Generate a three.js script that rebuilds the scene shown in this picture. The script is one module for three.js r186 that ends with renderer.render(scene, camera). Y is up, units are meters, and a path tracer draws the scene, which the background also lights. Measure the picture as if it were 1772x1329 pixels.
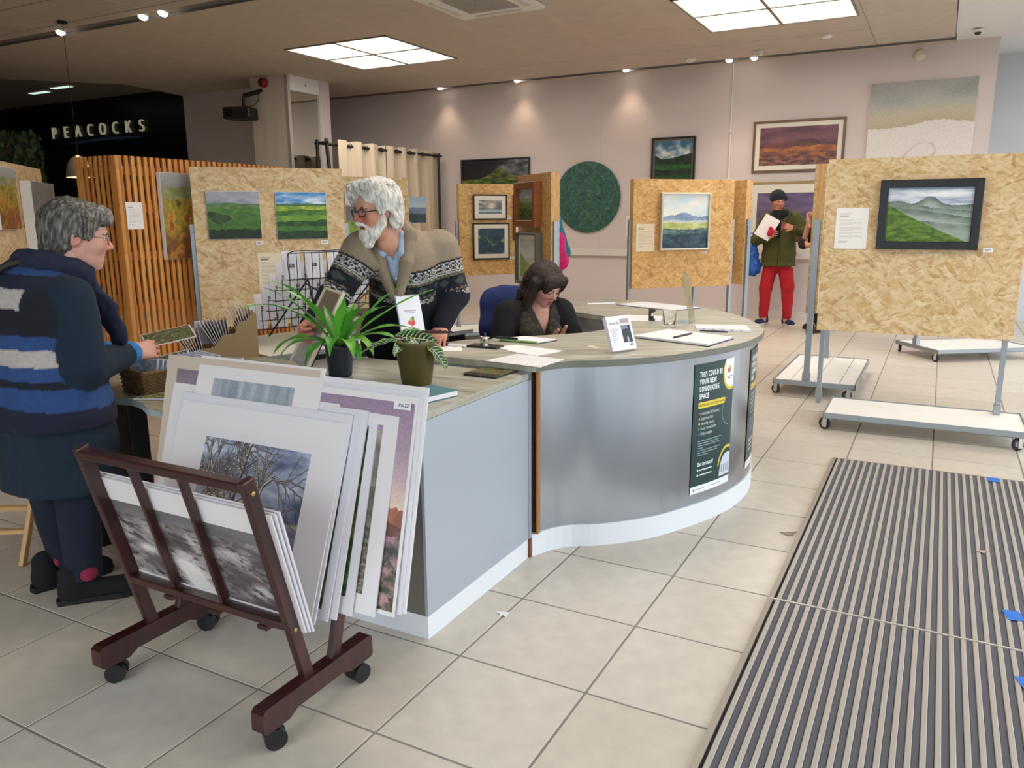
import * as THREE from 'three';
import { RoundedBoxGeometry } from 'three/addons/geometries/RoundedBoxGeometry.js';
import { TextGeometry } from 'three/addons/geometries/TextGeometry.js';
import { FontLoader } from 'three/addons/loaders/FontLoader.js';
import { ImprovedNoise } from 'three/addons/math/ImprovedNoise.js';
import { mergeGeometries } from 'three/addons/utils/BufferGeometryUtils.js';
import { RectAreaLightUniformsLib } from 'three/addons/lights/RectAreaLightUniformsLib.js';

// ---------- camera, sky, large lights, exposure ----------
const scene = new THREE.Scene();
const camera = new THREE.PerspectiveCamera(51.97, 1772 / 1329, 0.05, 120);
camera.position.set(1.2805, 1.4196, 1.5492);
camera.rotation.order = 'YXZ';
camera.rotation.set(-0.208835, 0.494147, -0.006494);
scene.add(camera);
scene.background = new THREE.Color(0.80, 0.91, 1.0);       // even overcast sky
scene.backgroundIntensity = 4.2;
const renderer = new THREE.WebGLRenderer({ antialias: true });
renderer.toneMapping = THREE.LinearToneMapping;
renderer.toneMappingExposure = 0.98;
renderer.shadowMap.enabled = true;
renderer.shadowMap.type = THREE.PCFSoftShadowMap;
RectAreaLightUniformsLib.init();
const CEIL = 3.45;
const PANEL_LIGHT = 7.5, PANEL_COLOR = 0xfff5ec, SPOT = 4;
const PANELS = [[-5.27, -6.97, 1], [-0.46, -7.13, 1.12], [-0.46, -2.3, 1.0], [3.1, -2.3, 0.8], [3.1, -7.13, 0.8]];     // two lit ceiling panels in view, three more beyond the frame
for (const [x, z, k] of PANELS) {
  const l = new THREE.RectAreaLight(PANEL_COLOR, PANEL_LIGHT * k, 1.5, 1.5);
  l.position.set(x, CEIL - 0.02, z); l.lookAt(x, 0, z); scene.add(l);
}

// ---------- helpers ----------
const used = new Map();
function numbered(n) { const k = used.get(n) || 0; used.set(n, k + 1); return k ? n + '_' + String(k).padStart(3, '0') : n; }
let seed = 12345;
function rnd() { seed = (seed + 0x6D2B79F5) | 0; let t = Math.imul(seed ^ (seed >>> 15), 1 | seed); t = (t + Math.imul(t ^ (t >>> 7), 61 | t)) ^ t; return ((t ^ (t >>> 14)) >>> 0) / 4294967296; }
const rr = (a, b) => a + (b - a) * rnd();
const PI = Math.PI, V = (x, y, z) => new THREE.Vector3(x, y, z);
const clamp = (x, a, b) => Math.max(a, Math.min(b, x));
const lerp = (a, b, t) => a + (b - a) * t;
const sstep = (a, b, x) => { const t = clamp((x - a) / (b - a), 0, 1); return t * t * (3 - 2 * t); };
const noise = new ImprovedNoise();
function fbm(x, y, z = 0, o = 4) { let s = 0, a = 0.5, f = 1; for (let i = 0; i < o; i++) { s += a * noise.noise(x * f, y * f, z + i * 7.3); a *= 0.5; f *= 2.03; } return s; }
function tag(o, label, category, group, kind) { if (label) o.userData.label = label; if (category) o.userData.category = category; if (group) o.userData.group = group; if (kind) o.userData.kind = kind; return o; }
function thing(name, label, category, pos = [0, 0, 0], turn = 0, group) {
  const o = new THREE.Group(); o.name = numbered(name); o.position.set(...pos); o.rotation.y = turn; scene.add(o);
  return tag(o, label, category, group);
}
function mesh(name, geo, m, parent = scene) {
  const g = Array.isArray(geo) ? merge(geo) : geo;
  const o = new THREE.Mesh(g, m); o.name = numbered(name); o.castShadow = o.receiveShadow = true; parent.add(o); return o;
}
function struct(name, geo, m, parent = scene) { const o = mesh(name, geo, m, parent); if (parent === scene) o.userData.kind = 'structure'; return o; }
function merge(list) {
  list = list.map(g => { g = g.index ? g.toNonIndexed() : g; for (const k of Object.keys(g.attributes)) if (!['position', 'normal', 'uv', 'color'].includes(k)) g.deleteAttribute(k); return g; });
  const hasC = list.some(g => g.attributes.color);
  list.forEach(g => {
    if (!g.attributes.uv) g.setAttribute('uv', new THREE.BufferAttribute(new Float32Array(g.attributes.position.count * 2), 2));
    if (hasC && !g.attributes.color) g.setAttribute('color', new THREE.BufferAttribute(new Float32Array(g.attributes.position.count * 3).fill(1), 3));
  });
  return list.length > 1 ? mergeGeometries(list) : list[0];
}
function bx(w, h, d, x = 0, y = 0, z = 0, r = 0) { const g = r ? new RoundedBoxGeometry(w, h, d, 2, r) : new THREE.BoxGeometry(w, h, d); g.translate(x, y, z); return g; }
// a box between corner coordinates
function bc(x0, x1, y0, y1, z0, z1, r = 0) { return bx(Math.abs(x1 - x0), Math.abs(y1 - y0), Math.abs(z1 - z0), (x0 + x1) / 2, (y0 + y1) / 2, (z0 + z1) / 2, r); }
function cyl(r0, r1, h, x = 0, y = 0, z = 0, n = 20) { const g = new THREE.CylinderGeometry(r1, r0, h, n); g.translate(x, y, z); return g; }
// a straight bar of w x d section from a to b
function bar(a, b, w, d, r = 0) {
  a = V(...a); b = V(...b); const L = a.distanceTo(b); const g = r ? new RoundedBoxGeometry(w, L, d, 2, r) : new THREE.BoxGeometry(w, L, d);
  g.applyQuaternion(new THREE.Quaternion().setFromUnitVectors(V(0, 1, 0), b.clone().sub(a).normalize())); const c = a.add(b).multiplyScalar(0.5); g.translate(c.x, c.y, c.z); return g;
}
function rod(a, b, r, n = 8) {
  a = V(...a); b = V(...b); const L = a.distanceTo(b); const g = new THREE.CylinderGeometry(r, r, L, n);
  g.applyQuaternion(new THREE.Quaternion().setFromUnitVectors(V(0, 1, 0), b.clone().sub(a).normalize())); const c = a.add(b).multiplyScalar(0.5); g.translate(c.x, c.y, c.z); return g;
}
function tube(pts, r, seg = 32, n = 8) { return new THREE.TubeGeometry(new THREE.CatmullRomCurve3(pts.map(p => V(...p))), seg, r, n, false); }
function lathe(pts, n = 32) { return new THREE.LatheGeometry(pts.map(p => new THREE.Vector2(...p)), n); }
// uv in metres from the positions, by the main direction of each face
function metres(g, s = 1, ox = 0, oy = 0, turn = false) {
  g = g.index ? g.toNonIndexed() : g; const p = g.attributes.position, n = g.attributes.normal, uv = new Float32Array(p.count * 2);
  for (let i = 0; i < p.count; i++) {
    const ax = Math.abs(n.getX(i)), ay = Math.abs(n.getY(i)), az = Math.abs(n.getZ(i)); let u, v;
    if (ay >= ax && ay >= az) { u = p.getX(i); v = p.getZ(i); } else if (ax > az) { u = p.getZ(i); v = p.getY(i); } else { u = p.getX(i); v = p.getY(i); }
    if (turn) [u, v] = [v, u];
    uv[2 * i] = u * s + ox; uv[2 * i + 1] = v * s + oy;
  }
  g.setAttribute('uv', new THREE.BufferAttribute(uv, 2)); return g;
}
function shapeXZ(pts, y0, y1, holes = [], bevel = 0) {       // an outline in plan extruded from y0 to y1
  const s = new THREE.Shape(pts.map(p => new THREE.Vector2(p[0], -p[1])));
  for (const h of holes) s.holes.push(new THREE.Path(h.map(p => new THREE.Vector2(p[0], -p[1]))));
  const g = new THREE.ExtrudeGeometry(s, { depth: y1 - y0 - 2 * bevel, bevelEnabled: bevel > 0, bevelThickness: bevel, bevelSize: bevel, bevelOffset: -bevel, bevelSegments: 2, curveSegments: 8 });
  g.rotateX(-PI / 2); g.translate(0, y0 + bevel, 0); return g;
}
function shapeXY(pts, z0, z1, holes = []) {
  const s = new THREE.Shape(pts.map(p => new THREE.Vector2(...p)));
  for (const h of holes) s.holes.push(new THREE.Path(h.map(p => new THREE.Vector2(...p))));
  const g = new THREE.ExtrudeGeometry(s, { depth: z1 - z0, bevelEnabled: false }); g.translate(0, 0, z0); return g;
}
const M = {};
function mat(color, rough = 0.7, metal = 0, o = {}) {
  const phys = ['clearcoat', 'sheen', 'transmission', 'anisotropy', 'ior', 'specularIntensity'].some(k => k in o);
  return new (phys ? THREE.MeshPhysicalMaterial : THREE.MeshStandardMaterial)({ color, roughness: rough, metalness: metal, ...o });
}
function tex(w, h, fn, srgb = true, wrap = true) {            // fn(u, t from the top) -> [r, g, b] 0..255
  const d = new Uint8Array(w * h * 4);
  for (let j = 0; j < h; j++) for (let i = 0; i < w; i++) {
    const c = fn((i + 0.5) / w, 1 - (j + 0.5) / h), k = 4 * (j * w + i);
    d[k] = clamp(c[0], 0, 255); d[k + 1] = clamp(c[1], 0, 255); d[k + 2] = clamp(c[2], 0, 255); d[k + 3] = 255;
  }
  const t = new THREE.DataTexture(d, w, h); t.magFilter = THREE.LinearFilter; t.minFilter = THREE.LinearMipmapLinearFilter; t.generateMipmaps = true;
  if (srgb) t.colorSpace = THREE.SRGBColorSpace; if (wrap) t.wrapS = t.wrapT = THREE.RepeatWrapping; t.needsUpdate = true; return t;
}
function canvasTex(w, h, draw) {
  const c = document.createElement('canvas'); c.width = w; c.height = h; draw(c.getContext('2d'), w, h);
  const t = new THREE.CanvasTexture(c); t.colorSpace = THREE.SRGBColorSpace; t.wrapS = t.wrapT = THREE.RepeatWrapping; t.anisotropy = 8; return t;
}
const mix3 = (a, b, t) => [lerp(a[0], b[0], t), lerp(a[1], b[1], t), lerp(a[2], b[2], t)];
const hex = h => [(h >> 16) & 255, (h >> 8) & 255, h & 255];
const ramp = (stops, x) => { let i = 0; while (i < stops.length - 2 && x > stops[i + 1][0]) i++; return mix3(stops[i][1], stops[i + 1][1], clamp((x - stops[i][0]) / (stops[i + 1][0] - stops[i][0]), 0, 1)); };
const fontLight = await new FontLoader().loadAsync('fonts/droid/droid_sans_regular.typeface.json');
const font = await new FontLoader().loadAsync('fonts/droid/droid_sans_bold.typeface.json');

// ---------- shared materials ----------
const osbTex = canvasTex(1024, 1024, (c, w, h) => {
  c.fillStyle = '#ccb085'; c.fillRect(0, 0, w, h);
  const cols = ['#d9c096', '#cfb182', '#c39f6c', '#e0cba6', '#b8935f', '#d3b88e', '#c6a676', '#dcc49c', '#a67f50'];
  for (let i = 0; i < 5200; i++) {
    const x = rnd() * w, y = rnd() * h, L = rr(18, 105), W = rr(5, 24), a = rr(-0.9, 0.9) + (rnd() < 0.22 ? 1.2 : 0);
    c.fillStyle = cols[Math.floor(rnd() * cols.length * (rnd() < 0.9 ? 0.92 : 1))]; c.globalAlpha = rr(0.25, 0.75);
    for (const [dx, dy] of [[0, 0], [w, 0], [-w, 0], [0, h], [0, -h]]) {
      if (x + dx < -120 || x + dx > w + 120 || y + dy < -120 || y + dy > h + 120) continue;
      c.save(); c.translate(x + dx, y + dy); c.rotate(a); c.beginPath();
      c.moveTo(-L / 2, -W / 2 * 0.4); c.lineTo(-L * 0.3, -W / 2); c.lineTo(L * 0.42, -W * 0.36); c.lineTo(L / 2, W * 0.2); c.lineTo(L * 0.2, W / 2); c.lineTo(-L * 0.42, W * 0.4); c.closePath(); c.fill(); c.restore();
    }
  }
  c.globalAlpha = 0.5;
  for (let i = 0; i < 150; i++) { c.fillStyle = rnd() < 0.5 ? '#8d6238' : '#7a5a3c'; c.save(); c.translate(rnd() * w, rnd() * h); c.rotate(rr(-1, 1)); c.fillRect(0, 0, rr(4, 22), rr(1.5, 6)); c.restore(); }
  c.globalAlpha = 1;
});
const osbBump = tex(256, 256, (u, v) => { const n = 128 + 120 * fbm(u * 26, v * 40, 3, 3); return [n, n, n]; }, false);
M.osb = mat(0xffffff, 0.62, 0, { map: osbTex, bumpMap: osbBump, bumpScale: 0.0012 });
M.osbWarm = mat(0xffeac4, 0.62, 0, { map: osbTex, bumpMap: osbBump, bumpScale: 0.0012 });
const pineTex = tex(256, 512, (u, v) => { const g = fbm(u * 9 + fbm(u * 2, v * 1.5, 1, 2) * 1.2, v * 0.9, 5, 3); const r = 0.5 + 0.5 * Math.sin((u * 16 + g * 5) * 2.2); return mix3([196, 148, 92], [222, 181, 126], r * 0.6 + 0.4 * (g + 0.5)); });
M.pine = mat(0xffffff, 0.6, 0, { map: pineTex });
M.larch = [0xffdca8, 0xf8cf98, 0xffe4b4, 0xf0c48c].map(c => mat(c, 0.62, 0, { map: pineTex }));
M.steel = mat(0x9aa2a8, 0.42, 0.75);
M.chrome = mat(0xc8c8c6, 0.2, 1);
M.rubber = mat(0x24262a, 0.6);
M.black = mat(0x111214, 0.5);
M.white = mat(0xe9e6e0, 0.6);
M.paper = mat(0xe8e4e4, 0.85);
M.card = mat(0xe3dccd, 0.85);
M.skin = mat(0xffffff, 0.55, 0, { vertexColors: true });
M.cloth = mat(0xffffff, 0.95, 0, { vertexColors: true });
M.glass = mat(0xffffff, 0.03, 0, { transmission: 1, thickness: 0, ior: 1.45 });
M.acrylic = mat(0xffffff, 0.04, 0, { transmission: 1, thickness: 0, ior: 1.3 });
M.clearFilm = mat(0xffffff, 0.0, 0, { transmission: 1, thickness: 0, ior: 1.33 });
// ---------- the room ----------
const wallTex = tex(256, 256, (u, v) => { const n = 236 + 14 * fbm(u * 5, v * 5, 2, 4); return [n, n * 0.985, n * 0.98]; });
M.wall = mat(0xe6dcd8, 0.85, 0, { map: wallTex });
M.wallRight = mat(0xe4e8ec, 0.85, 0, { map: wallTex });
M.ceiling = mat(0xd9cfbf, 0.9, 0, { map: wallTex });
M.ceilingRight = mat(0xe6e4e0, 0.9);
M.mallCeiling = mat(0x8f8a7c, 0.9);
M.grout = mat(0x8f8880, 0.9);
M.shopBlack = mat(0x0b0c0d, 0.35);
const W = -9.9;
// floor: grout bed with single tiles, the nearest 300 as parts
const floor = struct('floor', bc(-17.2, 4.9, -0.08, -0.0025, -11.2, 3.4), M.grout);
{
  const T = 0.45, g = 0.0042;
  const cols = [0xdad3c8, 0xd7d0c4, 0xdcd6cb, 0xd4cdc1, 0xd9d1c4];
  const maps = [1, 2].map(s => tex(256, 256, (u, v) => { const n = 238 + 16 * fbm(u * 6 + s * 9, v * 6, s, 5) + rr(-3, 3); return [n, n * 0.985, n * 0.965]; }));
  const tm = cols.map((c, i) => mat(c, 0.36, 0, { map: maps[i % 2] }));
  const geo = new RoundedBoxGeometry(T - 2 * g, 0.03, T - 2 * g, 1, 0.0016); geo.translate(0, -0.015, 0);
  const list = [], m4 = new THREE.Matrix4(), fr = new THREE.Frustum();
  camera.aspect = 1772 / 1329; camera.updateMatrixWorld(true); camera.updateProjectionMatrix();
  fr.setFromProjectionMatrix(m4.multiplyMatrices(camera.projectionMatrix, camera.matrixWorldInverse));
  for (let i = -38; i < 11; i++) for (let j = -25; j < 8; j++) {
    const x = (i + 0.5) * T, z = (j + 0.5) * T;
    if (z < -10 && x < 1.6) continue;
    if (x > 0.83 && x < 2.4 && z > -3.2) continue;                // under the mat
    const seen = fr.intersectsSphere(new THREE.Sphere(V(x, 0, z), 0.3));
    list.push([x, z, (seen ? 0 : 1000) + Math.hypot(x - 1.28, z - 1.55)]);
  }
  list.sort((a, b) => a[2] - b[2]);
  const rest = [];
  list.forEach(([x, z], n) => {
    if (n < 300) { const t = mesh('tile', geo, tm[Math.floor(rnd() * 5)], floor); t.position.set(x, 0, z); t.rotation.y = Math.floor(rnd() * 4) * PI / 2; }
    else if (Math.abs(x) < 17) { const q = new THREE.PlaneGeometry(T - 2 * g, T - 2 * g); q.rotateX(-PI / 2); q.translate(x, 0, z); rest.push(q); }
  });
  tag(mesh('floor_tiles', rest, tm[0], floor), null, null, null, 'stuff');
}
// ceiling
const ceiling = struct('ceiling', [shapeXZ([[1.2, -4.4], [1.2, -9.61], [-9.2, -9.61], [-9.2, -8.15], [-10.22, -8.15], [-9.99, -6.92], [-12.3, -4.4]], CEIL, CEIL + 0.12), bc(-9.2, 1.2, CEIL, CEIL + 0.12, -10.1, -9.74)], M.ceiling);
mesh('slot_lining', [bc(-9.2, 1.2, CEIL + 0.09, CEIL + 0.11, -9.74, -9.61), bc(-12.3, 4.7, CEIL + 0.09, CEIL + 0.11, -4.4, -4.24), bc(1.18, 1.2, CEIL, CEIL + 0.1, -9.74, -9.61)], mat(0x4a4846, 0.8), ceiling);
mesh('slot_edge', [bc(-9.2, 1.2, CEIL - 0.006, CEIL + 0.02, -9.615, -9.605), bc(-9.2, 1.2, CEIL - 0.006, CEIL + 0.02, -9.745, -9.735), bc(-12.3, 1.2, CEIL - 0.006, CEIL + 0.02, -4.406, -4.396)], mat(0x8c8a88, 0.5, 0.4), ceiling);
mesh('ceiling_joint', [bc(0.352, 0.36, CEIL - 0.002, CEIL + 0.01, -9.61, -4.4), bc(-5.2, 0.36, CEIL - 0.001, CEIL + 0.01, -8.65, -8.645)], mat(0x9a948c, 0.9), ceiling);
mesh('right_ceiling_board', bc(1.21, 4.9, CEIL + 0.012, CEIL + 0.12, -11.2, -4.24), M.ceilingRight, ceiling);
struct('ceiling_mall', bc(-17.2, -9.1, CEIL + 0.12, CEIL + 0.24, -8.3, 3.4), M.mallCeiling);
{ // suspended tile field in front of the near slot, tiles in view one by one
  const P = 0.62, tm = [0xcfc8ba, 0xcbc4b6, 0xd2cbbe].map(c => mat(c, 0.92, 0, { map: wallTex }));
  const g = bx(P - 0.014, 0.02, P - 0.014), gb = struct('ceiling_grid', [bc(-12.3, 4.9, CEIL + 0.02, CEIL + 0.05, -4.24, 3.4)], mat(0x9c9688, 0.8));
  for (let i = 0; i < 12; i++) for (let j = 0; j < 5; j++) {
    const x = -9.04 + (i + 0.5) * P - 0.0, z = -4.08 + (j + 0.5) * P;
    const t = mesh('ceiling_tile', g, tm[(i * 7 + j * 3) % 3], gb); t.position.set(x, CEIL + 0.01, z);
  }
  mesh('tile_edge_strip', bc(-12.3, 4.9, CEIL, CEIL + 0.02, -4.235, -4.087), tm[0], gb);
  mesh('tile_field', [bc(-12.3, -9.05, CEIL, CEIL + 0.02, -4.07, 3.4), bc(-1.59, 4.9, CEIL, CEIL + 0.02, -4.07, 3.4), bc(-9.04, -1.6, CEIL, CEIL + 0.02, -0.97, 3.4)], tm[1], gb);
}
// walls
struct('wall_back', bc(-9.3, 1.67, -0.05, CEIL + 0.1, W - 0.2, W), M.wall);
struct('wall_return', bc(1.55, 1.67, -0.05, CEIL + 0.1, -11.2, W - 0.2), M.wallRight);
struct('wall_recess', bc(1.5, 4.9, -0.05, CEIL + 0.1, -11.3, -11.1), M.wallRight);
struct('wall_left', bc(-10.2, -7.2, -0.05, CEIL + 0.1, -8.35, -8.15), M.wall);
struct('wall_side', bc(-9.3, -9.2, -0.05, CEIL + 0.1, -10.1, -8.35), M.wall);
struct('wall_shopfront', bc(-17.2, -10.2, -0.05, CEIL + 0.12, -8.35, -8.15), M.shopBlack);
struct('wall_mall', bc(-17.3, -17.1, -0.05, CEIL + 0.2, -8.4, 3.5), mat(0x55524e, 0.8));
struct('wall_front', [bc(-17.2, -2.4, -0.05, CEIL + 0.2, 3.3, 3.5), bc(0.9, 2.75, -0.05, CEIL + 0.2, 3.3, 3.5), bc(-2.4, 0.9, 3.0, CEIL + 0.2, 3.3, 3.5), bc(-2.4, 0.9, -0.05, 0.25, 3.3, 3.5), bc(2.75, 4.9, 3.0, CEIL + 0.2, 3.3, 3.5), bc(2.75, 4.9, -0.05, 0.25, 3.3, 3.5)], M.wall);
struct('wall_right', [bc(4.75, 4.95, -0.05, CEIL + 0.2, -11.3, -10.9), bc(4.75, 4.95, 3.0, CEIL + 0.2, -10.9, 3.5), bc(4.75, 4.95, -0.05, 0.2, -10.9, 3.5)], M.wall);
struct('roof', bc(-17.4, 5.1, CEIL + 0.26, CEIL + 0.36, -11.5, 3.6), M.white);
function glazing(n, along, at, a0, a1, y0, y1, count) {
  const frame = [], w = (a1 - a0) / count, P = (lo, hi, yy0, yy1) => along === 'x' ? bc(lo, hi, yy0, yy1, at - 0.04, at + 0.04) : bc(at - 0.04, at + 0.04, yy0, yy1, lo, hi);
  for (let i = 0; i <= count; i++) frame.push(P(a0 + i * w - 0.035, a0 + i * w + 0.035, y0, y1));
  frame.push(P(a0, a1, y0, y0 + 0.07), P(a0, a1, y1 - 0.07, y1));
  const f = struct('window_' + n, frame, mat(0x6d7276, 0.4, 0.6));
  for (let i = 0; i < count; i++) {
    const lo = a0 + i * w + 0.035, hi = a0 + (i + 1) * w - 0.035;
    const g = new THREE.PlaneGeometry(hi - lo, y1 - y0 - 0.14); if (along === 'z') g.rotateY(PI / 2);
    const c = (lo + hi) / 2; g.translate(along === 'x' ? c : at, (y0 + y1) / 2, along === 'x' ? at : c);
    mesh('pane', g, M.glass, f);
  }
}
glazing(1, 'x', 3.4, 2.75, 4.75, 0.25, 3.0, 2);
glazing(2, 'x', 3.4, -2.4, 0.9, 0.25, 3.0, 3);
glazing(3, 'z', 4.85, -10.9, 3.3, 0.2, 3.0, 8);
struct('ground', bc(-60, 60, -0.25, -0.1, -60, 60), mat(0x77777a, 0.9));
// skirting and dado trunking on the back wall
struct('baseboard_back', bc(-9.2, 1.67, 0, 0.11, W, W + 0.015), mat(0xd8cfca, 0.6));
struct('trim_1', bc(-9.2, 1.67, 0.83, 0.935, W, W + 0.055, 0.008), mat(0xe0d7d2, 0.5));
struct('trim_2', [rod([-1.43, 0.94, W + 0.012], [-1.43, 3.44, W + 0.012], 0.011), bc(-1.45, -1.41, 2.55, 2.58, W, W + 0.03), bc(-1.45, -1.41, 1.9, 1.93, W, W + 0.03)], mat(0xe0dad6, 0.5));
struct('trim_3', [bc(-3.35, -3.345, 0.94, CEIL, W, W + 0.002)], mat(0xcfc6c1, 0.9));
{ // square column with a mirror-clad right side
  const col = struct('column', bc(-7.95, -7.25, 0, CEIL, -8.2, -7.475), mat(0xe2d9c6, 0.8, 0, { map: wallTex }));
  mesh('corner_strip', [bc(-7.262, -7.215, 0, CEIL, -7.52, -7.466), bc(-7.255, -7.215, 0, CEIL, -8.235, -8.2)], mat(0xc9c4bd, 0.35, 0.5), col);
  mesh('mirror_panel', bc(-7.25, -7.236, 0, 3.24, -8.2, -7.52), mat(0xdfe6df, 0.03, 1), col);
  mesh('fascia', bc(-7.25, -7.226, 3.24, CEIL, -8.2, -7.52), mat(0xe9e6e2, 0.6), col);
  const s = new THREE.SphereGeometry(0.012, 10, 8); s.translate(-7.225, 3.34, -7.86); mesh('screw_head', s, M.black, col);
}
// lit ceiling panels
function ceilingPanel(x, z, label, k) {
  const t = thing('ceiling_light', label, 'light', [x, CEIL, z], 0);
  const f = [];
  for (const s of [-1, 0, 1]) { const w = s ? 0.02 : 0.03; f.push(bx(w, 0.014, 1.54, s * 0.76, -0.007, 0), bx(1.54, 0.014, w, 0, -0.007, s * 0.76)); }
  mesh('frame', f, mat(0x8d877c, 0.5), t);
  const dm = [1.9, 1.35].map(e => mat(0xffffff, 0.6, 0, { emissive: 0xfff6e4, emissiveIntensity: e * k }));
  for (const sx of [-1, 1]) for (const sz of [-1, 1]) mesh('diffuser', bx(0.728, 0.006, 0.728, sx * 0.383, -0.005, sz * 0.383), dm[sz > 0 ? 0 : 1], t);
}
ceilingPanel(PANELS[0][0], PANELS[0][1], 'square four-part ceiling light panel left of the air conditioner, its far half dimmer', 0.9);
ceilingPanel(PANELS[1][0], PANELS[1][1], 'large bright square four-part ceiling light panel at the top above the round counter', 1.35);
ceilingPanel(PANELS[2][0], PANELS[2][1], 'square four-part ceiling light panel above the front of the counter', 1);
ceilingPanel(PANELS[3][0], PANELS[3][1], 'square four-part ceiling light panel above the ribbed mat', 1);
ceilingPanel(PANELS[4][0], PANELS[4][1], 'square four-part ceiling light panel in the right-hand bay', 1);
// air conditioning cassette
{
  const t = thing('air_conditioner', 'white ceiling cassette air conditioner with dark grille at the top edge', 'air conditioner', [-2.81, CEIL - 0.008, -5.44]);
  const s = 0.465, q = shapeXZ([[-s, -s], [s, -s], [s, s], [-s, s]].map(p => p), -0.035, 0, [[[-0.29, -0.29], [-0.29, 0.29], [0.29, 0.29], [0.29, -0.29]]]);
  mesh('panel', q, M.white, t);
  mesh('recess', bx(0.58, 0.006, 0.58, 0, -0.003, 0), mat(0x2f2f2e, 0.9), t);
  const gr = []; for (let i = 0; i <= 22; i++) { const u = -0.285 + i * 0.57 / 22; gr.push(bar([u, -0.026, -0.29], [u, -0.026, 0.29], 0.009, 0.008), bar([-0.29, -0.026, u], [0.29, -0.026, u], 0.009, 0.008)); }
  mesh('grille', gr, mat(0xb9b4aa, 0.6), t);
  for (let i = 0; i < 4; i++) { const g = bx(0.52, 0.012, 0.05, 0, -0.038, 0.385); g.rotateY(i * PI / 2); mesh('louvre', g, mat(0xd2ccc2, 0.5), t); }
}
// slot spotlights
function slotLight(x, z, aimZ, label, k = 1) {
  const t = thing('spotlight', label, 'spotlight', [x, CEIL, z], 0, 'spotlights in the ceiling slots');
  const d = V(0, -1, aimZ).normalize(), q = new THREE.Quaternion().setFromUnitVectors(V(0, -1, 0), d);
  const ring = lathe([[0.05, 0.06], [0.056, 0.0], [0.05, -0.012], [0.044, -0.004], [0.042, 0.05]], 20); ring.applyQuaternion(q); ring.translate(0, 0.012, 0); mesh('housing', ring, M.white, t);
  const b = lathe([[0, -0.03], [0.03, -0.026], [0.046, -0.012], [0.046, -0.004], [0.03, 0.008], [0, 0.01]], 20); b.applyQuaternion(q); b.translate(0, 0.0, 0);
  mesh('bulb', b, mat(0xffffff, 0.5, 0, { emissive: 0xfff2e2, emissiveIntensity: 12 }), t);
  const l = new THREE.SpotLight(0xffdfbd, SPOT * k, 9, 0.72, 0.7, 2); l.position.set(0, -0.06, 0.02 * Math.sign(aimZ)); l.target.position.set(0, -2.5, 2.5 * aimZ); l.shadow.radius = 4; l.castShadow = true; t.add(l, l.target);
}
const far = ['above the dark hill painting', 'left of the round painting', 'above the round painting', 'left one of the close pair', 'right one of the close pair'];
[-6.03, -4.634, -2.886, -1.438, -1.115].forEach((x, i) => slotLight(x, -9.66, i > 2 ? 0.35 : -0.12, 'small bright spotlight in the far ceiling slot, ' + far[i], i > 2 ? 1.6 : 0.3));
const near = ['leftmost of the three, alone', 'left one of the close pair', 'right one of the close pair'];
[-7.514, -6.139, -5.837].forEach((x, i) => slotLight(x, -4.31, 0.25, 'bright spotlight in the near ceiling slot at top left, ' + near[i], 1));
// small ceiling and wall fittings
function ceilingDisc(name, label, cat, x, z, r, h, m, parts) {
  const t = thing(name, label, cat, [x, CEIL, z]);
  mesh('base', lathe([[0, -h], [r * 0.75, -h], [r * 0.95, -h * 0.6], [r, -h * 0.1], [r, 0], [0, 0]], 24), m, t);
  if (parts) { const d = new THREE.SphereGeometry(r * 0.72, 20, 12); d.scale(1, 0.9, 1); d.translate(0, -h, 0); mesh('dome', d, mat(0x3a2c2a, 0.15), t); }
}
ceilingDisc('smoke_detector', 'flat round cream detector on the ceiling left of the close pair of spotlights', 'detector', -1.88, -9.35, 0.07, 0.035, M.white);
ceilingDisc('smoke_detector', 'flat round detector on the ceiling below the bright light panel', 'detector', -0.11, -8.75, 0.06, 0.03, M.white);
ceilingDisc('security_camera', 'dark dome security camera on the white ceiling at top right', 'camera', 1.98, -9.55, 0.075, 0.05, M.white, true);
ceilingDisc('security_camera', 'small dark dome camera beside the end of the ceiling slot', 'camera', 1.42, -9.3, 0.05, 0.03, M.white, true);
{ const t = thing('motion_sensor', 'white boxy motion sensor on the ceiling right of the close pair of spotlights', 'sensor', [-0.98, CEIL, -9.25]); mesh('body', bx(0.11, 0.055, 0.07, 0, -0.028, 0, 0.012), M.white, t); mesh('lens', bx(0.07, 0.02, 0.02, 0, -0.05, 0.03, 0.006), mat(0xcfcac5, 0.3), t); }
{ const t = thing('wall_sensor', 'round cream sensor high on the wall above the pale painting', 'sensor', [0.83, 3.33, W]); const g = lathe([[0, 0.045], [0.05, 0.04], [0.07, 0.015], [0.07, 0], [0, 0]], 24); g.rotateX(PI / 2); mesh('body', g, mat(0xd9d0b8, 0.5), t); }
{ const t = thing('fire_alarm', 'round red fire alarm sounder at the top of the column', 'alarm', [-7.655, 3.36, -7.475]); const g = lathe([[0, 0.09], [0.045, 0.09], [0.06, 0.075], [0.068, 0.02], [0.068, 0], [0, 0]], 28); g.rotateX(PI / 2); mesh('body', g, mat(0x8e1320, 0.4), t); const c = lathe([[0, 0.012], [0.035, 0.01], [0.04, 0], [0, 0]], 24); c.rotateX(PI / 2); c.translate(0, 0, 0.088); mesh('grille', c, mat(0x5a0c14, 0.5), t); }
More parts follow.
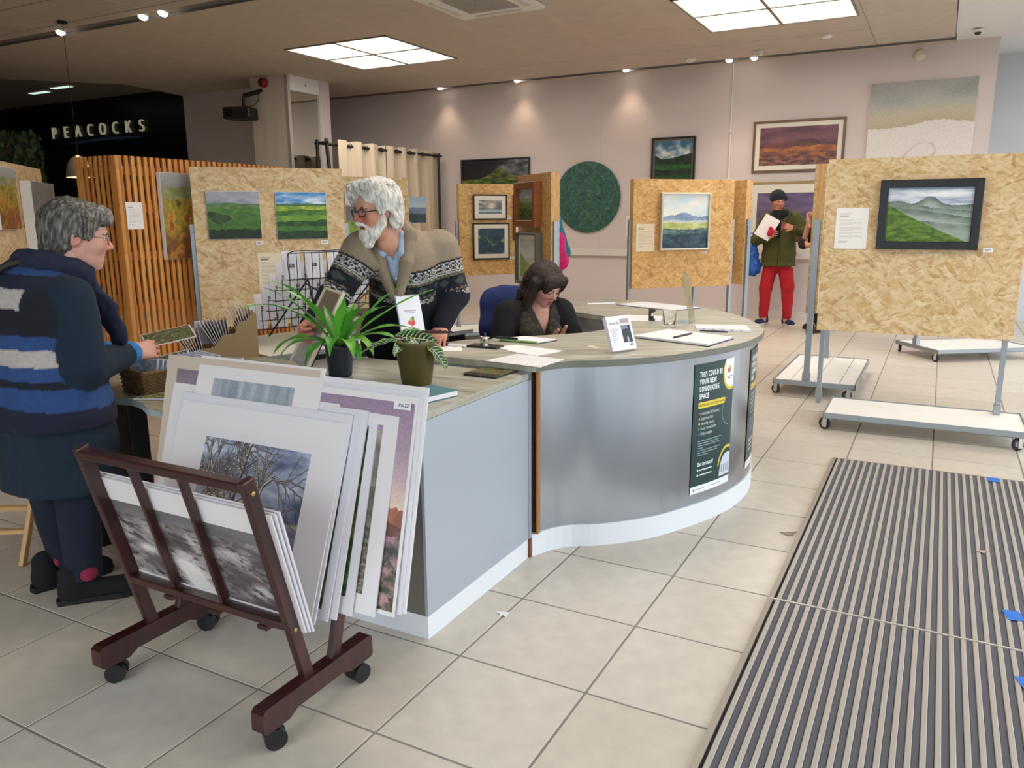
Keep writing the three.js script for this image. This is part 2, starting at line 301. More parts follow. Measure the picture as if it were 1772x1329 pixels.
{ // projector hung on an arm beside the column
  const t = thing('projector', 'black projector hanging on a bent arm left of the column', 'projector', [-7.99, 2.93, -7.3], 0.35);
  mesh('body', bx(0.42, 0.17, 0.34, 0, 0, 0, 0.03), mat(0x18181a, 0.45), t);
  const l = new THREE.CylinderGeometry(0.05, 0.055, 0.05, 20); l.rotateX(PI / 2); l.translate(-0.1, 0, 0.18); mesh('lens', l, mat(0x0a0a0c, 0.15), t);
  mesh('arm', [rod([0.05, 0.08, 0], [0.05, 0.24, 0], 0.025), bar([0.05, 0.25, 0], [0.34, 0.34, -0.1], 0.045, 0.045)], M.black, t);
  mesh('cable', tube([[0.12, 0.08, 0.05], [0.2, 0.12, 0], [0.26, 0.2, -0.05], [0.25, 0.3, -0.08]], 0.006), M.black, t);
}
// shop across the mall: sign letters standing off the black front
{
  const t = thing('shop_sign', 'raised cream shop name letters on the black shop front', 'sign', [-13.86, 2.935, -8.15]);
  const word = 'PEACOCKS', pitch = 0.357, lm = mat(0xcfc9ae, 0.4, 0, { emissive: 0xcfc9a8, emissiveIntensity: 0.28 });
  [...word].forEach((ch, i) => { const g = new TextGeometry(ch, { font: fontLight, size: 0.2, depth: 0.03, curveSegments: 8, bevelEnabled: false }); g.computeBoundingBox(); const b = g.boundingBox; g.translate(-(b.min.x + b.max.x) / 2 + 0.08 + i * pitch, 0, 0.01); mesh('letter', g, lm, t); });
  const sw = shapeXY([[0.25, -0.13], [0.7, -0.075], [1.4, -0.045], [2.1, -0.05], [2.7, -0.09], [2.1, -0.105], [1.4, -0.105], [0.7, -0.125]], 0.01, 0.02); mesh('swoosh', sw, mat(0x4b5d80, 0.5), t);
}
{ // kiosk canopy with artificial leaves, in the dark mall at the left
  const t = thing('leaf_canopy', 'dark canopy box covered in green leaves in the mall at far left', 'canopy', [-10.9, 2.2, -4.6], 0.1);
  mesh('box', bx(2.2, 0.75, 1.4, 0, 0, 0, 0.02), mat(0x121513, 0.8), t);
  const lv = []; for (let i = 0; i < 900; i++) { const g = new THREE.CircleGeometry(rr(0.03, 0.06), 5); g.scale(0.6, 1, 1); g.rotateX(rr(-0.9, 0.9)); g.rotateY(rr(-0.8, 0.8) + (rnd() < 0.35 ? PI / 2 : 0)); const side = rnd() < 0.35; g.translate(side ? 1.13 : rr(-1.1, 1.1), rr(-0.42, 0.4), side ? rr(-0.7, 0.7) : 0.73); lv.push(g); }
  tag(mesh('leaves', lv, mat(0x2f4a1e, 0.8), t), null, null, null, 'stuff');
}
for (const [x, z, l] of [[-12.55, -7.15, 'left flat lit strip fitting on the dark mall ceiling'], [-11.7, -7.0, 'right flat lit strip fitting on the dark mall ceiling']]) {
  const t = thing('mall_light', l, 'light', [x, CEIL + 0.12, z]); mesh('frame', bx(0.5, 0.02, 0.14, 0, -0.01, 0), M.white, t);
  mesh('diffuser', bx(0.46, 0.01, 0.1, 0, -0.022, 0), mat(0xffffff, 0.5, 0, { emissive: 0xdfffee, emissiveIntensity: 0.9 }), t);
  const pl = new THREE.RectAreaLight(0xe6fff2, 1.2, 0.46, 0.1); pl.position.set(0, -0.05, 0); pl.rotation.x = -PI / 2; t.add(pl);
}
{ const t = thing('pendant_lamp', 'ribbed metal pendant lamp shade left of the slatted screen', 'lamp', [-7.03, 1.97, -4.02]);
  mesh('shade', lathe([[0.135, -0.1], [0.135, -0.07], [0.115, 0.03], [0.07, 0.1], [0.02, 0.13], [0, 0.14]], 30), mat(0xb9b4a4, 0.35, 0.7), t);
  const b = new THREE.SphereGeometry(0.04, 14, 10); b.translate(0, -0.05, 0); mesh('bulb', b, mat(0xffffff, 0.5, 0, { emissive: 0xffe9b8, emissiveIntensity: 4 }), t);
  const l = new THREE.PointLight(0xffdca0, 1.2, 6, 2); l.position.set(0, -0.12, 0); t.add(l);
  mesh('cord', [rod([0, 0.14, 0], [0, 1.475, 0], 0.003), cyl(0.05, 0.05, 0.02, 0, 1.469, 0)], M.black, t); }
// entrance mat: metal strips with dark carpet between
{
  const t = thing('entrance_mat', 'long ribbed entrance mat of metal and dark carpet strips', 'mat', [0, 0, 0]);
  const x0 = 0.835, x1 = 2.3, p = 0.0355, secs = [[-3.29, -1.318], [-1.31, 0.66], [0.668, 2.64]];
  mesh('bed', bc(x0, x1, 0.0, 0.004, -3.29, 2.64), mat(0x2b2c30, 0.95), t);
  const strip = mat(0xaca59c, 0.5, 0.2), carpet = mat(0x5a5a61, 1);
  for (const [a, b] of secs) {
    const gs = new RoundedBoxGeometry(0.0165, 0.012, b - a - 0.006, 1, 0.003), gc = bx(0.0165, 0.009, b - a - 0.006);
    for (let x = x0 + 0.03; x < x1 - 0.02; x += p) {
      const s = mesh('metal_strip', gs, strip, t); s.position.set(x, 0.008, (a + b) / 2);
      const c = mesh('carpet_strip', gc, carpet, t); c.position.set(x + p / 2, 0.006, (a + b) / 2);
    }
  }
  mesh('edge_frame', [bc(x0 - 0.006, x0 + 0.012, 0, 0.013, -3.3, 2.65), bc(x0, x1, 0, 0.013, -3.3, -3.288)], mat(0x9c958c, 0.45, 0.5), t);
  for (const z of [-1.314, 0.664]) mesh('joint_strip', bc(x0, x1, 0.003, 0.0145, z - 0.004, z + 0.004), mat(0xc9c2b8, 0.4, 0.4), t);
}
[[1.645, -3.25, 'blue tape square at the far edge of the ribbed mat'], [1.63, -1.57, 'blue tape square on the ribbed mat, middle one of three'], [1.64, -1.1, 'blue tape square on the ribbed mat nearest the camera']].forEach(([x, z, l], i) => {
  const g = bx(0.055, 0.0012, 0.075, 0, 0, 0); const o = tag(mesh('tape_square', g, mat(0x1f6fd0, 0.6)), l, 'tape', 'blue tape on the mat'); o.position.set(x, 0.0152, z); o.rotation.y = 0.1 + i * 0.12; });
{ // scraps on the floor
  const g = shapeXZ([[-0.03, 0], [-0.005, -0.012], [0.02, -0.02], [0.022, 0.02], [0.008, 0.008], [-0.002, 0.024], [-0.01, 0.004]], 0, 0.002);
  const s = tag(mesh('paper_scrap', g, M.paper), 'small torn white paper scrap on the floor beside the steel counter', 'scrap'); s.position.set(-0.007, 0.0015, -0.758);
  const l = tag(mesh('dry_leaf', shapeXZ([[-0.02, 0.01], [0, -0.008], [0.03, -0.02], [0.012, 0.006], [0.015, 0.022], [-0.004, 0.012]], 0, 0.002), mat(0xb89a90, 0.9)), 'small pale pink petal lying on the ribbed mat', 'debris'); l.position.set(1.549, 0.0155, -2.15);
  const k = tag(mesh('paper_scrap', shapeXZ([[-0.04, 0.01], [0.03, -0.03], [0.02, 0.02], [0, 0.04]], 0, 0.0015), mat(0x8c8078, 0.9)), 'brown torn scrap on the floor at the edge of the ribbed mat', 'scrap'); k.position.set(0.79, 0.0015, -2.02);
}
// ---------- paintings ----------
const N = (x, y, s = 0, o = 4) => fbm(x, y, s * 13.7 + 0.37, o);
function paintTex(w, h, fn, brush = 0.012, bs = 1) {
  return tex(w, h, (u, t) => { const a = N(u * 38 * bs, t * 60 * bs, 91, 2), b = N(u * 60 * bs, t * 38 * bs, 17, 2); return fn(clamp(u + a * brush * 2, 0, 1), clamp(t + b * brush * 2, 0, 1)).map(c => c + 26 * N(u * 90, t * 70, 5, 2)); }, true, false);
}
// stacked ridges: layers [top edge, roughness, frequency, colour, second colour, mottling size] from far to near, t runs down from the top
function ridges(sky, layers, s = 1) {
  return (u, t) => {
    let c = sky(u, t);
    layers.forEach((L, i) => { const e = L[0] + (L[6] ? L[6](u) : 0) + L[1] * N(u * L[2] + i * 3.1 + s, 0.5, s + i, 4) * 2; if (t > e) { const m = clamp(0.5 + 1.9 * N(u * L[5], t * L[5] * 1.6, s + i * 2, 5), 0, 1); c = mix3(hex(L[3]), hex(L[4]), m); if (L[7]) c = mix3(c, hex(L[7]), clamp((t - e) / 0.16, 0, 0.9)); } });
    return c;
  };
}
const cloudy = (a, b, s, f = 3, k = 1.4) => (u, t) => mix3(hex(a), hex(b), clamp(0.5 + k * N(u * f, t * f * 2.2, s, 5), 0, 1));
const blotch = (cols, s, f = 6) => (u, t) => { const a = clamp(0.5 + 1.1 * N(u * f, t * f, s, 5), 0, 0.999) * (cols.length - 1), i = Math.floor(a); return mix3(hex(cols[i]), hex(cols[i + 1]), a - i); };
const P = {
  mist: paintTex(420, 300, ridges((u, t) => mix3(hex(0x8f9db5), hex(0xe6e6e8), clamp(0.3 + t * 1.6 + 1.6 * N(u * 2.2, t * 9, 3, 5), 0, 1)), [
    [0.31, 0.035, 2.5, 0x4c5c56, 0x66766e, 6, u => -0.15 * Math.exp(-((u - 0.5) ** 2) / 0.018) - 0.06 * Math.exp(-((u - 0.1) ** 2) / 0.03), 0xaab4ae], [0.33, 0.03, 3, 0x5a6a60, 0x76867a, 5, u => 0.12 * u - 0.02, 0xb4bdb6], [0.40, 0.03, 2, 0x46564a, 0x6c7c6e, 7, u => 0.22 * u - 0.06, 0xa6b0a8], [0.56, 0.02, 2, 0x5d6c60, 0x84928a, 5, u => 0.14 * u, 0x9aa69a],
    [0.32, 0.012, 3, 0x3f5c1c, 0x6d8c36, 10, u => 0.78 * u - 0.08 * u * u]], 4), 0.01),
  pale: paintTex(300, 320, ridges((u, t) => mix3(hex(0xcfe3ea), hex(0xf4f1e8), clamp(0.3 + 1.4 * N(u * 2.5, t * 4, 8, 5) + t * 0.6, 0, 1)), [
    [0.40, 0.03, 3, 0x8fa8c4, 0x7690b4, 6, u => -0.06 * Math.exp(-((u - 0.5) ** 2) / 0.03)], [0.47, 0.02, 3, 0xbcc8cf, 0xd8dcc8, 6], [0.52, 0.02, 3, 0xd8dca4, 0xa8b45e, 7], [0.64, 0.05, 4, 0x2e4a58, 0x6b8a86, 7], [0.74, 0.03, 4, 0x1d2f40, 0x3a5a66, 8]], 9), 0.02),
  seaLight: paintTex(260, 180, ridges((u, t) => mix3(hex(0x5f6166), hex(0xd9cdb4), clamp(0.25 + 1.4 * N(u * 3, t * 5, 6, 5) + 0.7 * Math.exp(-((u - 0.55) ** 2) / 0.05) * (t > 0.2 ? 1 : 0.4), 0, 1)), [[0.62, 0.02, 3, 0x55606a, 0x6d7580, 5], [0.68, 0.004, 3, 0x87b0b8, 0xb9c8c6, 9], [0.86, 0.02, 4, 0x4d5f66, 0x7d8c8c, 9]], 3)),
  deepBlue: paintTex(260, 280, blotch([0x0e1a2c, 0x1d3350, 0x27435c, 0x31545e, 0x1a2c44, 0x5d7a66, 0x9aa83e], 31, 7), 0.03),
  strip: paintTex(80, 260, ridges(cloudy(0xd8dce0, 0xaab4bd, 4), [[0.4, 0.05, 3, 0x44525c, 0x6a7a70, 6], [0.7, 0.05, 3, 0x26322f, 0x5c6a4c, 7]], 2)),
  cottage: paintTex(180, 220, ridges(cloudy(0xb9bfc4, 0x8d99a2, 5), [[0.30, 0.03, 2, 0x7d8f6a, 0x97a57c, 5], [0.42, 0.05, 3, 0x4d6a2f, 0x6e8a3c, 7], [0.62, 0.06, 4, 0x2c421d, 0x557030, 8]], 6)),
  paleHill: paintTex(200, 260, ridges(cloudy(0xd0cfc6, 0xbdbdb6, 7, 2), [[0.20, 0.02, 2, 0xb9bcb2, 0xd6d5cb, 4, u => 0.25 * u], [0.46, 0.03, 3, 0x7f9a50, 0xa7b67a, 6, u => 0.5 * u - 0.1]], 5)),
  greenGrey: paintTex(300, 270, ridges(cloudy(0x8b8e9c, 0xb4b6bf, 11), [[0.25, 0.02, 2.5, 0x4b6a45, 0x6b8a4c, 6], [0.36, 0.03, 3, 0x3a6a26, 0x5c8a34, 7], [0.48, 0.08, 2.5, 0x21361e, 0x3a5a2a, 6, u => 0.16 * u], [0.55, 0.05, 3, 0x3c6428, 0x4f7a2e, 5, u => 0.1 * Math.sin(u * 6)], [0.8, 0.08, 5, 0x15261a, 0x21361c, 9]], 12)),
  greenBright: paintTex(300, 270, ridges((u, t) => mix3(hex(0x3f83c4), hex(0xe2ecf4), clamp(0.25 + t * 1.4 + 1.5 * N(u * 3, t * 8, 14, 5), 0, 1)), [[0.24, 0.015, 2.5, 0x3c6a52, 0x4f7a48, 6], [0.29, 0.02, 3, 0x6f9a2c, 0xb7c244, 6], [0.38, 0.03, 3, 0x2f5a26, 0x5d8a2c, 8], [0.50, 0.04, 3, 0x5d8c26, 0x7ea836, 4], [0.60, 0.05, 4, 0x1a3a1e, 0x36602a, 7], [0.72, 0.03, 3, 0x2f6424, 0x4f8028, 6], [0.82, 0.04, 4, 0x12281a, 0x28481f, 8]], 15)),
  meadow: paintTex(200, 300, (u, t) => t < 0.22 ? mix3(hex(0xd9d8cf), hex(0xc4c6c8), t * 4) : t < 0.5 ? mix3(hex(0x6a6566), hex(0x8a8480), clamp(0.5 + 1.4 * N(u * 5, t * 7, 21, 4), 0, 1)) : blotch([0x4f7a30, 0x7a9a38, 0xa8b244, 0x5c8438, 0x4a5a3c], 22, 4)(u, t), 0.03),
  duskTrees: paintTex(160, 200, ridges((u, t) => ramp([[0, hex(0x86a2b4)], [0.35, hex(0xa9b8bf)], [0.5, hex(0x7a8a9a)], [0.6, hex(0xb4a9a0)], [1, hex(0x8a8a8a)]], t), [[0.42, 0.02, 3, 0x5a6a84, 0x6f7f95, 5], [0.64, 0.04, 9, 0x1a2a34, 0x2f444c, 8]], 18)),
  autumn: paintTex(300, 380, (u, t) => { if (t < 0.16) return mix3(hex(0xa6a4a0), hex(0x8b8e8c), t * 6); if (t < 0.3) return mix3(hex(0xa89a6c), hex(0x6f7a48), clamp(0.5 + N(u * 4, t * 12, 41, 4) * 1.5, 0, 1)); const c = blotch([0x3a3416, 0x6a6420, 0xb08a24, 0x7a7a2a, 0xd0a030, 0xa85a18, 0x4a4a1c], 42, 5)(u, t); return t > 0.55 ? mix3(c, blotch([0x2c1c12, 0xb0481a, 0x50301a, 0xc87a24, 0x2a2414], 43, 7)(u, t), clamp((t - 0.55) * 3, 0, 0.8)) : c; }, 0.035),
  autumnB: paintTex(200, 380, (u, t) => t < 0.3 ? mix3(hex(0x8a8684), hex(0x6c6a64), clamp(0.5 + N(u * 4, t * 5, 51, 4), 0, 1)) : blotch([0x3f3a1e, 0x7a6a2c, 0xa07a2c, 0x4a4a28, 0x8a4a1e, 0xb09038], 52, 4.5)(u, t), 0.03),
  darkHill: paintTex(360, 200, ridges((u, t) => mix3(hex(0x12151c), hex(0xa9adb0), clamp(-0.35 + u * 1.0 + N(u * 4, t * 5, 61, 5) * 1.5 - (u < 0.5 ? 0.3 : 0), 0, 1)), [[0.5, 0.04, 3, 0x1e2412, 0x76802c, 6, u => -0.28 * Math.exp(-((u - 0.55) ** 2) / 0.03)], [0.62, 0.06, 4, 0x1c2a10, 0x5c7a26, 9, u => -0.2 * Math.exp(-((u - 0.5) ** 2) / 0.05)], [0.88, 0.05, 4, 0x0e140c, 0x2c3a18, 8]], 62), 0.03),
  roundTeal: paintTex(420, 420, (u, t) => mix3(blotch([0x12302e, 0x28584e, 0x3f6a4a, 0x1c4450, 0x4a7a5c, 0x24485c, 0x8a8448], 71, 11)(u, t), hex(0xa08a4c), clamp(N(u * 12, t * 12, 72, 4) * 2.4 - 0.6 + (u - 0.6) * 0.8, 0, 0.6)), 0.03),
  smallGreen: paintTex(220, 240, ridges((u, t) => mix3(hex(0x3f6a86), hex(0xe6e2d8), clamp(t * 2.2 + N(u * 4, t * 6, 81, 4) * 1.4 - 0.1, 0, 1)), [[0.36, 0.03, 3, 0x16241a, 0x26382a, 6, u => 0.06 * Math.sin(u * 5)], [0.56, 0.03, 3, 0x1f4a22, 0x2f6a30, 6], [0.68, 0.06, 3, 0x12241a, 0x1f3a24, 6], [0.82, 0.03, 4, 0x1c3a1e, 0x2c5228, 8]], 82)),
  purpleHills: paintTex(400, 240, ridges(cloudy(0x8a5a62, 0x5a3a4c, 91, 2.5), [[0.42, 0.04, 3, 0x4a3348, 0x7a4a3c, 7, u => -0.1 * Math.exp(-((u - 0.65) ** 2) / 0.03)], [0.52, 0.05, 3, 0x8a4a30, 0xb87a44, 8], [0.64, 0.06, 5, 0x5a3a44, 0xa8683c, 9], [0.8, 0.06, 5, 0x4a2c3c, 0x9a6a4c, 10]], 92), 0.03),
  purpleSky: paintTex(360, 300, ridges(cloudy(0x54466c, 0x7a6a84, 95, 2.5), [[0.56, 0.03, 4, 0x3a4a3a, 0x8a8a5c, 8, u => -0.06 * u], [0.66, 0.04, 4, 0x2a3028, 0x5a4a34, 9], [0.85, 0.05, 4, 0x3a2c24, 0x7a5a34, 9]], 96), 0.03),
  paleLarge: paintTex(400, 480, (u, t) => { const e = 0.42 - 0.06 * Math.exp(-((u - 0.7) ** 2) / 0.08) + 0.03 * N(u * 3, 0, 101, 3); if (t > e) { const l = Math.abs(N(u * 1.6, t * 3.2, 103, 2)); return mix3(hex(0xb49c88), hex(0xded7d1), clamp(0.5 + l * 22, 0, 1)); } return mix3(ramp([[0, hex(0xa2a29c)], [0.5, hex(0xb4b5ae)], [0.75, hex(0xc2b9a0)], [1, hex(0xb9ad90)]], t / e), hex(0x8b908f), clamp(1.8 * N(u * 2.5, t * 5, 104, 4) * (1 - t / e), 0, 1)); }, 0.012),
};
const pm = {}; for (const k in P) pm[k] = mat(0xffffff, 0.55, 0, { map: P[k] });
// a picture: back on z = 0, facing +z, centre at the origin; frame [width, depth, material], mat border width, painting
function rectFrame(w, h, b, d, m, bev = 0.004) {
  const s = new THREE.Shape([[-w / 2, -h / 2], [w / 2, -h / 2], [w / 2, h / 2], [-w / 2, h / 2]].map(p => new THREE.Vector2(...p)));
  s.holes.push(new THREE.Path([[-w / 2 + b, -h / 2 + b], [-w / 2 + b, h / 2 - b], [w / 2 - b, h / 2 - b], [w / 2 - b, -h / 2 + b]].map(p => new THREE.Vector2(...p))));
  const g = new THREE.ExtrudeGeometry(s, { depth: d - 2 * bev, bevelEnabled: true, bevelThickness: bev, bevelSize: bev, bevelOffset: -bev, bevelSegments: 1 }); g.translate(0, 0, bev); return g;
}
function faceUV(g, w, h) { const p = g.attributes.position, uv = g.attributes.uv; for (let i = 0; i < p.count; i++) uv.setXY(i, p.getX(i) / w + 0.5, p.getY(i) / h + 0.5); return g; }
function picture(name, label, cat, w, h, art, o = {}) {
  const t = thing(name, label, cat, [0, 0, 0], 0, o.group);
  let iw = w, ih = h, z = 0.004;
  if (o.frame) { mesh('frame', rectFrame(w, h, o.frame[0], o.frame[1], o.frame[2]), o.frame[2], t); iw -= 2 * o.frame[0] - 0.004; ih -= 2 * o.frame[0] - 0.004; z = o.frame[1] * 0.45; }
  if (o.mount) { mesh('mount', rectFrame(iw, ih, o.mount, 0.006, M.card, 0.0015).translate(0, 0, z), o.mountMat || M.card, t); iw -= 2 * o.mount - 0.004; ih -= 2 * o.mount - 0.004; }
  if (o.canvas) { mesh('canvas', bx(w, h, o.canvas, 0, 0, o.canvas / 2, 0.003), M.white, t); mesh('painting', new THREE.PlaneGeometry(w - 0.004, h - 0.004).translate(0, 0, o.canvas + 0.001), art, t); return t; }
  mesh('painting', bx(iw, ih, 0.006, 0, 0, z), art, t);
  return t;
}
// text lines of an information sheet
const sheetTex = canvasTex(210, 297, (c, w, h) => {
  c.fillStyle = '#ebe7e2'; c.fillRect(0, 0, w, h); c.fillStyle = '#8a8680'; c.fillRect(26, 40, 78, 4); c.fillStyle = '#3c3a38'; c.fillRect(26, 54, 60, 6);
  c.fillStyle = '#c3beb8'; let y = 80; for (let p = 0; p < 5; p++) { const n = 2 + (p * 7) % 3; for (let i = 0; i < n; i++, y += 8) c.fillRect(26, y, i === n - 1 ? 90 : 154, 3); y += 8; }
  c.fillStyle = '#a29d97'; c.fillRect(26, 240, 60, 3); c.fillRect(26, 250, 48, 3);
});
M.sheet = mat(0xffffff, 0.85, 0, { map: sheetTex });
M.sheetWarm = mat(0xf6ead2, 0.85, 0, { map: sheetTex });
const tagTex = canvasTex(64, 32, (c, w, h) => { c.fillStyle = '#e6e3e4'; c.fillRect(0, 0, w, h); c.fillStyle = '#55535e'; c.fillRect(12, 10, 38, 4); c.fillRect(12, 18, 26, 4); });
M.tag = mat(0xffffff, 0.8, 0, { map: tagTex });

// ---------- board displays on wheeled steel bases ----------
function caster(parent, x, y, z, r = 0.042, turn = 0) {
  const g = new THREE.Group(); g.name = numbered('caster'); g.position.set(x, 0, z); g.rotation.y = turn; parent.add(g);
  const w = new THREE.TorusGeometry(r - 0.012, 0.012, 10, 24); w.rotateY(PI / 2); w.translate(0, r, -0.02); mesh('tyre', w, M.rubber, g);
  const hb = new THREE.CylinderGeometry(r - 0.016, r - 0.016, 0.016, 20); hb.rotateZ(PI / 2); hb.translate(0, r, -0.02); mesh('hub', hb, mat(0xb7b2a6, 0.4, 0.4), g);
  mesh('fork', [bx(0.003, r + 0.03, 0.03, 0.016, r + 0.012, -0.014), bx(0.003, r + 0.03, 0.03, -0.016, r + 0.012, -0.014), bx(0.04, 0.004, 0.05, 0, 2 * r + 0.012, -0.006), cyl(0.014, 0.014, Math.max(0.006, y - 2 * r - 0.012), 0, (y + 2 * r + 0.012) / 2, 0, 12)], M.chrome, g);
  return g;
}
const DIMS = {};
function display(label, p, q, o = {}) {
  const dx = q[0] - p[0], dz = q[1] - p[1], L = Math.hypot(dx, dz), turn = Math.atan2(-dz, dx);
  const t = thing('display_board', label, 'display', [(p[0] + q[0]) / 2, 0, (p[1] + q[1]) / 2], turn);
  const y0 = o.y0 ?? 0.65, y1 = o.y1 ?? 1.8, T = 0.085, om = o.warm ? M.osbWarm : M.osb, off = rnd();
  // local: panel front face on z = 0, back on z = -T
  mesh('front_board', metres(bc(-L / 2, L / 2, y0, y1, -0.018, 0, 0.002), 1 / 1.25, off, rnd()), om, t);
  mesh('back_board', metres(bc(-L / 2, L / 2, y0, y1, -T, -T + 0.018, 0.002), 1 / 1.25, off + 0.4, rnd()), om, t);
  for (const s of [-1, 1]) mesh('stud', metres(bc(s * L / 2 - s * 0.045, s * L / 2 - s * 0.001, y0, y1 - 0.002, -T + 0.018, -0.018), 2), M.pine, t);
  mesh('top_rail', metres(bc(-L / 2 + 0.045, L / 2 - 0.045, y1 - 0.045, y1 - 0.002, -T + 0.018, -0.018), 2), M.pine, t);
  mesh('bottom_rail', metres(bc(-L / 2 + 0.045, L / 2 - 0.045, y0, y0 + 0.045, -T + 0.018, -0.018), 2), M.pine, t);
  const b = o.base || [-L / 2 - 0.03, L / 2 + 0.03, -0.45, 0.2], by = 0.125, pz = o.poleZ ?? -T / 2;
  for (const s of [-1, 1]) { const px = s * (L / 2 + (o.poleIn ?? 0.016)); mesh('pole', [bc(px - 0.015, px + 0.015, by - 0.04, o.poleTop ?? 1.38, pz - 0.022, pz + 0.022), bc(px - 0.02, px + 0.02, by, by + 0.06, pz - 0.03, pz + 0.03)], M.steel, t); }
  for (const [yy] of (o.bolts || [[1.32], [0.2]])) for (const s of [-1, 1]) { const g = new THREE.SphereGeometry(0.006, 8, 6); g.translate(s * (L / 2 + (o.poleIn ?? 0.016)), yy, pz + 0.023); mesh('bolt', g, M.chrome, t); }
  // base frame of angle steel with white planks
  const A = 0.04;
  mesh('base_frame', [bc(b[0], b[1], by - A, by, b[3] - 0.006, b[3]), bc(b[0], b[1], by - A, by, b[2], b[2] + 0.006), bc(b[0], b[0] + 0.006, by - A, by, b[2], b[3]), bc(b[1] - 0.006, b[1], by - A, by, b[2], b[3]), bc(b[0], b[1], by - A, by - A + 0.005, b[3] - 0.03, b[3]), bc(b[0], b[1], by - A, by - A + 0.005, b[2], b[2] + 0.03)], M.steel, t);
  const across = o.planksAcross, n = o.planks || 3, lo = across ? b[0] + 0.008 : b[2] + 0.008, hi = across ? b[1] - 0.008 : b[3] - 0.008;
  const ws = o.plankWidths || Array(n).fill(1 / n); let c = lo;
  for (const k of ws) { const e = c + (hi - lo) * k; mesh('base_plank', across ? bc(c + 0.003, e - 0.003, by - 0.03, by - 0.006, b[2] + 0.008, b[3] - 0.008, 0.003) : bc(b[0] + 0.008, b[1] - 0.008, by - 0.03, by - 0.006, c + 0.003, e - 0.003, 0.003), M.white, t); c = e; }
  const cs = [[b[0] + 0.03, b[3] - 0.04], [b[1] - 0.03, b[3] - 0.04], [b[0] + 0.03, b[2] + 0.04], [b[1] - 0.03, b[2] + 0.04]];
  cs.forEach(([x, z], i) => caster(t, x, by - A, z, o.wheel || 0.036, [0.3, 1.2, -0.4, 0.9][i] + (o.wheelTurn || 0)));
  return t;
}
// hang a picture or sheet on a display: u metres along from its left end, y height of the centre, z off the face
function hang(pic, d, L, u, y, z = 0.002, tilt = 0) {
  const v = V(u - L / 2, y, z).applyAxisAngle(V(0, 1, 0), d.rotation.y).add(d.position); pic.position.copy(v); pic.rotation.set(tilt, d.rotation.y, 0, 'YXZ'); return pic;
}
function sheet(label, d, L, u, y, w, h, m = M.sheet, z = 0.002, group) { const g = bx(w, h, 0.0025, 0, 0, 0.00125); return hang(tag(mesh('information_sheet', g, m), label, 'sheet', group), d, L, u, y, z); }
function priceTag(label, d, L, u, y, z = 0.002) { return hang(tag(mesh('price_tag', bx(0.055, 0.028, 0.003, 0, 0, 0.0015, 0.001), M.tag), label, 'tag', 'small white price tags beside the pictures'), d, L, u, y, z); }
const len = (p, q) => Math.hypot(q[0] - p[0], q[1] - p[1]);
const blackFrame = mat(0x17181b, 0.4), greyFrame = mat(0x55584f, 0.5), oakFrame = mat(0xa8763f, 0.5, 0, { map: pineTex }), silverFrame = mat(0xc9c2b2, 0.4, 0.3), bronzeFrame = mat(0x6b543c, 0.45, 0.1), goldFrame = mat(0xa58a5c, 0.45, 0.2);
// right display
const dA = display('pale strand board display at right with the black framed green hill painting', [0.565, -4.27], [1.735, -4.285], { y0: 0.635, y1: 1.782, base: [-0.47, 0.70, -0.22, 0.32], poleIn: -0.03, poleZ: -0.15, poleTop: 1.2, wheel: 0.042, plankWidths: [0.33, 0.36, 0.31], wheelTurn: 0.9 }), LA = 1.17;
hang(picture('framed_painting', 'black framed painting of a green slope and misty grey hills on the right display', 'painting', 0.585, 0.44, pm.mist, { frame: [0.05, 0.035, blackFrame] }), dA, LA, 0.625, 1.418);
sheet('white information sheet left of the black framed green hill painting', dA, LA, 0.172, 1.33, 0.2, 0.268);
priceTag('small white tag at the lower right of the black framed green hill painting', dA, LA, 0.975, 1.197);
// the board standing edge-on beside it
const dA2 = display('strand board display standing edge-on behind a steel post, left of the pale board', [0.465, -5.03], [0.465, -6.2], { y0: 0.66, y1: 1.8, base: [-0.65, 0.65, -0.29, 0.33], planks: 4, plankWidths: [0.2, 0.3, 0.3, 0.2], wheel: 0.038, poleTop: 1.385 });
sheet('white sheet on the narrow right face of the edge-on board', dA2, 1.17, 0.14, 1.27, 0.2, 0.28);
// centre display behind the counter
const pB = [-1.60, -6.50], qB = [-0.753, -7.35], LB = len(pB, qB);
const dB = display('yellowish strand board display behind the round counter with a pale blue landscape on it', pB, qB, { warm: true, y0: 0.66, y1: 1.8, base: [-0.65, 0.62, -0.3, 0.14] });
display('darker strand board panel joined behind the right end of the yellowish display', [-1.36, -8.02], [-0.66, -7.52], { warm: true, y0: 0.66, y1: 1.8, base: [-0.42, 0.2, -0.34, 0.0] });
hang(picture('framed_painting', 'painting of pale sky, blue mountain and dark teal foreground in a thin silver frame', 'painting', 0.585, 0.60, pm.pale, { frame: [0.02, 0.045, silverFrame] }), dB, LB, 0.60, 1.36);
sheet('cream information sheet at the left of the pale blue landscape', dB, LB, 0.145, 1.195, 0.215, 0.29, M.sheetWarm);
priceTag('small tag under the right corner of the pale blue landscape', dB, LB, 0.86, 1.03);
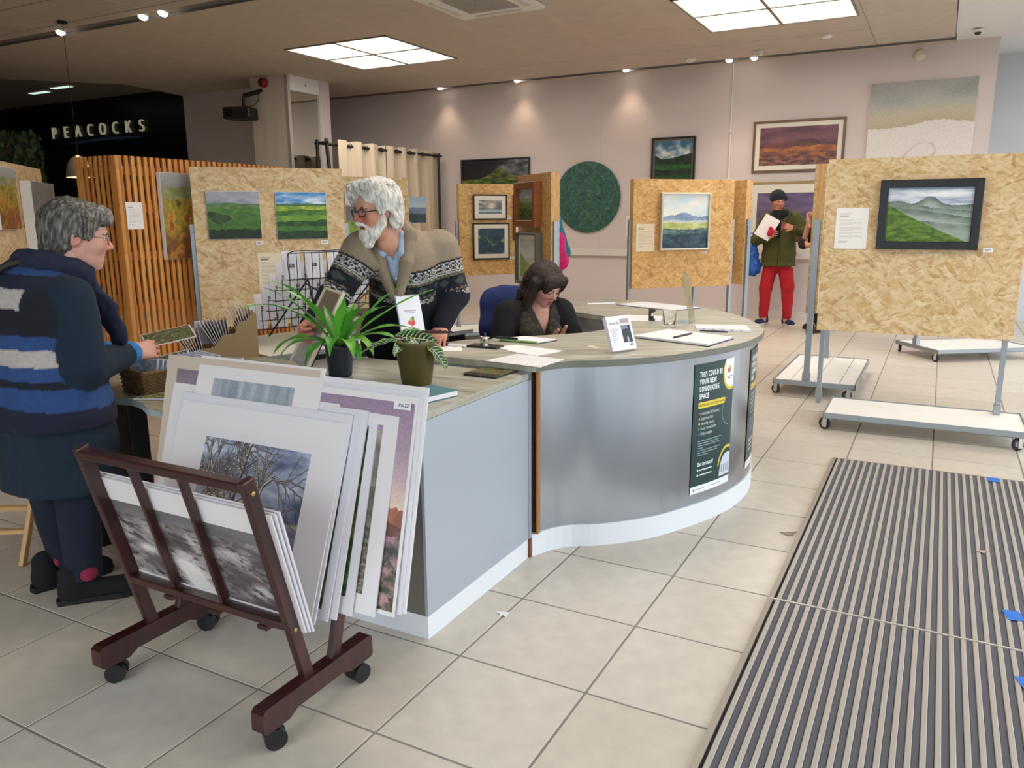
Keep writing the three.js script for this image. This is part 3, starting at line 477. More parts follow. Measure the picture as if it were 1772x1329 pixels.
// display group behind the seated woman
const pC = [-3.70, -6.42], qC = [-3.05, -7.15], LC = len(pC, qC);
const dC = display('strand board display with two black framed pictures, behind the seated woman', pC, qC, { warm: true, y0: 0.745, y1: 1.8, base: [-0.62, 0.3, -0.3, 0.42] });
hang(picture('framed_picture', 'black framed picture of light breaking over grey sea, above the dark blue one', 'picture', 0.42, 0.29, pm.seaLight, { frame: [0.016, 0.025, blackFrame], mount: 0.055 }), dC, LC, 0.38, 1.535);
hang(picture('framed_picture', 'black framed dark blue abstract picture below the grey sea picture', 'picture', 0.46, 0.43, pm.deepBlue, { frame: [0.018, 0.025, blackFrame], mount: 0.05 }), dC, LC, 0.39, 1.14);
hang(picture('framed_picture', 'narrow oak framed picture half hidden by the turned board', 'picture', 0.24, 0.53, pm.strip, { frame: [0.03, 0.025, oakFrame], mount: 0.04 }), dC, LC, 0.79, 1.415);
sheet('narrow sliver of white sheet beside the turned board', dC, LC, 0.82, 1.0, 0.14, 0.27);
priceTag('small tag at the right of the grey sea picture', dC, LC, 0.625, 1.41); priceTag('small tag at the right of the dark blue picture', dC, LC, 0.655, 0.94);
const pR = [-2.345, -5.325], qR = [-1.745, -4.80], LR = len(pR, qR);
const dR = display('strand board display turned almost edge-on with an oak framed green picture, behind the seated woman', pR, qR, { warm: true, y0: 0.45, y1: 1.8, base: [-0.4, 0.5, -0.4, 0.3] });
hang(picture('framed_painting', 'deep oak framed green landscape on the turned board', 'painting', 0.52, 0.4, pm.cottage, { frame: [0.06, 0.075, oakFrame] }), dR, LR, 0.34, 1.53);
hang(picture('framed_painting', 'grey framed pale hillside picture above the head of the seated woman', 'painting', 0.53, 0.48, pm.paleHill, { frame: [0.025, 0.07, greyFrame], mount: 0.04 }), dR, LR, 0.35, 1.04);
// displays at the left
const pD = [-3.67, -2.63], qD = [-2.94, -3.48], LD = len(pD, qD);
const dD = display('strand board display with two unframed green landscapes, behind the wire card rack', pD, qD, { y0: 0.6, y1: 1.8, base: [-0.55, 0.58, -0.1, 0.36] });
hang(picture('unframed_painting', 'unframed dark green landscape under grey clouds, left one of the pair', 'painting', 0.385, 0.355, pm.greenGrey, { canvas: 0.012 }), dD, LD, 0.29, 1.445);
hang(picture('unframed_painting', 'unframed bright green landscape under blue sky, right one of the pair', 'painting', 0.388, 0.36, pm.greenBright, { canvas: 0.012 }), dD, LD, 0.79, 1.44);
priceTag('small tag under the grey cloud landscape', dD, LD, 0.46, 1.235); priceTag('small tag under the bright green landscape', dD, LD, 0.955, 1.235);
sheet('cream information sheet left of the wire card rack', dD, LD, 0.535, 1.02, 0.2, 0.28, M.sheetWarm);
const pE = [-4.05, -3.57], qE = [-3.385, -4.99], uE = [0.424, -0.906], pE2 = [qE[0] - uE[0] * 1.2, qE[1] - uE[1] * 1.2], LE = 1.2;
const dE = display('strand board display half hidden behind the bearded man', pE2, qE, { y0: 0.65, y1: 1.8, base: [-0.6, 0.6, -0.5, 0.1] });
hang(picture('unframed_painting', 'tall unframed meadow painting partly hidden behind the head of the bearded man', 'painting', 0.5, 0.53, pm.meadow, { canvas: 0.015 }), dE, LE, 0.765, 1.39);
mesh('batten', metres(bc(0.5, 0.8, 1.47, 1.52, -0.107, -0.086), 2), M.pine, dE);
hang(picture('unframed_painting', 'small blue painting with dark trees beside the curtain', 'painting', 0.23, 0.255, pm.duskTrees, { canvas: 0.02 }), dE, LE, 1.315, 1.495, -0.084);
// slatted timber screen
{
  const t = thing('slatted_screen', 'orange timber screen of upright slats behind the woman in stripes', 'screen', [0, 0, 0]);
  const h0 = 0.06, h1 = 1.86, g = metres(bx(0.028, h1 - h0, 0.014, 0, (h0 + h1) / 2, 0, 0.002), 1.7);
  const gz = metres(bx(0.022, h1 - h0, 0.03, 0, (h0 + h1) / 2, 0, 0.002), 1.7);
  let k = 0;
  for (let z = -2.19; z > -3.72; z -= 0.052) { const s = mesh('slat', gz, M.larch[(k++ * 7 + (k >> 2)) % 4], t); s.position.set(-3.851, 0, z); }
  for (let x = -3.905; x > -4.25; x -= 0.056) { const s = mesh('slat', g, M.larch[(k++ * 5 + (k >> 1)) % 4], t); s.position.set(x, 0, -2.163); }
  mesh('corner_post', metres(bc(-3.885, -3.84, 0, h1, -2.2, -2.152, 0.003), 1.7), M.larch[0], t);
  for (const y of [1.76, 1.5, 1.16, 0.78, 0.45, 0.12]) {
    mesh('back_rail', metres(bc(-3.885, -3.863, y - 0.03, y + 0.03, -3.74, -2.2), 1.7, 0, 0, true), M.larch[1], t);
    mesh('back_rail', metres(bc(-4.28, -3.885, y - 0.03, y + 0.03, -2.198, -2.176), 1.7, 0, 0, true), M.larch[3], t);
  }
  mesh('end_post', metres(bc(-4.29, -4.25, 0, h1, -2.2, -2.152, 0.003), 1.7), M.larch[2], t); mesh('end_post', metres(bc(-3.885, -3.84, 0, h1, -3.78, -3.73, 0.003), 1.7), M.larch[2], t);
  const p = picture('unframed_painting', 'tall orange autumn woodland painting hung on the slatted screen', 'painting', 0.5, 0.635, pm.autumn, { canvas: 0.04 }); p.position.set(-3.838, 1.44, -2.72); p.rotation.y = PI / 2;
  const s = tag(mesh('information_sheet', bx(0.132, 0.19, 0.0025, 0, 0, 0.00125), M.sheet), 'white information sheet on the slats behind the head of the woman in stripes', 'sheet'); s.position.set(-3.838, 1.445, -2.262); s.rotation.y = PI / 2;
}
// display at the far left edge
const pF = [-4.0, -1.38], qF = [-4.855, -2.246], LF = len(pF, qF);
const dF = display('strand board display at the far left edge with autumn canvases', pF, qF, { y0: 0.6, y1: 1.8, base: [-0.6, 0.6, -0.5, 0.1] });
hang(picture('canvas_painting', 'thick white-sided canvas of autumn trees left of the woman in stripes', 'painting', 0.62, 0.72, pm.autumnB, { canvas: 0.07 }), dF, LF, 0.92, 1.33);
hang(picture('canvas_painting', 'autumn canvas cut off by the left edge of the photo', 'painting', 0.42, 0.4, pm.autumn, { canvas: 0.03 }), dF, LF, 0.22, 1.56);
// spare angled display base behind the right display
const dG = display('strand board display hidden behind the pale right board, only its angled white base showing', [1.18, -7.40], [1.98, -7.98], { y0: 0.7, y1: 1.75, base: [-0.55, 0.52, -0.32, 0.36], wheel: 0.04, planksAcross: false });
// ---------- pictures on the back wall ----------
function onWall(p, x, y) { p.position.set(x, y, W + 0.001); return p; }
onWall(picture('canvas_painting', 'wide dark painting of a green hill high on the back wall', 'painting', 1.26, 0.62, pm.darkHill, { frame: [0.02, 0.045, blackFrame] }), -5.165, 2.03);
{ const t = thing('round_painting', 'large round teal green abstract painting on the back wall', 'painting', [-3.545, 1.706, W + 0.001]); const g = new THREE.CylinderGeometry(0.53, 0.53, 0.03, 72); g.rotateX(PI / 2); g.translate(0, 0, 0.015); mesh('canvas', g, mat(0x4a6a5c, 0.7), t); const f = new THREE.CircleGeometry(0.528, 72); f.translate(0, 0, 0.031); mesh('painting', f, pm.roundTeal, t); }
onWall(picture('framed_painting', 'black framed dark green valley painting above the yellowish board', 'painting', 0.64, 0.68, pm.smallGreen, { frame: [0.022, 0.05, blackFrame], mount: 0.03, mountMat: mat(0x6a6256, 0.8) }), -2.225, 2.18);
onWall(picture('framed_painting', 'wide bronze framed purple and orange hill picture on the back wall, upper of two', 'painting', 1.165, 0.67, pm.purpleHills, { frame: [0.03, 0.04, bronzeFrame], mount: 0.06 }), -0.53, 2.325);
onWall(picture('framed_painting', 'gold framed purple sky picture behind the man in the green jacket, lower of two', 'painting', 1.16, 0.96, pm.purpleSky, { frame: [0.035, 0.035, goldFrame], mount: 0.12 }), -0.59, 1.39);
onWall(picture('canvas_painting', 'large pale unframed canvas of cream and grey at the upper right', 'painting', 1.18, 1.3, pm.paleLarge, { canvas: 0.04 }), 0.905, 2.38);
{ const s = tag(mesh('information_sheet', bx(0.18, 0.3, 0.003, 0, 0, 0.0015), M.sheet), 'small sheet on the back wall right of the round painting', 'sheet'); s.position.set(-2.83, 1.28, W + 0.001); }
// ---------- curtain on a black rail ----------
{
  const t = thing('curtain_rail', 'black freestanding rail with two posts behind the display boards', 'rail', [0, 0, 0]);
  const a = [-6.17, 2.4, -6.82], b = [-6.07, 2.4, -9.70];
  mesh('rail', rod(a, b, 0.02), M.black, t);
  mesh('post', rod([-6.14, 0.012, -6.82], [-6.14, 2.44, -6.82], 0.024), M.black, t); mesh('post', rod([-5.78, 0.012, -6.82], [-6.02, 2.45, -6.86], 0.024), M.black, t); mesh('post', rod([-6.07, 0.012, -9.62], [-6.07, 2.44, -9.62], 0.022), M.black, t);
  mesh('cross_bar', rod([-6.17, 2.40, -6.82], [-5.98, 2.40, -6.85], 0.018), M.black, t);
  for (const [x, z] of [[-6.14, -6.82], [-5.78, -6.82], [-6.07, -9.62]]) mesh('foot', cyl(0.05, 0.05, 0.012, x, 0.006, z), M.black, t);
  function curtain(z0, z1, label, folds) {
    const n = 160, rows = 14, pos = [], uv = [], ix = [];
    for (let j = 0; j <= rows; j++) for (let i = 0; i <= n; i++) { const u = i / n, y = lerp(0.12, 2.46, j / rows), ph = u * folds * 2 * PI, A = lerp(0.055, 0.042, j / rows); pos.push(-6.115 + Math.sin(ph) * A + 0.012 * Math.sin(ph * 2.3 + j * 0.2), y + 0.01 * Math.sin(ph + 1), lerp(z0, z1, u) + 0.015 * Math.sin(ph * 2)); uv.push(u * 4, y * 2); }
    for (let j = 0; j < rows; j++) for (let i = 0; i < n; i++) { const k = j * (n + 1) + i; ix.push(k, k + 1, k + n + 1, k + 1, k + n + 2, k + n + 1); }
    const g = new THREE.BufferGeometry(); g.setAttribute('position', new THREE.Float32BufferAttribute(pos, 3)); g.setAttribute('uv', new THREE.Float32BufferAttribute(uv, 2)); g.setIndex(ix); g.computeVertexNormals();
    const c = thing('curtain', label, 'curtain', [0, 0, 0]); mesh('cloth', g, mat(0xc4b49c, 0.95, 0, { side: THREE.DoubleSide }), c);
    for (let i = 0; i < folds * 2; i++) { const z = lerp(z0, z1, (i + 0.5) / (folds * 2)); const e = new THREE.TorusGeometry(0.03, 0.006, 8, 18); e.translate(-6.11, 2.4, z); mesh('eyelet', e, M.black, c); }
  }
  curtain(-7.2, -8.25, 'beige eyelet curtain nearer the column', 3); curtain(-8.28, -9.66, 'beige eyelet curtain nearer the back wall', 4);
}
// ---------- reception counter ----------
const laminate = tex(512, 512, (u, v) => { const n = fbm(u * 2.2, v * 16, 3, 5) + 0.6 * fbm(u * 5, v * 46, 8, 3), k = clamp(0.52 + n * 0.95, 0, 1); return mix3([140, 138, 122], [198, 194, 178], k); });
M.laminate = mat(0xffffff, 0.38, 0, { map: laminate });
M.lamEdge = mat(0xa9acab, 0.45, 0.1, { map: laminate });
M.brushed = mat(0xaab1bb, 0.2, 1, { anisotropy: 0.75, anisotropyRotation: Math.PI / 2 });
M.panelMetal = mat(0xb3bac4, 0.45, 0.45);
M.innerPanel = mat(0xb4b7ba, 0.6);
M.plinth = mat(0xdfe2e6, 0.4);
function spline(pts, n) { return new THREE.CatmullRomCurve3(pts.map(p => V(p[0], 0, p[1])), false, 'centripetal').getSpacedPoints(n).map(p => [p.x, p.z]); }
const outerPts = spline([[-0.115, -1.245], [-0.085, -1.32], [-0.03, -1.40], [0.085, -1.475], [0.269, -1.672], [0.393, -1.905], [0.468, -2.09], [0.512, -2.28], [0.525, -2.47], [0.505, -2.67], [0.45, -2.84], [0.35, -3.06], [0.19, -3.31], [0.02, -3.48], [-0.25, -3.665], [-0.55, -3.775], [-0.84, -3.81]], 90);
const innerPts = spline([[-0.825, -3.0], [-0.655, -2.955], [-0.461, -2.857], [-0.34, -2.72], [-0.275, -2.55], [-0.25, -2.36], [-0.29, -2.2], [-0.372, -2.079], [-0.483, -1.955], [-0.638, -1.795], [-0.74, -1.66], [-0.80, -1.5], [-0.80, -1.36], [-0.74, -1.25]], 50);
function inset(pts, d) { return pts.map((p, i) => { const a = pts[Math.max(0, i - 1)], b = pts[Math.min(pts.length - 1, i + 1)], tx = b[0] - a[0], tz = b[1] - a[1], L = Math.hypot(tx, tz); return [p[0] + (tz / L) * d, p[1] - (tx / L) * d]; }); }
// ribbon standing on a path, pushed d outwards (to the right hand of the path's run)
function ribbon(pts, y0, y1, d) {
  const q = inset(pts, -d).map(p => p), pos = [], uv = [], ix = []; let s = 0;
  q.forEach((p, i) => { if (i) s += Math.hypot(p[0] - q[i - 1][0], p[1] - q[i - 1][1]); pos.push(p[0], y0, p[1], p[0], y1, p[1]); uv.push(s, 0, s, 1); if (i) { const k = 2 * i; ix.push(k - 2, k, k - 1, k, k + 1, k - 1); } });
  uv.forEach((x, i) => { if (i % 2 === 0) uv[i] = x / s; });
  const g = new THREE.BufferGeometry(); g.setAttribute('position', new THREE.Float32BufferAttribute(pos, 3)); g.setAttribute('uv', new THREE.Float32BufferAttribute(uv, 2)); g.setIndex(ix); g.computeVertexNormals(); g.userData.length = s; return g;
}
function part(pts, a, b) { let s = 0, L = 0; for (let i = 1; i < pts.length; i++) L += Math.hypot(pts[i][0] - pts[i - 1][0], pts[i][1] - pts[i - 1][1]); const out = []; for (let i = 0; i < pts.length; i++) { if (i) s += Math.hypot(pts[i][0] - pts[i - 1][0], pts[i][1] - pts[i - 1][1]); if (s >= a && s <= b) out.push(pts[i]); } return out; }
const counterOut = inset(outerPts, 0.03);
const TOP = 0.835, LOW = 0.80;
{
  const t = thing('reception_counter', 'curved brushed steel reception counter with a grey wood-grain ring top', 'counter', [0, 0, 0]);
  const top = metres(shapeXZ([...outerPts, ...innerPts], TOP - 0.03, TOP, [], 0.0015), 1.1, 0.2, 0.1);
  { const p = top.attributes.position, uv = top.attributes.uv, c = Math.cos(0.5), s = Math.sin(0.5); for (let i = 0; i < p.count; i++) uv.setXY(i, 1.1 * (p.getX(i) * c - p.getZ(i) * s), 1.1 * (p.getX(i) * s + p.getZ(i) * c)); }
  mesh('worktop', top, M.laminate, t);
  mesh('top_edging', ribbon(outerPts, TOP - 0.0295, TOP - 0.001, 0.001), M.lamEdge, t);
  const inn = inset(innerPts, 0.03);
  mesh('carcass', shapeXZ([...inset(outerPts, 0.034), ...inn], 0.1, TOP - 0.03), M.innerPanel, t);
  mesh('steel_skin', ribbon(counterOut, 0.1, TOP - 0.03, 0.001), M.brushed, t);
  mesh('plinth', shapeXZ([...inset(outerPts, 0.022), ...inset(innerPts, 0.08)], 0, 0.1), M.plinth, t);
  mesh('edge_strip', bc(-0.125, -0.1165, 0.1, TOP - 0.031, -1.29, -1.265), mat(0x9a6a3c, 0.6), t);
}
const posterTex = canvasTex(760, 1188, (c, w, h) => {
  c.fillStyle = '#1f3a3c'; c.fillRect(0, 0, w, h); c.fillStyle = '#e4e6ea'; c.fillRect(0, h - 70, w, 70);
  c.fillStyle = '#d7c22e'; c.beginPath(); c.arc(w - 60, 120, 172, 0, 7); c.fill(); c.fillStyle = '#f2f3f5'; c.beginPath(); c.arc(w - 50, 105, 158, 0, 7); c.fill();
  [['#d8333a', -34, 0], ['#e0b62c', -8, -22], ['#5aa04a', 18, 0], ['#d8333a', -14, 18]].forEach(([k, x, y]) => { c.fillStyle = k; c.beginPath(); c.ellipse(w - 90 + x, 100 + y, 15, 26, 0.3, 0, 7); c.fill(); });
  c.fillStyle = '#54606a'; c.fillRect(w - 150, 160, 120, 8); c.fillRect(w - 140, 176, 100, 8);
  c.fillStyle = '#eef0f2'; c.font = 'bold 66px sans-serif';['THIS COULD BE', 'YOUR NEW', 'COWORKING', 'SPACE'].forEach((s, i) => { c.save(); c.translate(90, 118 + i * 66); c.scale(0.88, 1); c.fillText(s, 0, 0); c.restore(); });
  c.fillStyle = '#e2c62a'; c.beginPath(); c.roundRect(84, 346, 500, 56, 12); c.fill(); c.fillStyle = '#26343a'; c.font = 'bold 30px sans-serif'; c.fillText('Memberships from £150 per month', 100, 384, 468);
  c.font = '34px sans-serif';['Unlimited 24/7 access', 'Superfast WiFi', 'Meeting Rooms', 'Fresh Tea & Coffee', 'Cosy Lounges'].forEach((s, i) => { c.fillStyle = ['#d8333a', '#d99a2c', '#e0c22c', '#5aa04a', '#3a5aa8'][i]; c.fillRect(100, 440 + i * 46, 22, 22); c.fillStyle = '#e3e6e8'; c.fillText(s, 140, 464 + i * 46, 330); });
  c.fillStyle = '#9fb0b2'; for (let i = 0; i < 7; i++) c.fillRect(104, 700 + i * 22, [430, 380, 400, 90, 420, 360, 210][i], 6);
  c.fillStyle = '#eef0f2'; c.font = 'bold 50px sans-serif'; c.fillText('Get in touch!', 104, 938, 290);
  c.fillStyle = '#d7dcde'; for (const y of [976, 1022]) { c.beginPath(); c.arc(118, y, 13, 0, 7); c.fill(); c.fillRect(144, y - 6, 230, 12); }
  c.fillStyle = '#d7c22e'; c.beginPath(); c.arc(w - 60, h - 160, 200, 3.3, 5.6); c.lineWidth = 26; c.strokeStyle = '#cdbb3a'; c.stroke();
  c.fillStyle = '#c9ced4'; c.beginPath(); c.moveTo(w - 230, h - 90); c.quadraticCurveTo(w - 220, h - 280, w - 90, h - 300); c.lineTo(w, h - 300); c.lineTo(w, h - 90); c.fill();
  c.fillStyle = '#8b99a8'; for (let i = 0; i < 4; i++) c.fillRect(w - 190 + i * 48, h - 200, 30, 80);
  c.strokeStyle = '#8fa3a5'; c.lineWidth = 6; c.beginPath(); c.arc(w - 90, 480, 130, 1.4, 4.4); c.stroke();
  c.fillStyle = '#b23a3a'; c.fillRect(50, h - 44, 26, 18); c.fillStyle = '#9aa0a6'; c.fillRect(90, h - 40, 160, 8); c.fillRect(360, h - 40, 200, 8);
});
M.poster = mat(0xffffff, 0.35, 0, { map: posterTex });
{
  const g = ribbon(part(counterOut, 0.80, 1.155), 0.15, 0.765, 0.004); const a = tag(mesh('poster', g, M.poster), 'dark green coworking poster facing the camera on the steel counter', 'poster'); a.castShadow = false;
  tag(mesh('poster', ribbon(part(counterOut, 1.33, 1.68), 0.15, 0.765, 0.004), M.poster), 'second dark green poster seen edge-on round the far curve of the counter', 'poster');
}
{ // lower straight desk
  const t = thing('low_desk', 'low straight desk unit with grey wood-grain top and pale metal front, beside the print rack', 'desk', [0, 0, 0]);
  mesh('worktop', metres(bc(-1.13, -0.145, LOW - 0.026, LOW, -1.238, -0.482, 0.002), 1.1, 0.3, 0.45), M.laminate, t);
  mesh('front_panel', bc(-0.158, -0.146, 0.085, LOW - 0.027, -1.236, -0.484), M.panelMetal, t);
  mesh('side_panel', bc(-1.12, -0.16, 0.085, LOW - 0.027, -0.497, -0.485), mat(0x8d8a86, 0.33, 0.85), t);
  mesh('carcass', bc(-1.12, -0.16, 0.085, LOW - 0.028, -1.23, -0.5), M.innerPanel, t);
  mesh('plinth', bc(-1.12, -0.148, 0, 0.084, -1.236, -0.486), M.plinth, t);
  mesh('edge_strip', bc(-0.15, -0.138, 0.001, 0.084, -1.25, -1.238), mat(0x7a4a2c, 0.6), t);
  mesh('end_trim', bc(-0.158, -0.142, 0.086, LOW - 0.03, -1.262, -1.237), M.panelMetal, t);
}
// flat things from corner points in plan
function slab(name, label, cat, pts, y0, h, m, group) { const cx = pts.reduce((a, p) => a + p[0], 0) / pts.length, cz = pts.reduce((a, p) => a + p[1], 0) / pts.length; const g = shapeXZ(pts.map(p => [p[0] - cx, p[1] - cz]), 0, h); const o = tag(mesh(name, g, m), label, cat, group); o.position.set(cx, y0 + 0.0006, cz); return o; }
const linesTex = canvasTex(256, 360, (c, w, h) => { c.fillStyle = '#eceaea'; c.fillRect(0, 0, w, h); c.fillStyle = '#c4bfc4'; for (let y = 26; y < h - 20; y += 15) c.fillRect(22, y, y % 60 < 15 ? 120 : 208, 4); });
const formTex = canvasTex(256, 360, (c, w, h) => { c.fillStyle = '#eeecea'; c.fillRect(0, 0, w, h); c.fillStyle = '#c98aa0'; c.fillRect(90, 250, 40, 16); c.fillStyle = '#8a7f9a'; c.fillRect(150, 300, 70, 12); c.fillStyle = '#d2cdd0'; for (let y = 30; y < 220; y += 20) c.fillRect(24, y, 200, 3); });
function planUV(o, a, b) { const g = o.geometry, p = g.attributes.position, uv = g.attributes.uv, ux = b[0] - a[0], uz = b[1] - a[1], L = Math.hypot(ux, uz); g.computeBoundingBox(); const s = g.boundingBox.getSize(V(0, 0, 0)), k = 1 / Math.max(s.x, s.z); for (let i = 0; i < p.count; i++) uv.setXY(i, (p.getX(i) * ux + p.getZ(i) * uz) / L * k + 0.5, (-p.getX(i) * uz + p.getZ(i) * ux) / L * k + 0.5); return o; }
M.lines = mat(0xffffff, 0.85, 0, { map: linesTex }); M.form = mat(0xffffff, 0.85, 0, { map: formTex });
planUV(slab('paper_sheet', 'typed white paper sheet overlapping the front corner of the counter top', 'paper', [[-0.347, -1.235], [-0.30, -1.44], [-0.062, -1.405], [-0.075, -1.205]], TOP, 0.0016, M.lines), [0, 0], [0.2, 1]);
planUV(slab('paper_sheet', 'white form with small pink and blue marks behind the typed sheet', 'paper', [[-0.475, -1.56], [-0.425, -1.66], [-0.155, -1.60], [-0.205, -1.43], [-0.345, -1.48]], TOP, 0.0014, M.form), [0, 0], [1, -0.2]);
{ const t = thing('spiral_notebook', 'white notebook with green spiral edge in front of the seated woman', 'notebook', [0, TOP + 0.001, 0]);
  mesh('cover', shapeXZ([[-0.555, -1.73], [-0.345, -1.725], [-0.305, -1.855], [-0.495, -1.875]], 0, 0.003), mat(0x2f3a34, 0.6), t); mesh('pages', shapeXZ([[-0.55, -1.733], [-0.348, -1.728], [-0.31, -1.852], [-0.494, -1.871]], 0.003, 0.009), M.paper, t);
  const sp = []; for (let i = 0; i < 26; i++) { const g = new THREE.TorusGeometry(0.0065, 0.0014, 6, 12); g.rotateY(PI / 2); g.translate(lerp(-0.545, -0.352, i / 25), 0.005, -1.729); sp.push(g); } tag(mesh('spiral', sp, mat(0x6fae3c, 0.4), t), null, null, null, 'stuff'); }
{ const t = thing('pen', 'thick black pen lying along the green spiral notebook', 'pen', [-0.515, TOP + 0.018, -1.728]); mesh('barrel', rod([-0.05, 0, 0], [0.06, 0, -0.002], 0.0055, 12), M.black, t); mesh('cap', rod([-0.055, 0, 0], [-0.02, 0, 0], 0.0068, 12), mat(0x2a2c2e, 0.35), t); }
{ const t = thing('mobile_phone', 'black mobile phone lying on the counter near the hand of the bearded man', 'phone', [-0.525, TOP + 0.005, -1.545], 0.06); mesh('case', bx(0.155, 0.0095, 0.078, 0, 0, 0, 0.004), mat(0x141414, 0.4), t); mesh('screen', bx(0.142, 0.0012, 0.068, 0, 0.0048, 0), mat(0x0c0d10, 0.12), t); }
{ const t = thing('steel_pot', 'tiny shiny steel pot with a black knob beside the phone', 'pot', [-0.582, TOP, -1.64]); mesh('body', lathe([[0, 0.0005], [0.019, 0.0005], [0.022, 0.004], [0.024, 0.028], [0.021, 0.032], [0.009, 0.035], [0, 0.036]], 24), M.chrome, t); mesh('knob', cyl(0.007, 0.006, 0.014, 0, 0.042, 0, 14), M.black, t); mesh('handle', bx(0.016, 0.006, 0.006, 0.03, 0.026, 0), M.black, t); }
{ const t = thing('open_notebook', 'large open blank notebook at the front curve of the counter', 'notebook', [0, TOP + 0.0006, 0]); mesh('cover', shapeXZ([[-0.016, -2.103], [0.387, -1.995], [0.438, -2.277], [0.068, -2.41]], 0, 0.003), mat(0x3a3f4a, 0.6), t); mesh('page', shapeXZ([[-0.008, -2.107], [0.185, -2.053], [0.248, -2.34], [0.072, -2.4]], 0.003, 0.012), M.paper, t); mesh('page', shapeXZ([[0.19, -2.052], [0.38, -2.0], [0.43, -2.275], [0.252, -2.338]], 0.003, 0.012), M.paper, t); }
{ const t = thing('pen', 'black pen lying in the fold of the open blank notebook', 'pen', [0.215, TOP + 0.017, -2.19], 1.35); mesh('barrel', rod([-0.09, 0, 0], [0.075, 0, 0], 0.0048, 12), M.black, t); mesh('tip', cyl(0.0048, 0.001, 0.015, 0, 0, 0, 12).rotateZ(-PI / 2).translate(0.082, 0, 0), M.chrome, t); }
{ const a = slab('paper_stack', 'low stack of white papers at the right edge of the counter', 'papers', [[0.146, -2.64], [0.196, -2.495], [0.464, -2.545], [0.396, -2.733]], TOP, 0.012, M.lines); planUV(a, [0, 0], [1, 0.1]); const p = thing('pen', 'slim dark pen partly under the low paper stack', 'pen', [0.29, TOP + 0.005, -2.475], 0.08); mesh('barrel', rod([-0.07, 0, 0], [0.07, 0, 0], 0.004, 10), mat(0x2c3454, 0.4), p); }
planUV(slab('paper_sheet', 'plain white sheet under the black stapler', 'paper', [[-0.37, -2.96], [-0.245, -2.70], [-0.06, -2.755], [-0.15, -2.99]], TOP, 0.0015, M.paper), [0, 0], [1, 0]);
{ const t = thing('open_booklet', 'open booklet with printed pages at the back of the counter', 'booklet', [0, TOP + 0.0006, 0]); mesh('cover', shapeXZ([[-0.61, -3.45], [-0.50, -3.665], [-0.05, -3.49], [-0.17, -3.27]], 0, 0.003), mat(0x3a4468, 0.6), t); mesh('page', shapeXZ([[-0.60, -3.45], [-0.495, -3.655], [-0.28, -3.575], [-0.395, -3.36]], 0.003, 0.008), M.lines, t); mesh('page', shapeXZ([[-0.385, -3.36], [-0.27, -3.575], [-0.06, -3.49], [-0.172, -3.278]], 0.003, 0.008), M.lines, t); }
{ const t = thing('stapler', 'small black stapler standing upright on a white sheet', 'stapler', [-0.135, TOP + 0.0022, -2.76], 0.6); mesh('base', bx(0.03, 0.012, 0.045, 0, 0.006, 0, 0.004), mat(0x23302a, 0.4), t); mesh('body', bx(0.026, 0.05, 0.03, -0.002, 0.035, -0.004, 0.008), M.black, t); mesh('head', bx(0.03, 0.016, 0.05, 0, 0.062, 0.006, 0.006), mat(0x1c2420, 0.35), t); mesh('label', bx(0.014, 0.018, 0.001, 0, 0.036, 0.0125), M.white, t); }
{ const g = lathe([[0, 0], [0.014, 0], [0.015, 0.004], [0.01, 0.009], [0, 0.01]], 20); const o = tag(mesh('steel_disc', g, M.chrome), 'small round steel disc right of the black stapler', 'disc'); o.position.set(-0.072, TOP + 0.0022, -2.79); }
{ const t = thing('glass_tumbler', 'clear cut glass tumbler beside the black stapler', 'glass', [0.03, TOP + 0.0006, -2.56]); const pts = [[0, 0], [0.029, 0], [0.031, 0.004], [0.038, 0.088], [0.0355, 0.088], [0.0285, 0.014], [0, 0.012]]; mesh('body', lathe(pts, 12), mat(0xffffff, 0.02, 0, { transmission: 1, thickness: 0.004, ior: 1.48 }), t); const f = []; for (let i = 0; i < 12; i++) { const a = (i + 0.5) * PI / 6; f.push(bar([Math.cos(a) * 0.0315, 0.012, Math.sin(a) * 0.0315], [Math.cos(a) * 0.0355, 0.055, Math.sin(a) * 0.0355], 0.004, 0.003)); } mesh('cut_facets', f, M.glass, t); }
{ // leaning acrylic sign and leaflet holders
  const t = thing('acrylic_sign', 'tall clear acrylic sign holder seen edge-on near the glass tumbler', 'sign holder', [0.06, TOP + 0.0006, -2.79], 1.66);
  const g = bx(0.15, 0.27, 0.006, 0, 0.135, 0, 0.002); g.rotateX(-0.17); g.translate(0, 0.002, 0.03); mesh('front', g, mat(0xdfe0cf, 0.08, 0, { transmission: 0.8, thickness: 0, ior: 1.4 }), t); mesh('foot', bx(0.15, 0.004, 0.1, 0, 0.002, -0.02, 0.001), M.acrylic, t);
}
const leafletTex = canvasTex(280, 300, (c, w, h) => { c.fillStyle = '#ebe9ec'; c.fillRect(0, 0, w, h); c.fillStyle = '#a898a2'; c.fillRect(150, 26, 106, 40); c.fillStyle = '#e4d4cc'; c.fillRect(150, 66, 106, 20); c.fillStyle = '#26303c'; c.fillRect(150, 86, 106, 150); c.fillStyle = '#6c84a4'; c.beginPath(); c.moveTo(150, 120); c.lineTo(160, 86); c.lineTo(216, 86); c.lineTo(236, 112); c.lineTo(190, 118); c.fill(); c.fillStyle = '#bfb2b4'; c.fillRect(196, 190, 20, 40); c.fillStyle = '#33508c'; c.fillRect(214, 250, 40, 14); c.fillStyle = '#3c4440'; c.font = 'bold 30px serif'; c.fillText('Bracket Hill', 22, 72, 116); c.fillStyle = '#a9aab4'; for (let i = 0; i < 9; i++) c.fillRect(26, 110 + i * 16, [90, 84, 60, 70, 50, 72, 58, 66, 40][i], 5); });
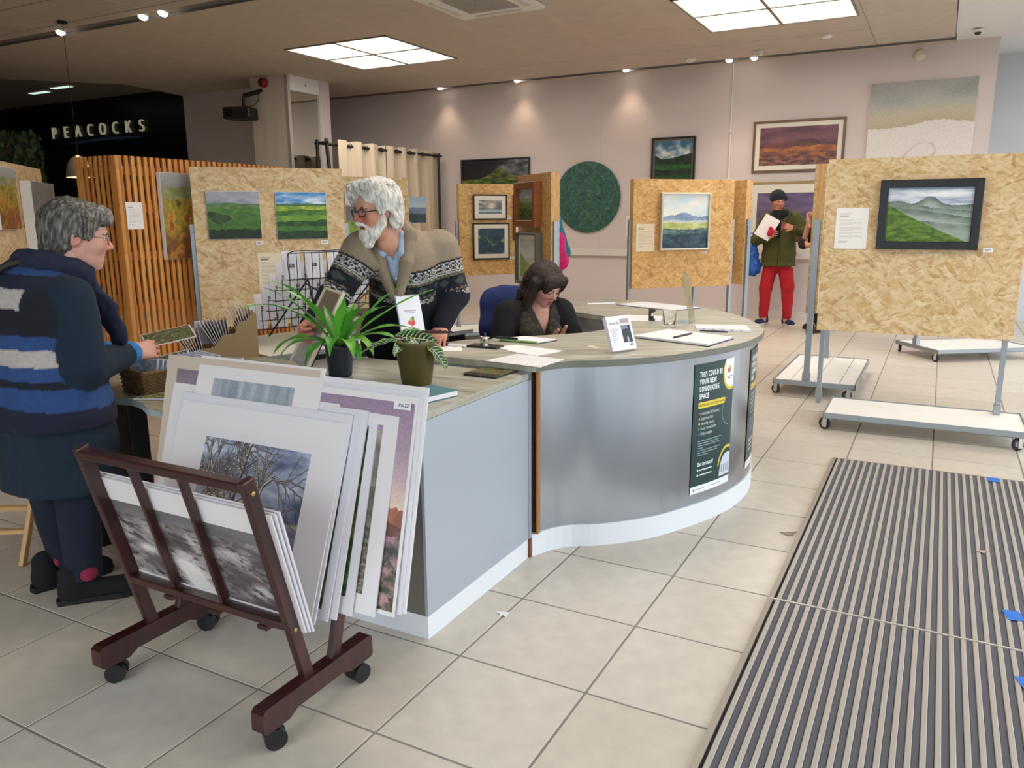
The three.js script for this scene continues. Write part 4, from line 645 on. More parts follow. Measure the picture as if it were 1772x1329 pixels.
{
  const t = thing('leaflet_holder', 'clear holder with white leaflets standing on the front of the counter', 'leaflet holder', [0.09, TOP + 0.0006, -1.70], Math.atan2(0.9, 0.44));
  const hold = (w, h, d, z, y, m, n) => { const g = bx(w, h, d, 0, h / 2 + y, z, 0.001); g.rotateX(-0.36); mesh(n, g, m, t); };
  hold(0.15, 0.16, 0.004, -0.012, 0.004, M.acrylic, 'back_plate'); mesh('foot', bx(0.15, 0.004, 0.09, 0, 0.002, -0.03, 0.001), M.acrylic, t); hold(0.06, 0.03, 0.003, 0.016, 0.004, M.acrylic, 'lip');
  const s = thing('leaflet_stack', 'stack of white leaflets with a dark photo in the clear holder', 'leaflets', [0.09, TOP + 0.0006, -1.70], Math.atan2(0.9, 0.44));
  for (let i = 0; i < 5; i++) { const g = bx(0.143, 0.154, 0.0032, 0, 0.083, -0.007 + i * 0.0043); g.rotateX(-0.36); g.translate(0, 0.0, 0); const o = mesh('leaflet', g, i === 4 ? mat(0xffffff, 0.5, 0, { map: leafletTex }) : M.paper, s); }
}
{ const t = thing('acrylic_stand', 'empty clear acrylic tent stand on the inner edge of the counter', 'sign holder', [-0.235, TOP + 0.0006, -2.24], Math.atan2(0.62, 0.78)); for (const s of [-1, 1]) { const g = bx(0.15, 0.15, 0.003, 0, 0.075, 0, 0.001); g.rotateX(s * 0.3); g.translate(0, 0.001, -s * 0.047); mesh('sheet', g, M.acrylic, t); } mesh('ridge', rod([-0.075, 0.146, 0], [0.075, 0.146, 0], 0.003), mat(0xf2f2ee, 0.2), t); }
{ const o = slab('sticker', 'small yellowed strip of tape stuck on the counter top', 'sticker', [[-0.115, -1.765], [-0.105, -1.80], [-0.04, -1.755], [-0.05, -1.725]], TOP, 0.0006, mat(0xdcd3a8, 0.6)); }
// near the bearded man's hand
planUV(slab('brochure', 'pink and white brochure behind the patterned-leaf plant', 'brochure', [[-0.73, -1.45], [-0.655, -1.335], [-0.56, -1.40], [-0.63, -1.51]], TOP, 0.003, M.form), [0, 0], [1, 0.4]);
{ const t = thing('marker_pen', 'white marker pen with dark cap by the fingers of the bearded man', 'pen', [-0.655, TOP + 0.0085, -1.485], 0.1); mesh('barrel', rod([-0.03, 0, 0], [0.055, 0, 0], 0.0075, 14), M.white, t); mesh('cap', rod([-0.075, 0, 0], [-0.03, 0, 0], 0.008, 14), M.black, t); }
const signTex = canvasTex(160, 320, (c, w, h) => { c.fillStyle = '#e9e8ee'; c.fillRect(0, 0, w, h); c.fillStyle = '#b9aebc'; c.fillRect(40, 84, 82, 8); c.fillRect(50, 98, 60, 5);[['#d8463a', -16, 8], ['#e0b23c', 0, -10], ['#c83a5a', 14, 10], ['#5f9a4a', 12, -14], ['#d8463a', 0, 16]].forEach(([k, x, y]) => { c.fillStyle = k; c.beginPath(); c.ellipse(w / 2 + x, 150 + y, 9, 15, 0.2, 0, 7); c.fill(); }); c.fillStyle = '#c8506a'; c.fillRect(62, 186, 38, 4); c.fillStyle = '#b8b2bc'; c.fillRect(40, 232, 84, 8); c.fillRect(52, 248, 60, 6); });
{ const t = thing('acrylic_sign', 'slim white leaning sign with a small coloured emblem before the bearded man', 'sign', [-0.787, TOP + 0.0006, -1.35], Math.atan2(0.86, 0.5)); const g = bx(0.115, 0.25, 0.004, 0, 0.125, 0, 0.001); g.rotateX(-0.34); g.translate(0, 0.001, 0.03); mesh('card', g, mat(0xffffff, 0.4, 0, { map: signTex }), t); const k = bx(0.121, 0.256, 0.003, 0, 0.128, -0.004, 0.001); k.rotateX(-0.34); k.translate(0, 0.001, 0.03); mesh('back_plate', k, mat(0xb9c0c2, 0.2), t); mesh('foot', bx(0.115, 0.004, 0.075, 0, 0.002, -0.01, 0.001), M.acrylic, t); }
// on the low desk
{ const t = thing('magazine', 'dark glossy magazine with a green and orange cover on the low desk', 'magazine', [-0.28, LOW + 0.0006, -1.175], -0.04); mesh('pages', bx(0.15, 0.007, 0.19, 0, 0.0035, 0, 0.001), mat(0x2a2a2c, 0.5), t); mesh('cover', bx(0.154, 0.0012, 0.194, 0, 0.0078, 0), mat(0xffffff, 0.3, 0, { map: paintTex(160, 200, (u, v) => v > 0.78 ? [34, 32, 30] : blotch([0x26301c, 0x5c6a2c, 0x8a8a3c, 0x2c2a24, 0xb8702c, 0x7a8a6c], 131, 7)(u, v), 0.03) }), t); }
{ const t = thing('book', 'thick paperback with teal cover on the low desk beside the prints', 'book', [-0.265, LOW + 0.0006, -0.69], -0.25); mesh('pages', bx(0.13, 0.018, 0.17, 0, 0.011, 0, 0.001), M.paper, t); mesh('cover', [bx(0.136, 0.0016, 0.176, 0, 0.0208, 0), bx(0.136, 0.0016, 0.176, 0, 0.001, 0)], mat(0x4f7f8c, 0.5), t); }
// bottle at the back of the low desk
{ const t = thing('water_bottle', 'clear plastic water bottle with teal cap and blue label behind the fern', 'bottle', [-1.0, LOW + 0.0006, -1.17]);
  mesh('body', lathe([[0, 0], [0.028, 0], [0.032, 0.006], [0.032, 0.1], [0.031, 0.13], [0.022, 0.16], [0.012, 0.172], [0.012, 0.178], [0, 0.178]], 28), mat(0xf2f8f8, 0.05, 0, { transmission: 0.9, thickness: 0, ior: 1.33 }), t);
  mesh('label', cyl(0.0328, 0.0328, 0.06, 0, 0.055, 0, 28), mat(0x23366e, 0.4), t); mesh('cap', cyl(0.0145, 0.0145, 0.02, 0, 0.188, 0, 20), mat(0x2c6a64, 0.4), t); }
// plants
function strapLeaf(base, dir, len, width, droop, lift, wav, tipW = 0.1) {
  const n = 22, pos = [], ix = [], uv = [], up = V(0, 1, 0), d = V(dir[0], 0, dir[1]).normalize(), side = V(-d.z, 0, d.x);
  let p = V(...base), ang = lift;
  for (let i = 0; i <= n; i++) {
    const t = i / n, w = width * Math.pow(Math.sin(PI * clamp(0.08 + t * 0.92, 0, 1)), 0.65) * (t > 0.98 ? tipW : 1) * (0.45 + 0.75 * Math.sin(PI * clamp(t * 0.9 + 0.12, 0, 1)));
    const fwd = d.clone().multiplyScalar(Math.cos(ang)).addScaledVector(up, Math.sin(ang)), nrm = side.clone().cross(fwd).normalize(), r = wav * Math.sin(t * 17 + len * 40);
    for (const s of [-1, -0.5, 0, 0.5, 1]) { const q = p.clone().addScaledVector(side, s * w * 0.5).addScaledVector(nrm, (Math.abs(s) === 1 ? r * (s > 0 ? 1 : -1) : 0) - (1 - Math.abs(s)) * w * 0.16); pos.push(q.x, q.y, q.z); uv.push(s * 0.5 + 0.5, t); }
    p = p.addScaledVector(fwd, len / n); ang -= droop / n * (0.4 + 1.2 * t);
  }
  for (let i = 0; i < n; i++) for (let k = 0; k < 4; k++) { const a = i * 5 + k; ix.push(a, a + 1, a + 5, a + 1, a + 6, a + 5); }
  const g = new THREE.BufferGeometry(); g.setAttribute('position', new THREE.Float32BufferAttribute(pos, 3)); g.setAttribute('uv', new THREE.Float32BufferAttribute(uv, 2)); g.setIndex(ix); g.computeVertexNormals(); return g;
}
const soil = mat(0x3a281c, 1);
{
  const t = thing('potted_fern', 'bright green strap-leaved fern in a small dark pot on the low desk', 'plant', [-0.80, LOW + 0.0006, -0.86]);
  mesh('pot', lathe([[0, 0], [0.043, 0], [0.046, 0.004], [0.056, 0.118], [0.0575, 0.126], [0.052, 0.126], [0.05, 0.11], [0, 0.108]], 30), mat(0x20262e, 0.35), t); const s = lathe([[0, 0.114], [0.035, 0.112], [0.05, 0.108]], 20); mesh('soil', s, soil, t);
  const gm = [0x5fae34, 0x4f9a2c, 0x74b840, 0x438a28].map(c => mat(c, 0.45, 0, { side: THREE.DoubleSide, transmission: 0.12, thickness: 0 }));
  // picture right is (0.72, -0.69) here, towards the camera (0.69, 0.72)
  const dirs = (a) => [0.72 * Math.cos(a) + 0.69 * Math.sin(a), -0.69 * Math.cos(a) + 0.72 * Math.sin(a)];
  const L = [[2.9, 0.34, 0.034, 1.35, 0.95, 0], [2.55, 0.33, 0.036, 1.0, 1.15, 1], [3.3, 0.27, 0.032, 1.0, 1.2, 2], [2.75, 0.25, 0.042, 1.9, 0.62, 1], [3.0, 0.22, 0.046, 2.1, 0.55, 0], [3.25, 0.30, 0.034, 0.75, 1.0, 3], [1.4, 0.2, 0.046, 0.8, 1.3, 0], [0.9, 0.215, 0.042, 1.2, 1.25, 3], [0.35, 0.32, 0.034, 0.6, 0.95, 1], [0.1, 0.36, 0.03, 0.55, 0.72, 0], [0.2, 0.30, 0.034, 1.45, 0.62, 2], [0.45, 0.29, 0.036, 2.3, 0.62, 0], [0.95, 0.20, 0.046, 2.4, 0.7, 2], [1.35, 0.19, 0.052, 2.5, 0.75, 2], [1.8, 0.20, 0.05, 2.4, 0.8, 1], [2.3, 0.2, 0.036, 2.2, 0.5, 3], [4.4, 0.18, 0.036, 0.9, 1.1, 3], [5.2, 0.2, 0.036, 0.9, 1.05, 1], [5.8, 0.24, 0.036, 1.2, 0.95, 3], [1.1, 0.15, 0.05, 2.3, 0.5, 0]];
  for (const [a, len, w, droop, lift, k] of L) { const dd = dirs(a); mesh('leaf', strapLeaf([dd[0] * 0.012, 0.122, dd[1] * 0.012], dd, len * 1.22, w * 0.98, droop, lift, 0.0025), gm[k], t); }
}
const calTex = canvasTex(128, 256, (c, w, h) => { c.fillStyle = '#2c5a26'; c.fillRect(0, 0, w, h); c.fillStyle = '#14301c'; c.fillRect(14, 0, w - 28, h); c.strokeStyle = '#b4cc8c'; c.lineWidth = 5; for (let y = 10; y < h + 40; y += 26) { c.beginPath(); c.moveTo(w / 2, y); c.quadraticCurveTo(w * 0.75, y - 6, w - 10, y - 34); c.moveTo(w / 2, y); c.quadraticCurveTo(w * 0.25, y - 6, 10, y - 34); c.stroke(); } c.lineWidth = 6; c.beginPath(); c.moveTo(w / 2, 0); c.lineTo(w / 2, h); c.stroke(); c.strokeStyle = '#86a85c'; c.lineWidth = 7; c.strokeRect(4, 4, w - 8, h - 8); });
{
  const t = thing('potted_plant', 'plant with striped dark leaves in a bronze green pot on the low desk', 'plant', [-0.435, LOW + 0.0006, -0.87]);
  mesh('pot', lathe([[0, 0], [0.054, 0], [0.058, 0.004], [0.078, 0.15], [0.0815, 0.163], [0.077, 0.165], [0.073, 0.15], [0, 0.146]], 40), mat(0x574d26, 0.3, 0.35), t); mesh('soil', lathe([[0, 0.153], [0.04, 0.151], [0.074, 0.148]], 24), soil, t);
  const cm = mat(0xffffff, 0.4, 0, { map: calTex, side: THREE.DoubleSide }), dk = mat(0x4a2a30, 0.6, 0, { side: THREE.DoubleSide });
  function ovalLeaf(c, dir, lift, len, w, droop, roll, m = cm) { const g = new THREE.PlaneGeometry(w, len, 8, 14), p = g.attributes.position; for (let i = 0; i < p.count; i++) { const v = p.getY(i) / len + 0.5, u = p.getX(i) / w * 2, ww = Math.pow(Math.sin(PI * clamp(v * 0.96 + 0.02, 0, 1)), 0.6) * (1 - 0.25 * v); p.setXYZ(i, u * w * 0.5 * ww, v * len, -0.012 * (1 - u * u) * ww + 0.004 * Math.sin(v * 20) * u - droop * v * v * len); } g.computeVertexNormals(); g.rotateZ(0); g.rotateY(0); g.rotateX(-PI / 2 + lift); g.rotateZ(roll); g.rotateY(Math.atan2(-dir[0], -dir[1])); g.translate(...c); mesh('leaf', g, m, t); }
  const dirs = (a) => [0.79 * Math.cos(a) + 0.61 * Math.sin(a), -0.61 * Math.cos(a) + 0.79 * Math.sin(a)];
  const rt = (x, y, f) => [0.79 * x + 0.61 * f, y, -0.61 * x + 0.79 * f];
  ovalLeaf(rt(-0.075, 0.185, 0.01), dirs(0.1), 0.12, 0.15, 0.085, 0.35, -0.75);
  ovalLeaf(rt(0.035, 0.17, 0.05), dirs(0.55), -0.55, 0.12, 0.075, 0.5, -0.3);
  ovalLeaf(rt(-0.07, 0.175, 0.03), dirs(2.9), 0.2, 0.12, 0.034, 0.6, 0.4); ovalLeaf(rt(-0.02, 0.175, 0.02), dirs(3.6), 0.3, 0.09, 0.05, 0.4, 0.3);
  ovalLeaf(rt(0.02, 0.2, 0.0), dirs(0.05), 0.05, 0.13, 0.012, 0.1, 0, dk); ovalLeaf(rt(-0.05, 0.16, 0.03), dirs(1.9), 0.3, 0.07, 0.045, 0.8, 0.2); ovalLeaf(rt(0.0, 0.17, -0.03), dirs(4.7), 0.6, 0.1, 0.05, 0.4, 0.1);
  mesh('stems', [tube([[0, 0.15, 0], [0.01, 0.19, 0], rt(0.03, 0.2, 0)], 0.0025), tube([[0, 0.15, 0.01], rt(-0.04, 0.175, 0.01), rt(-0.075, 0.186, 0.01)], 0.0025), tube([[0.01, 0.15, 0], rt(0.02, 0.17, 0.03), rt(0.035, 0.17, 0.05)], 0.0025), tube([rt(-0.01, 0.15, 0.02), rt(-0.04, 0.17, 0.03), rt(-0.07, 0.175, 0.03)], 0.0022)], mat(0x5a2c30, 0.6), t);
}
// ---------- print rack with mounted prints ----------
const mahoganyTex = tex(128, 256, (u, v) => { const n = clamp(0.5 + fbm(u * 10, v * 1.4, 4, 4) * 1.2, 0, 1); return mix3([40, 13, 15], [66, 22, 22], n); });
M.mahogany = mat(0xffffff, 0.32, 0, { map: mahoganyTex, clearcoat: 0.4, clearcoatRoughness: 0.25 });
{
  const t = thing('print_rack', 'dark mahogany browser rack on casters holding mounted prints', 'rack', [-0.548, 0, 0]);
  const brass = mat(0xb09a62, 0.35, 0.8);
  for (const s of [-1, 1]) {
    const x = s * 0.338;
    // foot with chamfered ends and a raised middle on its underside
    const f = shapeXY([[-0.235, 0.072], [-0.225, 0.064], [-0.13, 0.064], [-0.10, 0.08], [0.10, 0.08], [0.13, 0.064], [0.215, 0.064], [0.228, 0.075], [0.228, 0.128], [0.215, 0.138], [-0.225, 0.138], [-0.235, 0.128]], -0.022, 0.022);
    f.rotateY(-PI / 2); f.translate(x, 0, 0.0);
    mesh('foot', metres(f, 3), M.mahogany, t);
    const fp = mesh('front_post', metres(bar([x - s * 0.005, 0.115, 0.025], [x - s * 0.005, 0.775, 0.198], 0.024, 0.042, 0.006), 3), M.mahogany, t);
    const g = new THREE.SphereGeometry(0.007, 12, 8); for (const [y, z] of [[0.735, 0.187], [0.30, 0.074]]) { const b = g.clone(); b.scale(0.4, 1, 1); b.translate(x + s * 0.008 + 0, y, z); mesh('brass_plug', b, brass, fp); }
    mesh('back_post', metres(bar([x - s * 0.005, 0.115, -0.078], [x - s * 0.005, 0.66, -0.235], 0.024, 0.042, 0.006), 3), M.mahogany, t);
  }
  const P0 = (y, dz = 0) => 0.025 + (y - 0.115) * 0.262 + dz;
  mesh('top_rail', metres(bar([-0.325, 0.752, P0(0.752)], [0.325, 0.752, P0(0.752)], 0.026, 0.044, 0.006), 3, 0, 0, true), M.mahogany, t);
  mesh('lower_rail', metres(bar([-0.325, 0.315, P0(0.315)], [0.325, 0.315, P0(0.315)], 0.024, 0.046, 0.005), 3, 0, 0, true), M.mahogany, t);
  mesh('back_top_rail', metres(bar([-0.325, 0.64, -0.232], [0.325, 0.64, -0.232], 0.024, 0.04, 0.005), 3, 0, 0, true), M.mahogany, t);
  mesh('back_lower_rail', metres(bar([-0.325, 0.25, -0.12], [0.325, 0.25, -0.12], 0.024, 0.04, 0.005), 3, 0, 0, true), M.mahogany, t);
  for (const x of [-0.125, 0.08]) mesh('slat', metres(bar([x, 0.33, P0(0.33)], [x, 0.74, P0(0.74)], 0.013, 0.026, 0.003), 3), M.mahogany, t);
  for (const x of [-0.12, 0.12]) mesh('back_slat', metres(bar([x, 0.26, -0.122], [x, 0.63, -0.228], 0.013, 0.026, 0.003), 3), M.mahogany, t);
  for (const x of [-0.2, 0, 0.2]) mesh('floor_slat', metres(bar([x, 0.268, -0.115], [x, 0.262, 0.062], 0.04, 0.014, 0.003), 3), M.mahogany, t);
  for (const [x, z, a] of [[-0.338, 0.165, -0.85], [0.338, 0.17, -0.6], [0.338, -0.185, -0.2], [-0.338, -0.195, -1.1]]) {
    const g = new THREE.Group(); g.name = numbered('caster'); g.position.set(x, 0, z); g.rotation.y = a; t.add(g);
    for (const s of [-1, 1]) { const w = new THREE.CylinderGeometry(0.03, 0.03, 0.02, 24); w.rotateZ(PI / 2); w.translate(s * 0.016, 0.03, 0); mesh('wheel', w, mat(0x17191b, 0.35), g); }
    const h = new THREE.CylinderGeometry(0.0315, 0.0315, 0.056, 20, 1, false, 0, PI); h.rotateZ(PI / 2); h.rotateX(-PI / 2 + PI); h.translate(0, 0.031, 0); mesh('hood', [h, cyl(0.007, 0.007, 0.02, 0, 0.062, -0.004, 12)], mat(0x131416, 0.4), g);
  }
}
// print pictures
const Q = {};
function treePrint() {
  return canvasTex(560, 420, (c, w, h) => {
    const im = c.createImageData(w, h), f = (u, t) => { let k = mix3([70, 78, 108], [196, 200, 214], clamp(0.42 + 2.2 * N(u * 2.2, t * 5, 140, 5) + (u - 0.4) * 0.3 - (t < 0.16 ? (0.16 - t) * 4 * u : 0), 0, 1)); if (t > 0.5 && t < 0.72) k = mix3(k, [206, 196, 140], clamp(N(u * 3, t * 14, 141, 4) * 2.2 + 0.1, 0, 0.7)); if (t > 0.72 + 0.1 * N(u * 3, 0, 142, 3) + 0.06 * u) k = mix3([54, 62, 96], [82, 92, 112], clamp(0.5 + N(u * 8, t * 12, 143, 4), 0, 1)); if (t > 0.88 + 0.1 * N(u * 9, 0, 144, 4)) k = mix3([24, 32, 34], [86, 96, 92], clamp(0.4 + N(u * 22, t * 26, 145, 3), 0, 1)); return k; };
    for (let y = 0; y < h; y++) for (let x = 0; x < w; x++) { const k = f(x / w, y / h), i = 4 * (y * w + x); im.data[i] = k[0]; im.data[i + 1] = k[1]; im.data[i + 2] = k[2]; im.data[i + 3] = 255; }
    c.putImageData(im, 0, 0); c.lineCap = 'round';
    const limb = (x, y, a, L, W, d) => { let px = x, py = y; const n = 7; for (let i = 0; i < n; i++) { const aa = a + rr(-0.32, 0.32) * (d ? 1 : 0.25), nx = px + Math.cos(aa) * L / n, ny = py + Math.sin(aa) * L / n, ww = W * (1 - 0.75 * i / n); c.strokeStyle = '#2c2a30'; c.lineWidth = ww + 2; c.beginPath(); c.moveTo(px, py); c.lineTo(nx, ny); c.stroke(); c.strokeStyle = rnd() < 0.6 ? '#d2c6a8' : '#a0947e'; c.lineWidth = ww * 0.65; c.beginPath(); c.moveTo(px - ww * 0.12, py); c.lineTo(nx - ww * 0.12, ny); c.stroke(); px = nx; py = ny; a += rr(-0.1, 0.1); if (d < 3 && W > 2 && rnd() < (d ? 0.55 : 0.5)) limb(px, py, a + (rnd() < 0.5 ? -1 : 1) * rr(0.5, 1.1), L * rr(0.45, 0.7), ww * 0.6, d + 1); } };
    limb(150, 430, -1.42, 470, 44, 0); limb(170, 330, -0.8, 330, 24, 1); limb(210, 430, -0.62, 330, 28, 1); limb(150, 250, -2.2, 240, 18, 1); limb(240, 380, -0.25, 210, 13, 2); limb(60, 430, -1.75, 420, 24, 1); limb(160, 180, -2.0, 200, 10, 1); limb(110, 140, -1.1, 180, 9, 1); limb(40, 260, -1.2, 260, 9, 1);
  });
}
Q.tree = treePrint();
Q.valley = paintTex(420, 300, (u, t) => { if (t < 0.17 + 0.05 * N(u * 3, 0, 150, 3)) return mix3([96, 92, 92], [128, 124, 124], clamp(0.5 + N(u * 3, t * 6, 151, 3), 0, 1)); const s = N(u * 2.5 + t * 2, t * 4 - u * 5, 152, 5), e = N(u * 12 + t * 10, t * 18 - u * 14, 153, 4); let k = mix3([84, 74, 74], [186, 176, 172], clamp(0.45 + 2.6 * s, 0, 1)); k = mix3(k, [58, 50, 54], clamp(5 * e - 0.5, 0, 0.85)); k = mix3(k, [232, 226, 218], clamp(1.6 * Math.exp(-((u - 0.46 - 0.25 * (t - 0.8)) ** 2) / 0.006) * sstep(0.5, 0.8, t) + Math.exp(-((u - 0.2) ** 2 + (t - 0.6) ** 2) / 0.006), 0, 0.9)); return k; }, 0.012);
Q.misty = paintTex(360, 240, ridges((u, t) => mix3([134, 142, 148], [186, 190, 194], clamp(0.5 + 1.2 * N(u * 14, t * 2.2, 160, 4), 0, 1)), [[0.40, 0.05, 8, 0x4c5648, 0x6d7660, 9], [0.52, 0.04, 5, 0x3a4a30, 0x9aa39a, 9], [0.75, 0.05, 5, 0x2c3626, 0x6a7a4c, 9]], 161), 0.012);
Q.heather = paintTex(300, 400, ridges((u, t) => ramp([[0, [150, 124, 146]], [0.25, [168, 140, 158]], [0.42, [214, 184, 176]], [0.5, [226, 206, 178]], [1, [200, 170, 150]]], t + 0.05 * N(u * 3, t * 4, 170, 4)), [[0.52, 0.03, 3, 0x8a4a34, 0xb8724c, 6], [0.58, 0.03, 3, 0x5a3026, 0x8f4c38, 7], [0.64, 0.06, 5, 0x2c3220, 0xa87a84, 11], [0.8, 0.06, 6, 0x243018, 0xb88a8c, 12]], 171), 0.015);
Q.pines = paintTex(240, 340, ridges((u, t) => mix3([88, 84, 74], [176, 168, 152], clamp(0.45 + 1.5 * N(u * 3 + t * 2, t * 4 - u * 3, 180, 5), 0, 1)), [[0.40, 0.05, 3, 0x4a463e, 0x706a5c, 6], [0.54, 0.03, 8, 0x5a5648, 0x8d8672, 12], [0.62, 0.1, 14, 0x3c3a30, 0x837c68, 22], [0.8, 0.06, 14, 0x4a463a, 0xa29a84, 26]], 181), 0.008);
Q.green = paintTex(160, 300, blotch([0x2c4422, 0x4a6a34, 0x243a1e, 0x6a8040, 0x34502c, 0x1e3020], 190, 9), 0.02);
Q.mauve = paintTex(240, 200, (u, t) => mix3([112, 98, 112], [150, 132, 142], clamp(0.5 + N(u * 3, t * 7, 200, 4), 0, 1)), 0.01);
Q.bark = paintTex(120, 300, (u, t) => mix3([110, 98, 88], [196, 186, 176], clamp(0.5 + 1.6 * N(u * 9, t * 9, 210, 4), 0, 1)), 0.015);
Q.purpleRock = paintTex(160, 300, blotch([0x4c4654, 0x7a7080, 0x9a8c96, 0x3a3a44, 0x6a5a58], 220, 8), 0.02);
const qm = {}; for (const k in Q) qm[k] = mat(0xffffff, 0.5, 0, { map: Q[k], clearcoat: 0.5, clearcoatRoughness: 0.12 });
const boardMat = [0xe3dcdb, 0xdcd7da, 0xe6dfdb, 0xd6d4da].map(c => mat(c, 0.55, 0, { clearcoat: 0.6, clearcoatRoughness: 0.12 })), beigeMat = mat(0xc9b6a4, 0.7);
const codeTex = s => canvasTex(128, 52, (c, w, h) => { c.fillStyle = '#e9e5e6'; c.fillRect(0, 0, w, h); c.fillStyle = '#2c2a2e'; c.font = 'bold 28px sans-serif'; c.fillText(s, 34, 36); });
// a mounted print: bottom edge centre at the origin, standing up, front on +z; leans afterwards
function print(label, x0, x1, y1, zb, lean, art, o = {}) {
  const w = x1 - x0, yb = o.yb ?? 0.284, h = (y1 - yb) / Math.cos(lean);
  const t = thing('mounted_print', label, 'print', [(x0 + x1) / 2, yb, zb], 0, 'mounted prints in the mahogany rack'); t.rotation.set(-lean, o.yaw || 0, o.roll || 0, 'YXZ');
  const b = o.border ?? 0.09, bt = o.borderTop ?? b;
  mesh('backing_board', bx(w, h, 0.002, 0, h / 2, -0.003), boardMat[3], t);
  if (art) {
    const bm = o.bm || boardMat[o.k || 0], bl = o.bl ?? b, br = o.br ?? b, bb = o.bb ?? b;
    const out = [[-w / 2, 0], [w / 2, 0], [w / 2, h], [-w / 2, h]], hole = [[-w / 2 + bl, bb], [-w / 2 + bl, h - bt], [w / 2 - br, h - bt], [w / 2 - br, bb]];
    mesh('mount', shapeXY(out, -0.0018, 0.0012, [hole]), bm, t);
    const pw = w - bl - br + 0.004, ph = h - bt - bb + 0.004, px = (bl - br) / 2, py = (bb - bt) / 2 + h / 2;
    mesh('picture', new THREE.PlaneGeometry(pw, ph).translate(px, py, -0.0008), art, t);
  } else mesh('mount', bx(w, h, 0.003, 0, h / 2, -0.0004), boardMat[o.k || 1], t);
  if (o.code) { const g = bx(0.06, 0.024, 0.0006, w / 2 - 0.05, h - 0.028, 0.0022); mesh('code_label', g, mat(0xffffff, 0.7, 0, { map: codeTex(o.code) }), t); }
  return t;
}
// leaning forward on the front slats (lean negative), front one first
print('mounted black and white print of a snowy valley, nearest behind the front slats', -0.955, -0.185, 0.665, 0.052, -0.255, qm.valley, { border: 0.05, borderTop: 0.075, code: 'RG 14', film: true });
print('mounted print right behind the snowy valley print, only its edge showing', -0.95, -0.178, 0.668, 0.044, -0.25, null, { k: 0 });
print('third of the forward-leaning prints, a thin white edge', -0.945, -0.172, 0.672, 0.036, -0.245, null, { k: 1, film: true });
// leaning back
print('mounted print of bare winter trees against a stormy sky, largest in front', -0.91, -0.205, 0.828, 0.016, 0.37, qm.tree, { border: 0.12, borderTop: 0.105, bl: 0.14, br: 0.115, bb: 0.06 });
print('white mounted print with a thin grey band, just behind the winter tree print', -0.92, -0.197, 0.852, 0.006, 0.36, qm.bark, { border: 0.06, borderTop: 0.03, bl: 0.045, br: 0.03, k: 1 });
print('tall white mount with a misty woodland print, standing above the others', -0.872, -0.335, 0.972, -0.007, 0.345, qm.misty, { border: 0.09, borderTop: 0.07, bl: 0.075, br: 0.105, k: 2 });
print('pale blank-edged mount behind the winter tree print, first of its right-hand fan', -0.85, -0.17, 0.86, -0.018, 0.335, qm.green, { border: 0.03, br: 0.028, k: 3, yb: 0.288 });
print('white mount with a narrow green edge, second of the right-hand fan', -0.86, -0.148, 0.868, -0.030, 0.32, qm.green, { border: 0.05, br: 0.045, k: 1, yb: 0.292 });
print('white mount with a strip of brown bark picture at the left of the rack', -0.985, -0.26, 0.875, -0.042, 0.308, qm.bark, { border: 0.05, bl: 0.05, k: 0, yb: 0.297 });
print('white mount with dark green trees at its right edge, third of the right-hand fan', -0.85, -0.112, 0.874, -0.055, 0.293, qm.green, { border: 0.05, borderTop: 0.05, br: 0.03, k: 1, yb: 0.302 });
print('mounted sepia print of pine trees under clouds', -0.80, -0.04, 0.862, -0.069, 0.272, qm.pines, { border: 0.055, borderTop: 0.03, br: 0.052, bl: 0.25, k: 0, yb: 0.31 });
print('mounted print of a purple sky and heather moor with a white code label', -0.74, 0.018, 0.922, -0.083, 0.25, qm.heather, { border: 0.012, borderTop: 0.02, br: 0.008, bl: 0.2, k: 2, code: 'RG 22', yb: 0.318 });
print('mauve print in a beige mount at the back left of the rack', -1.03, -0.35, 0.965, -0.0895, 0.243, qm.mauve, { border: 0.06, borderTop: 0.045, bl: 0.05, bm: beigeMat, yb: 0.32 });
print('mounted print of purple rocks behind the heather moor print', -0.74, 0.034, 0.936, -0.096, 0.238, qm.purpleRock, { border: 0.02, k: 1, yb: 0.322 });
print('rearmost white mount in the rack, beside the steel desk corner', -0.76, 0.045, 0.95, -0.1025, 0.233, qm.purpleRock, { border: 0.024, k: 0, yb: 0.325 });
// ---------- tables, cards and racks at the left ----------
const ORD = ['first', 'second', 'third', 'fourth', 'fifth', 'sixth', 'seventh', 'eighth', 'ninth'];
M.tableTop = mat(0xe2ddd0, 0.4, 0, { map: laminate });
M.whiteTop = mat(0xdcd9cc, 0.4);
{
  const t = thing('display_table', 'pale table with a wavy grey front edge in front of the woman in stripes', 'table', [0, 0, 0]);
  const top = spline([[-1.16, -0.295], [-1.24, -0.30], [-1.33, -0.345], [-1.42, -0.37], [-1.55, -0.355], [-1.7, -0.36], [-1.85, -0.37], [-1.97, -0.38]], 40).concat([[-1.97, -1.30], [-1.16, -1.30]]);
  mesh('worktop', metres(shapeXZ(top, 0.712, 0.738, [], 0.0015), 1.1, 0.6, 0.2), M.tableTop, t);
  mesh('edge_band', ribbon(top.slice(0, 41), 0.712, 0.737, -0.0015), mat(0xa2a5a6, 0.5), t);
  for (const [x, z] of [[-1.26, -1.2], [-1.9, -1.2], [-1.9, -0.5]]) mesh('leg', bc(x - 0.035, x + 0.035, 0, 0.712, z - 0.035, z + 0.035, 0.004), mat(0x15171a, 0.5), t);
  mesh('leg', bc(-1.66, -1.56, 0, 0.712, -0.53, -0.44, 0.006), mat(0x15171a, 0.5), t);
}
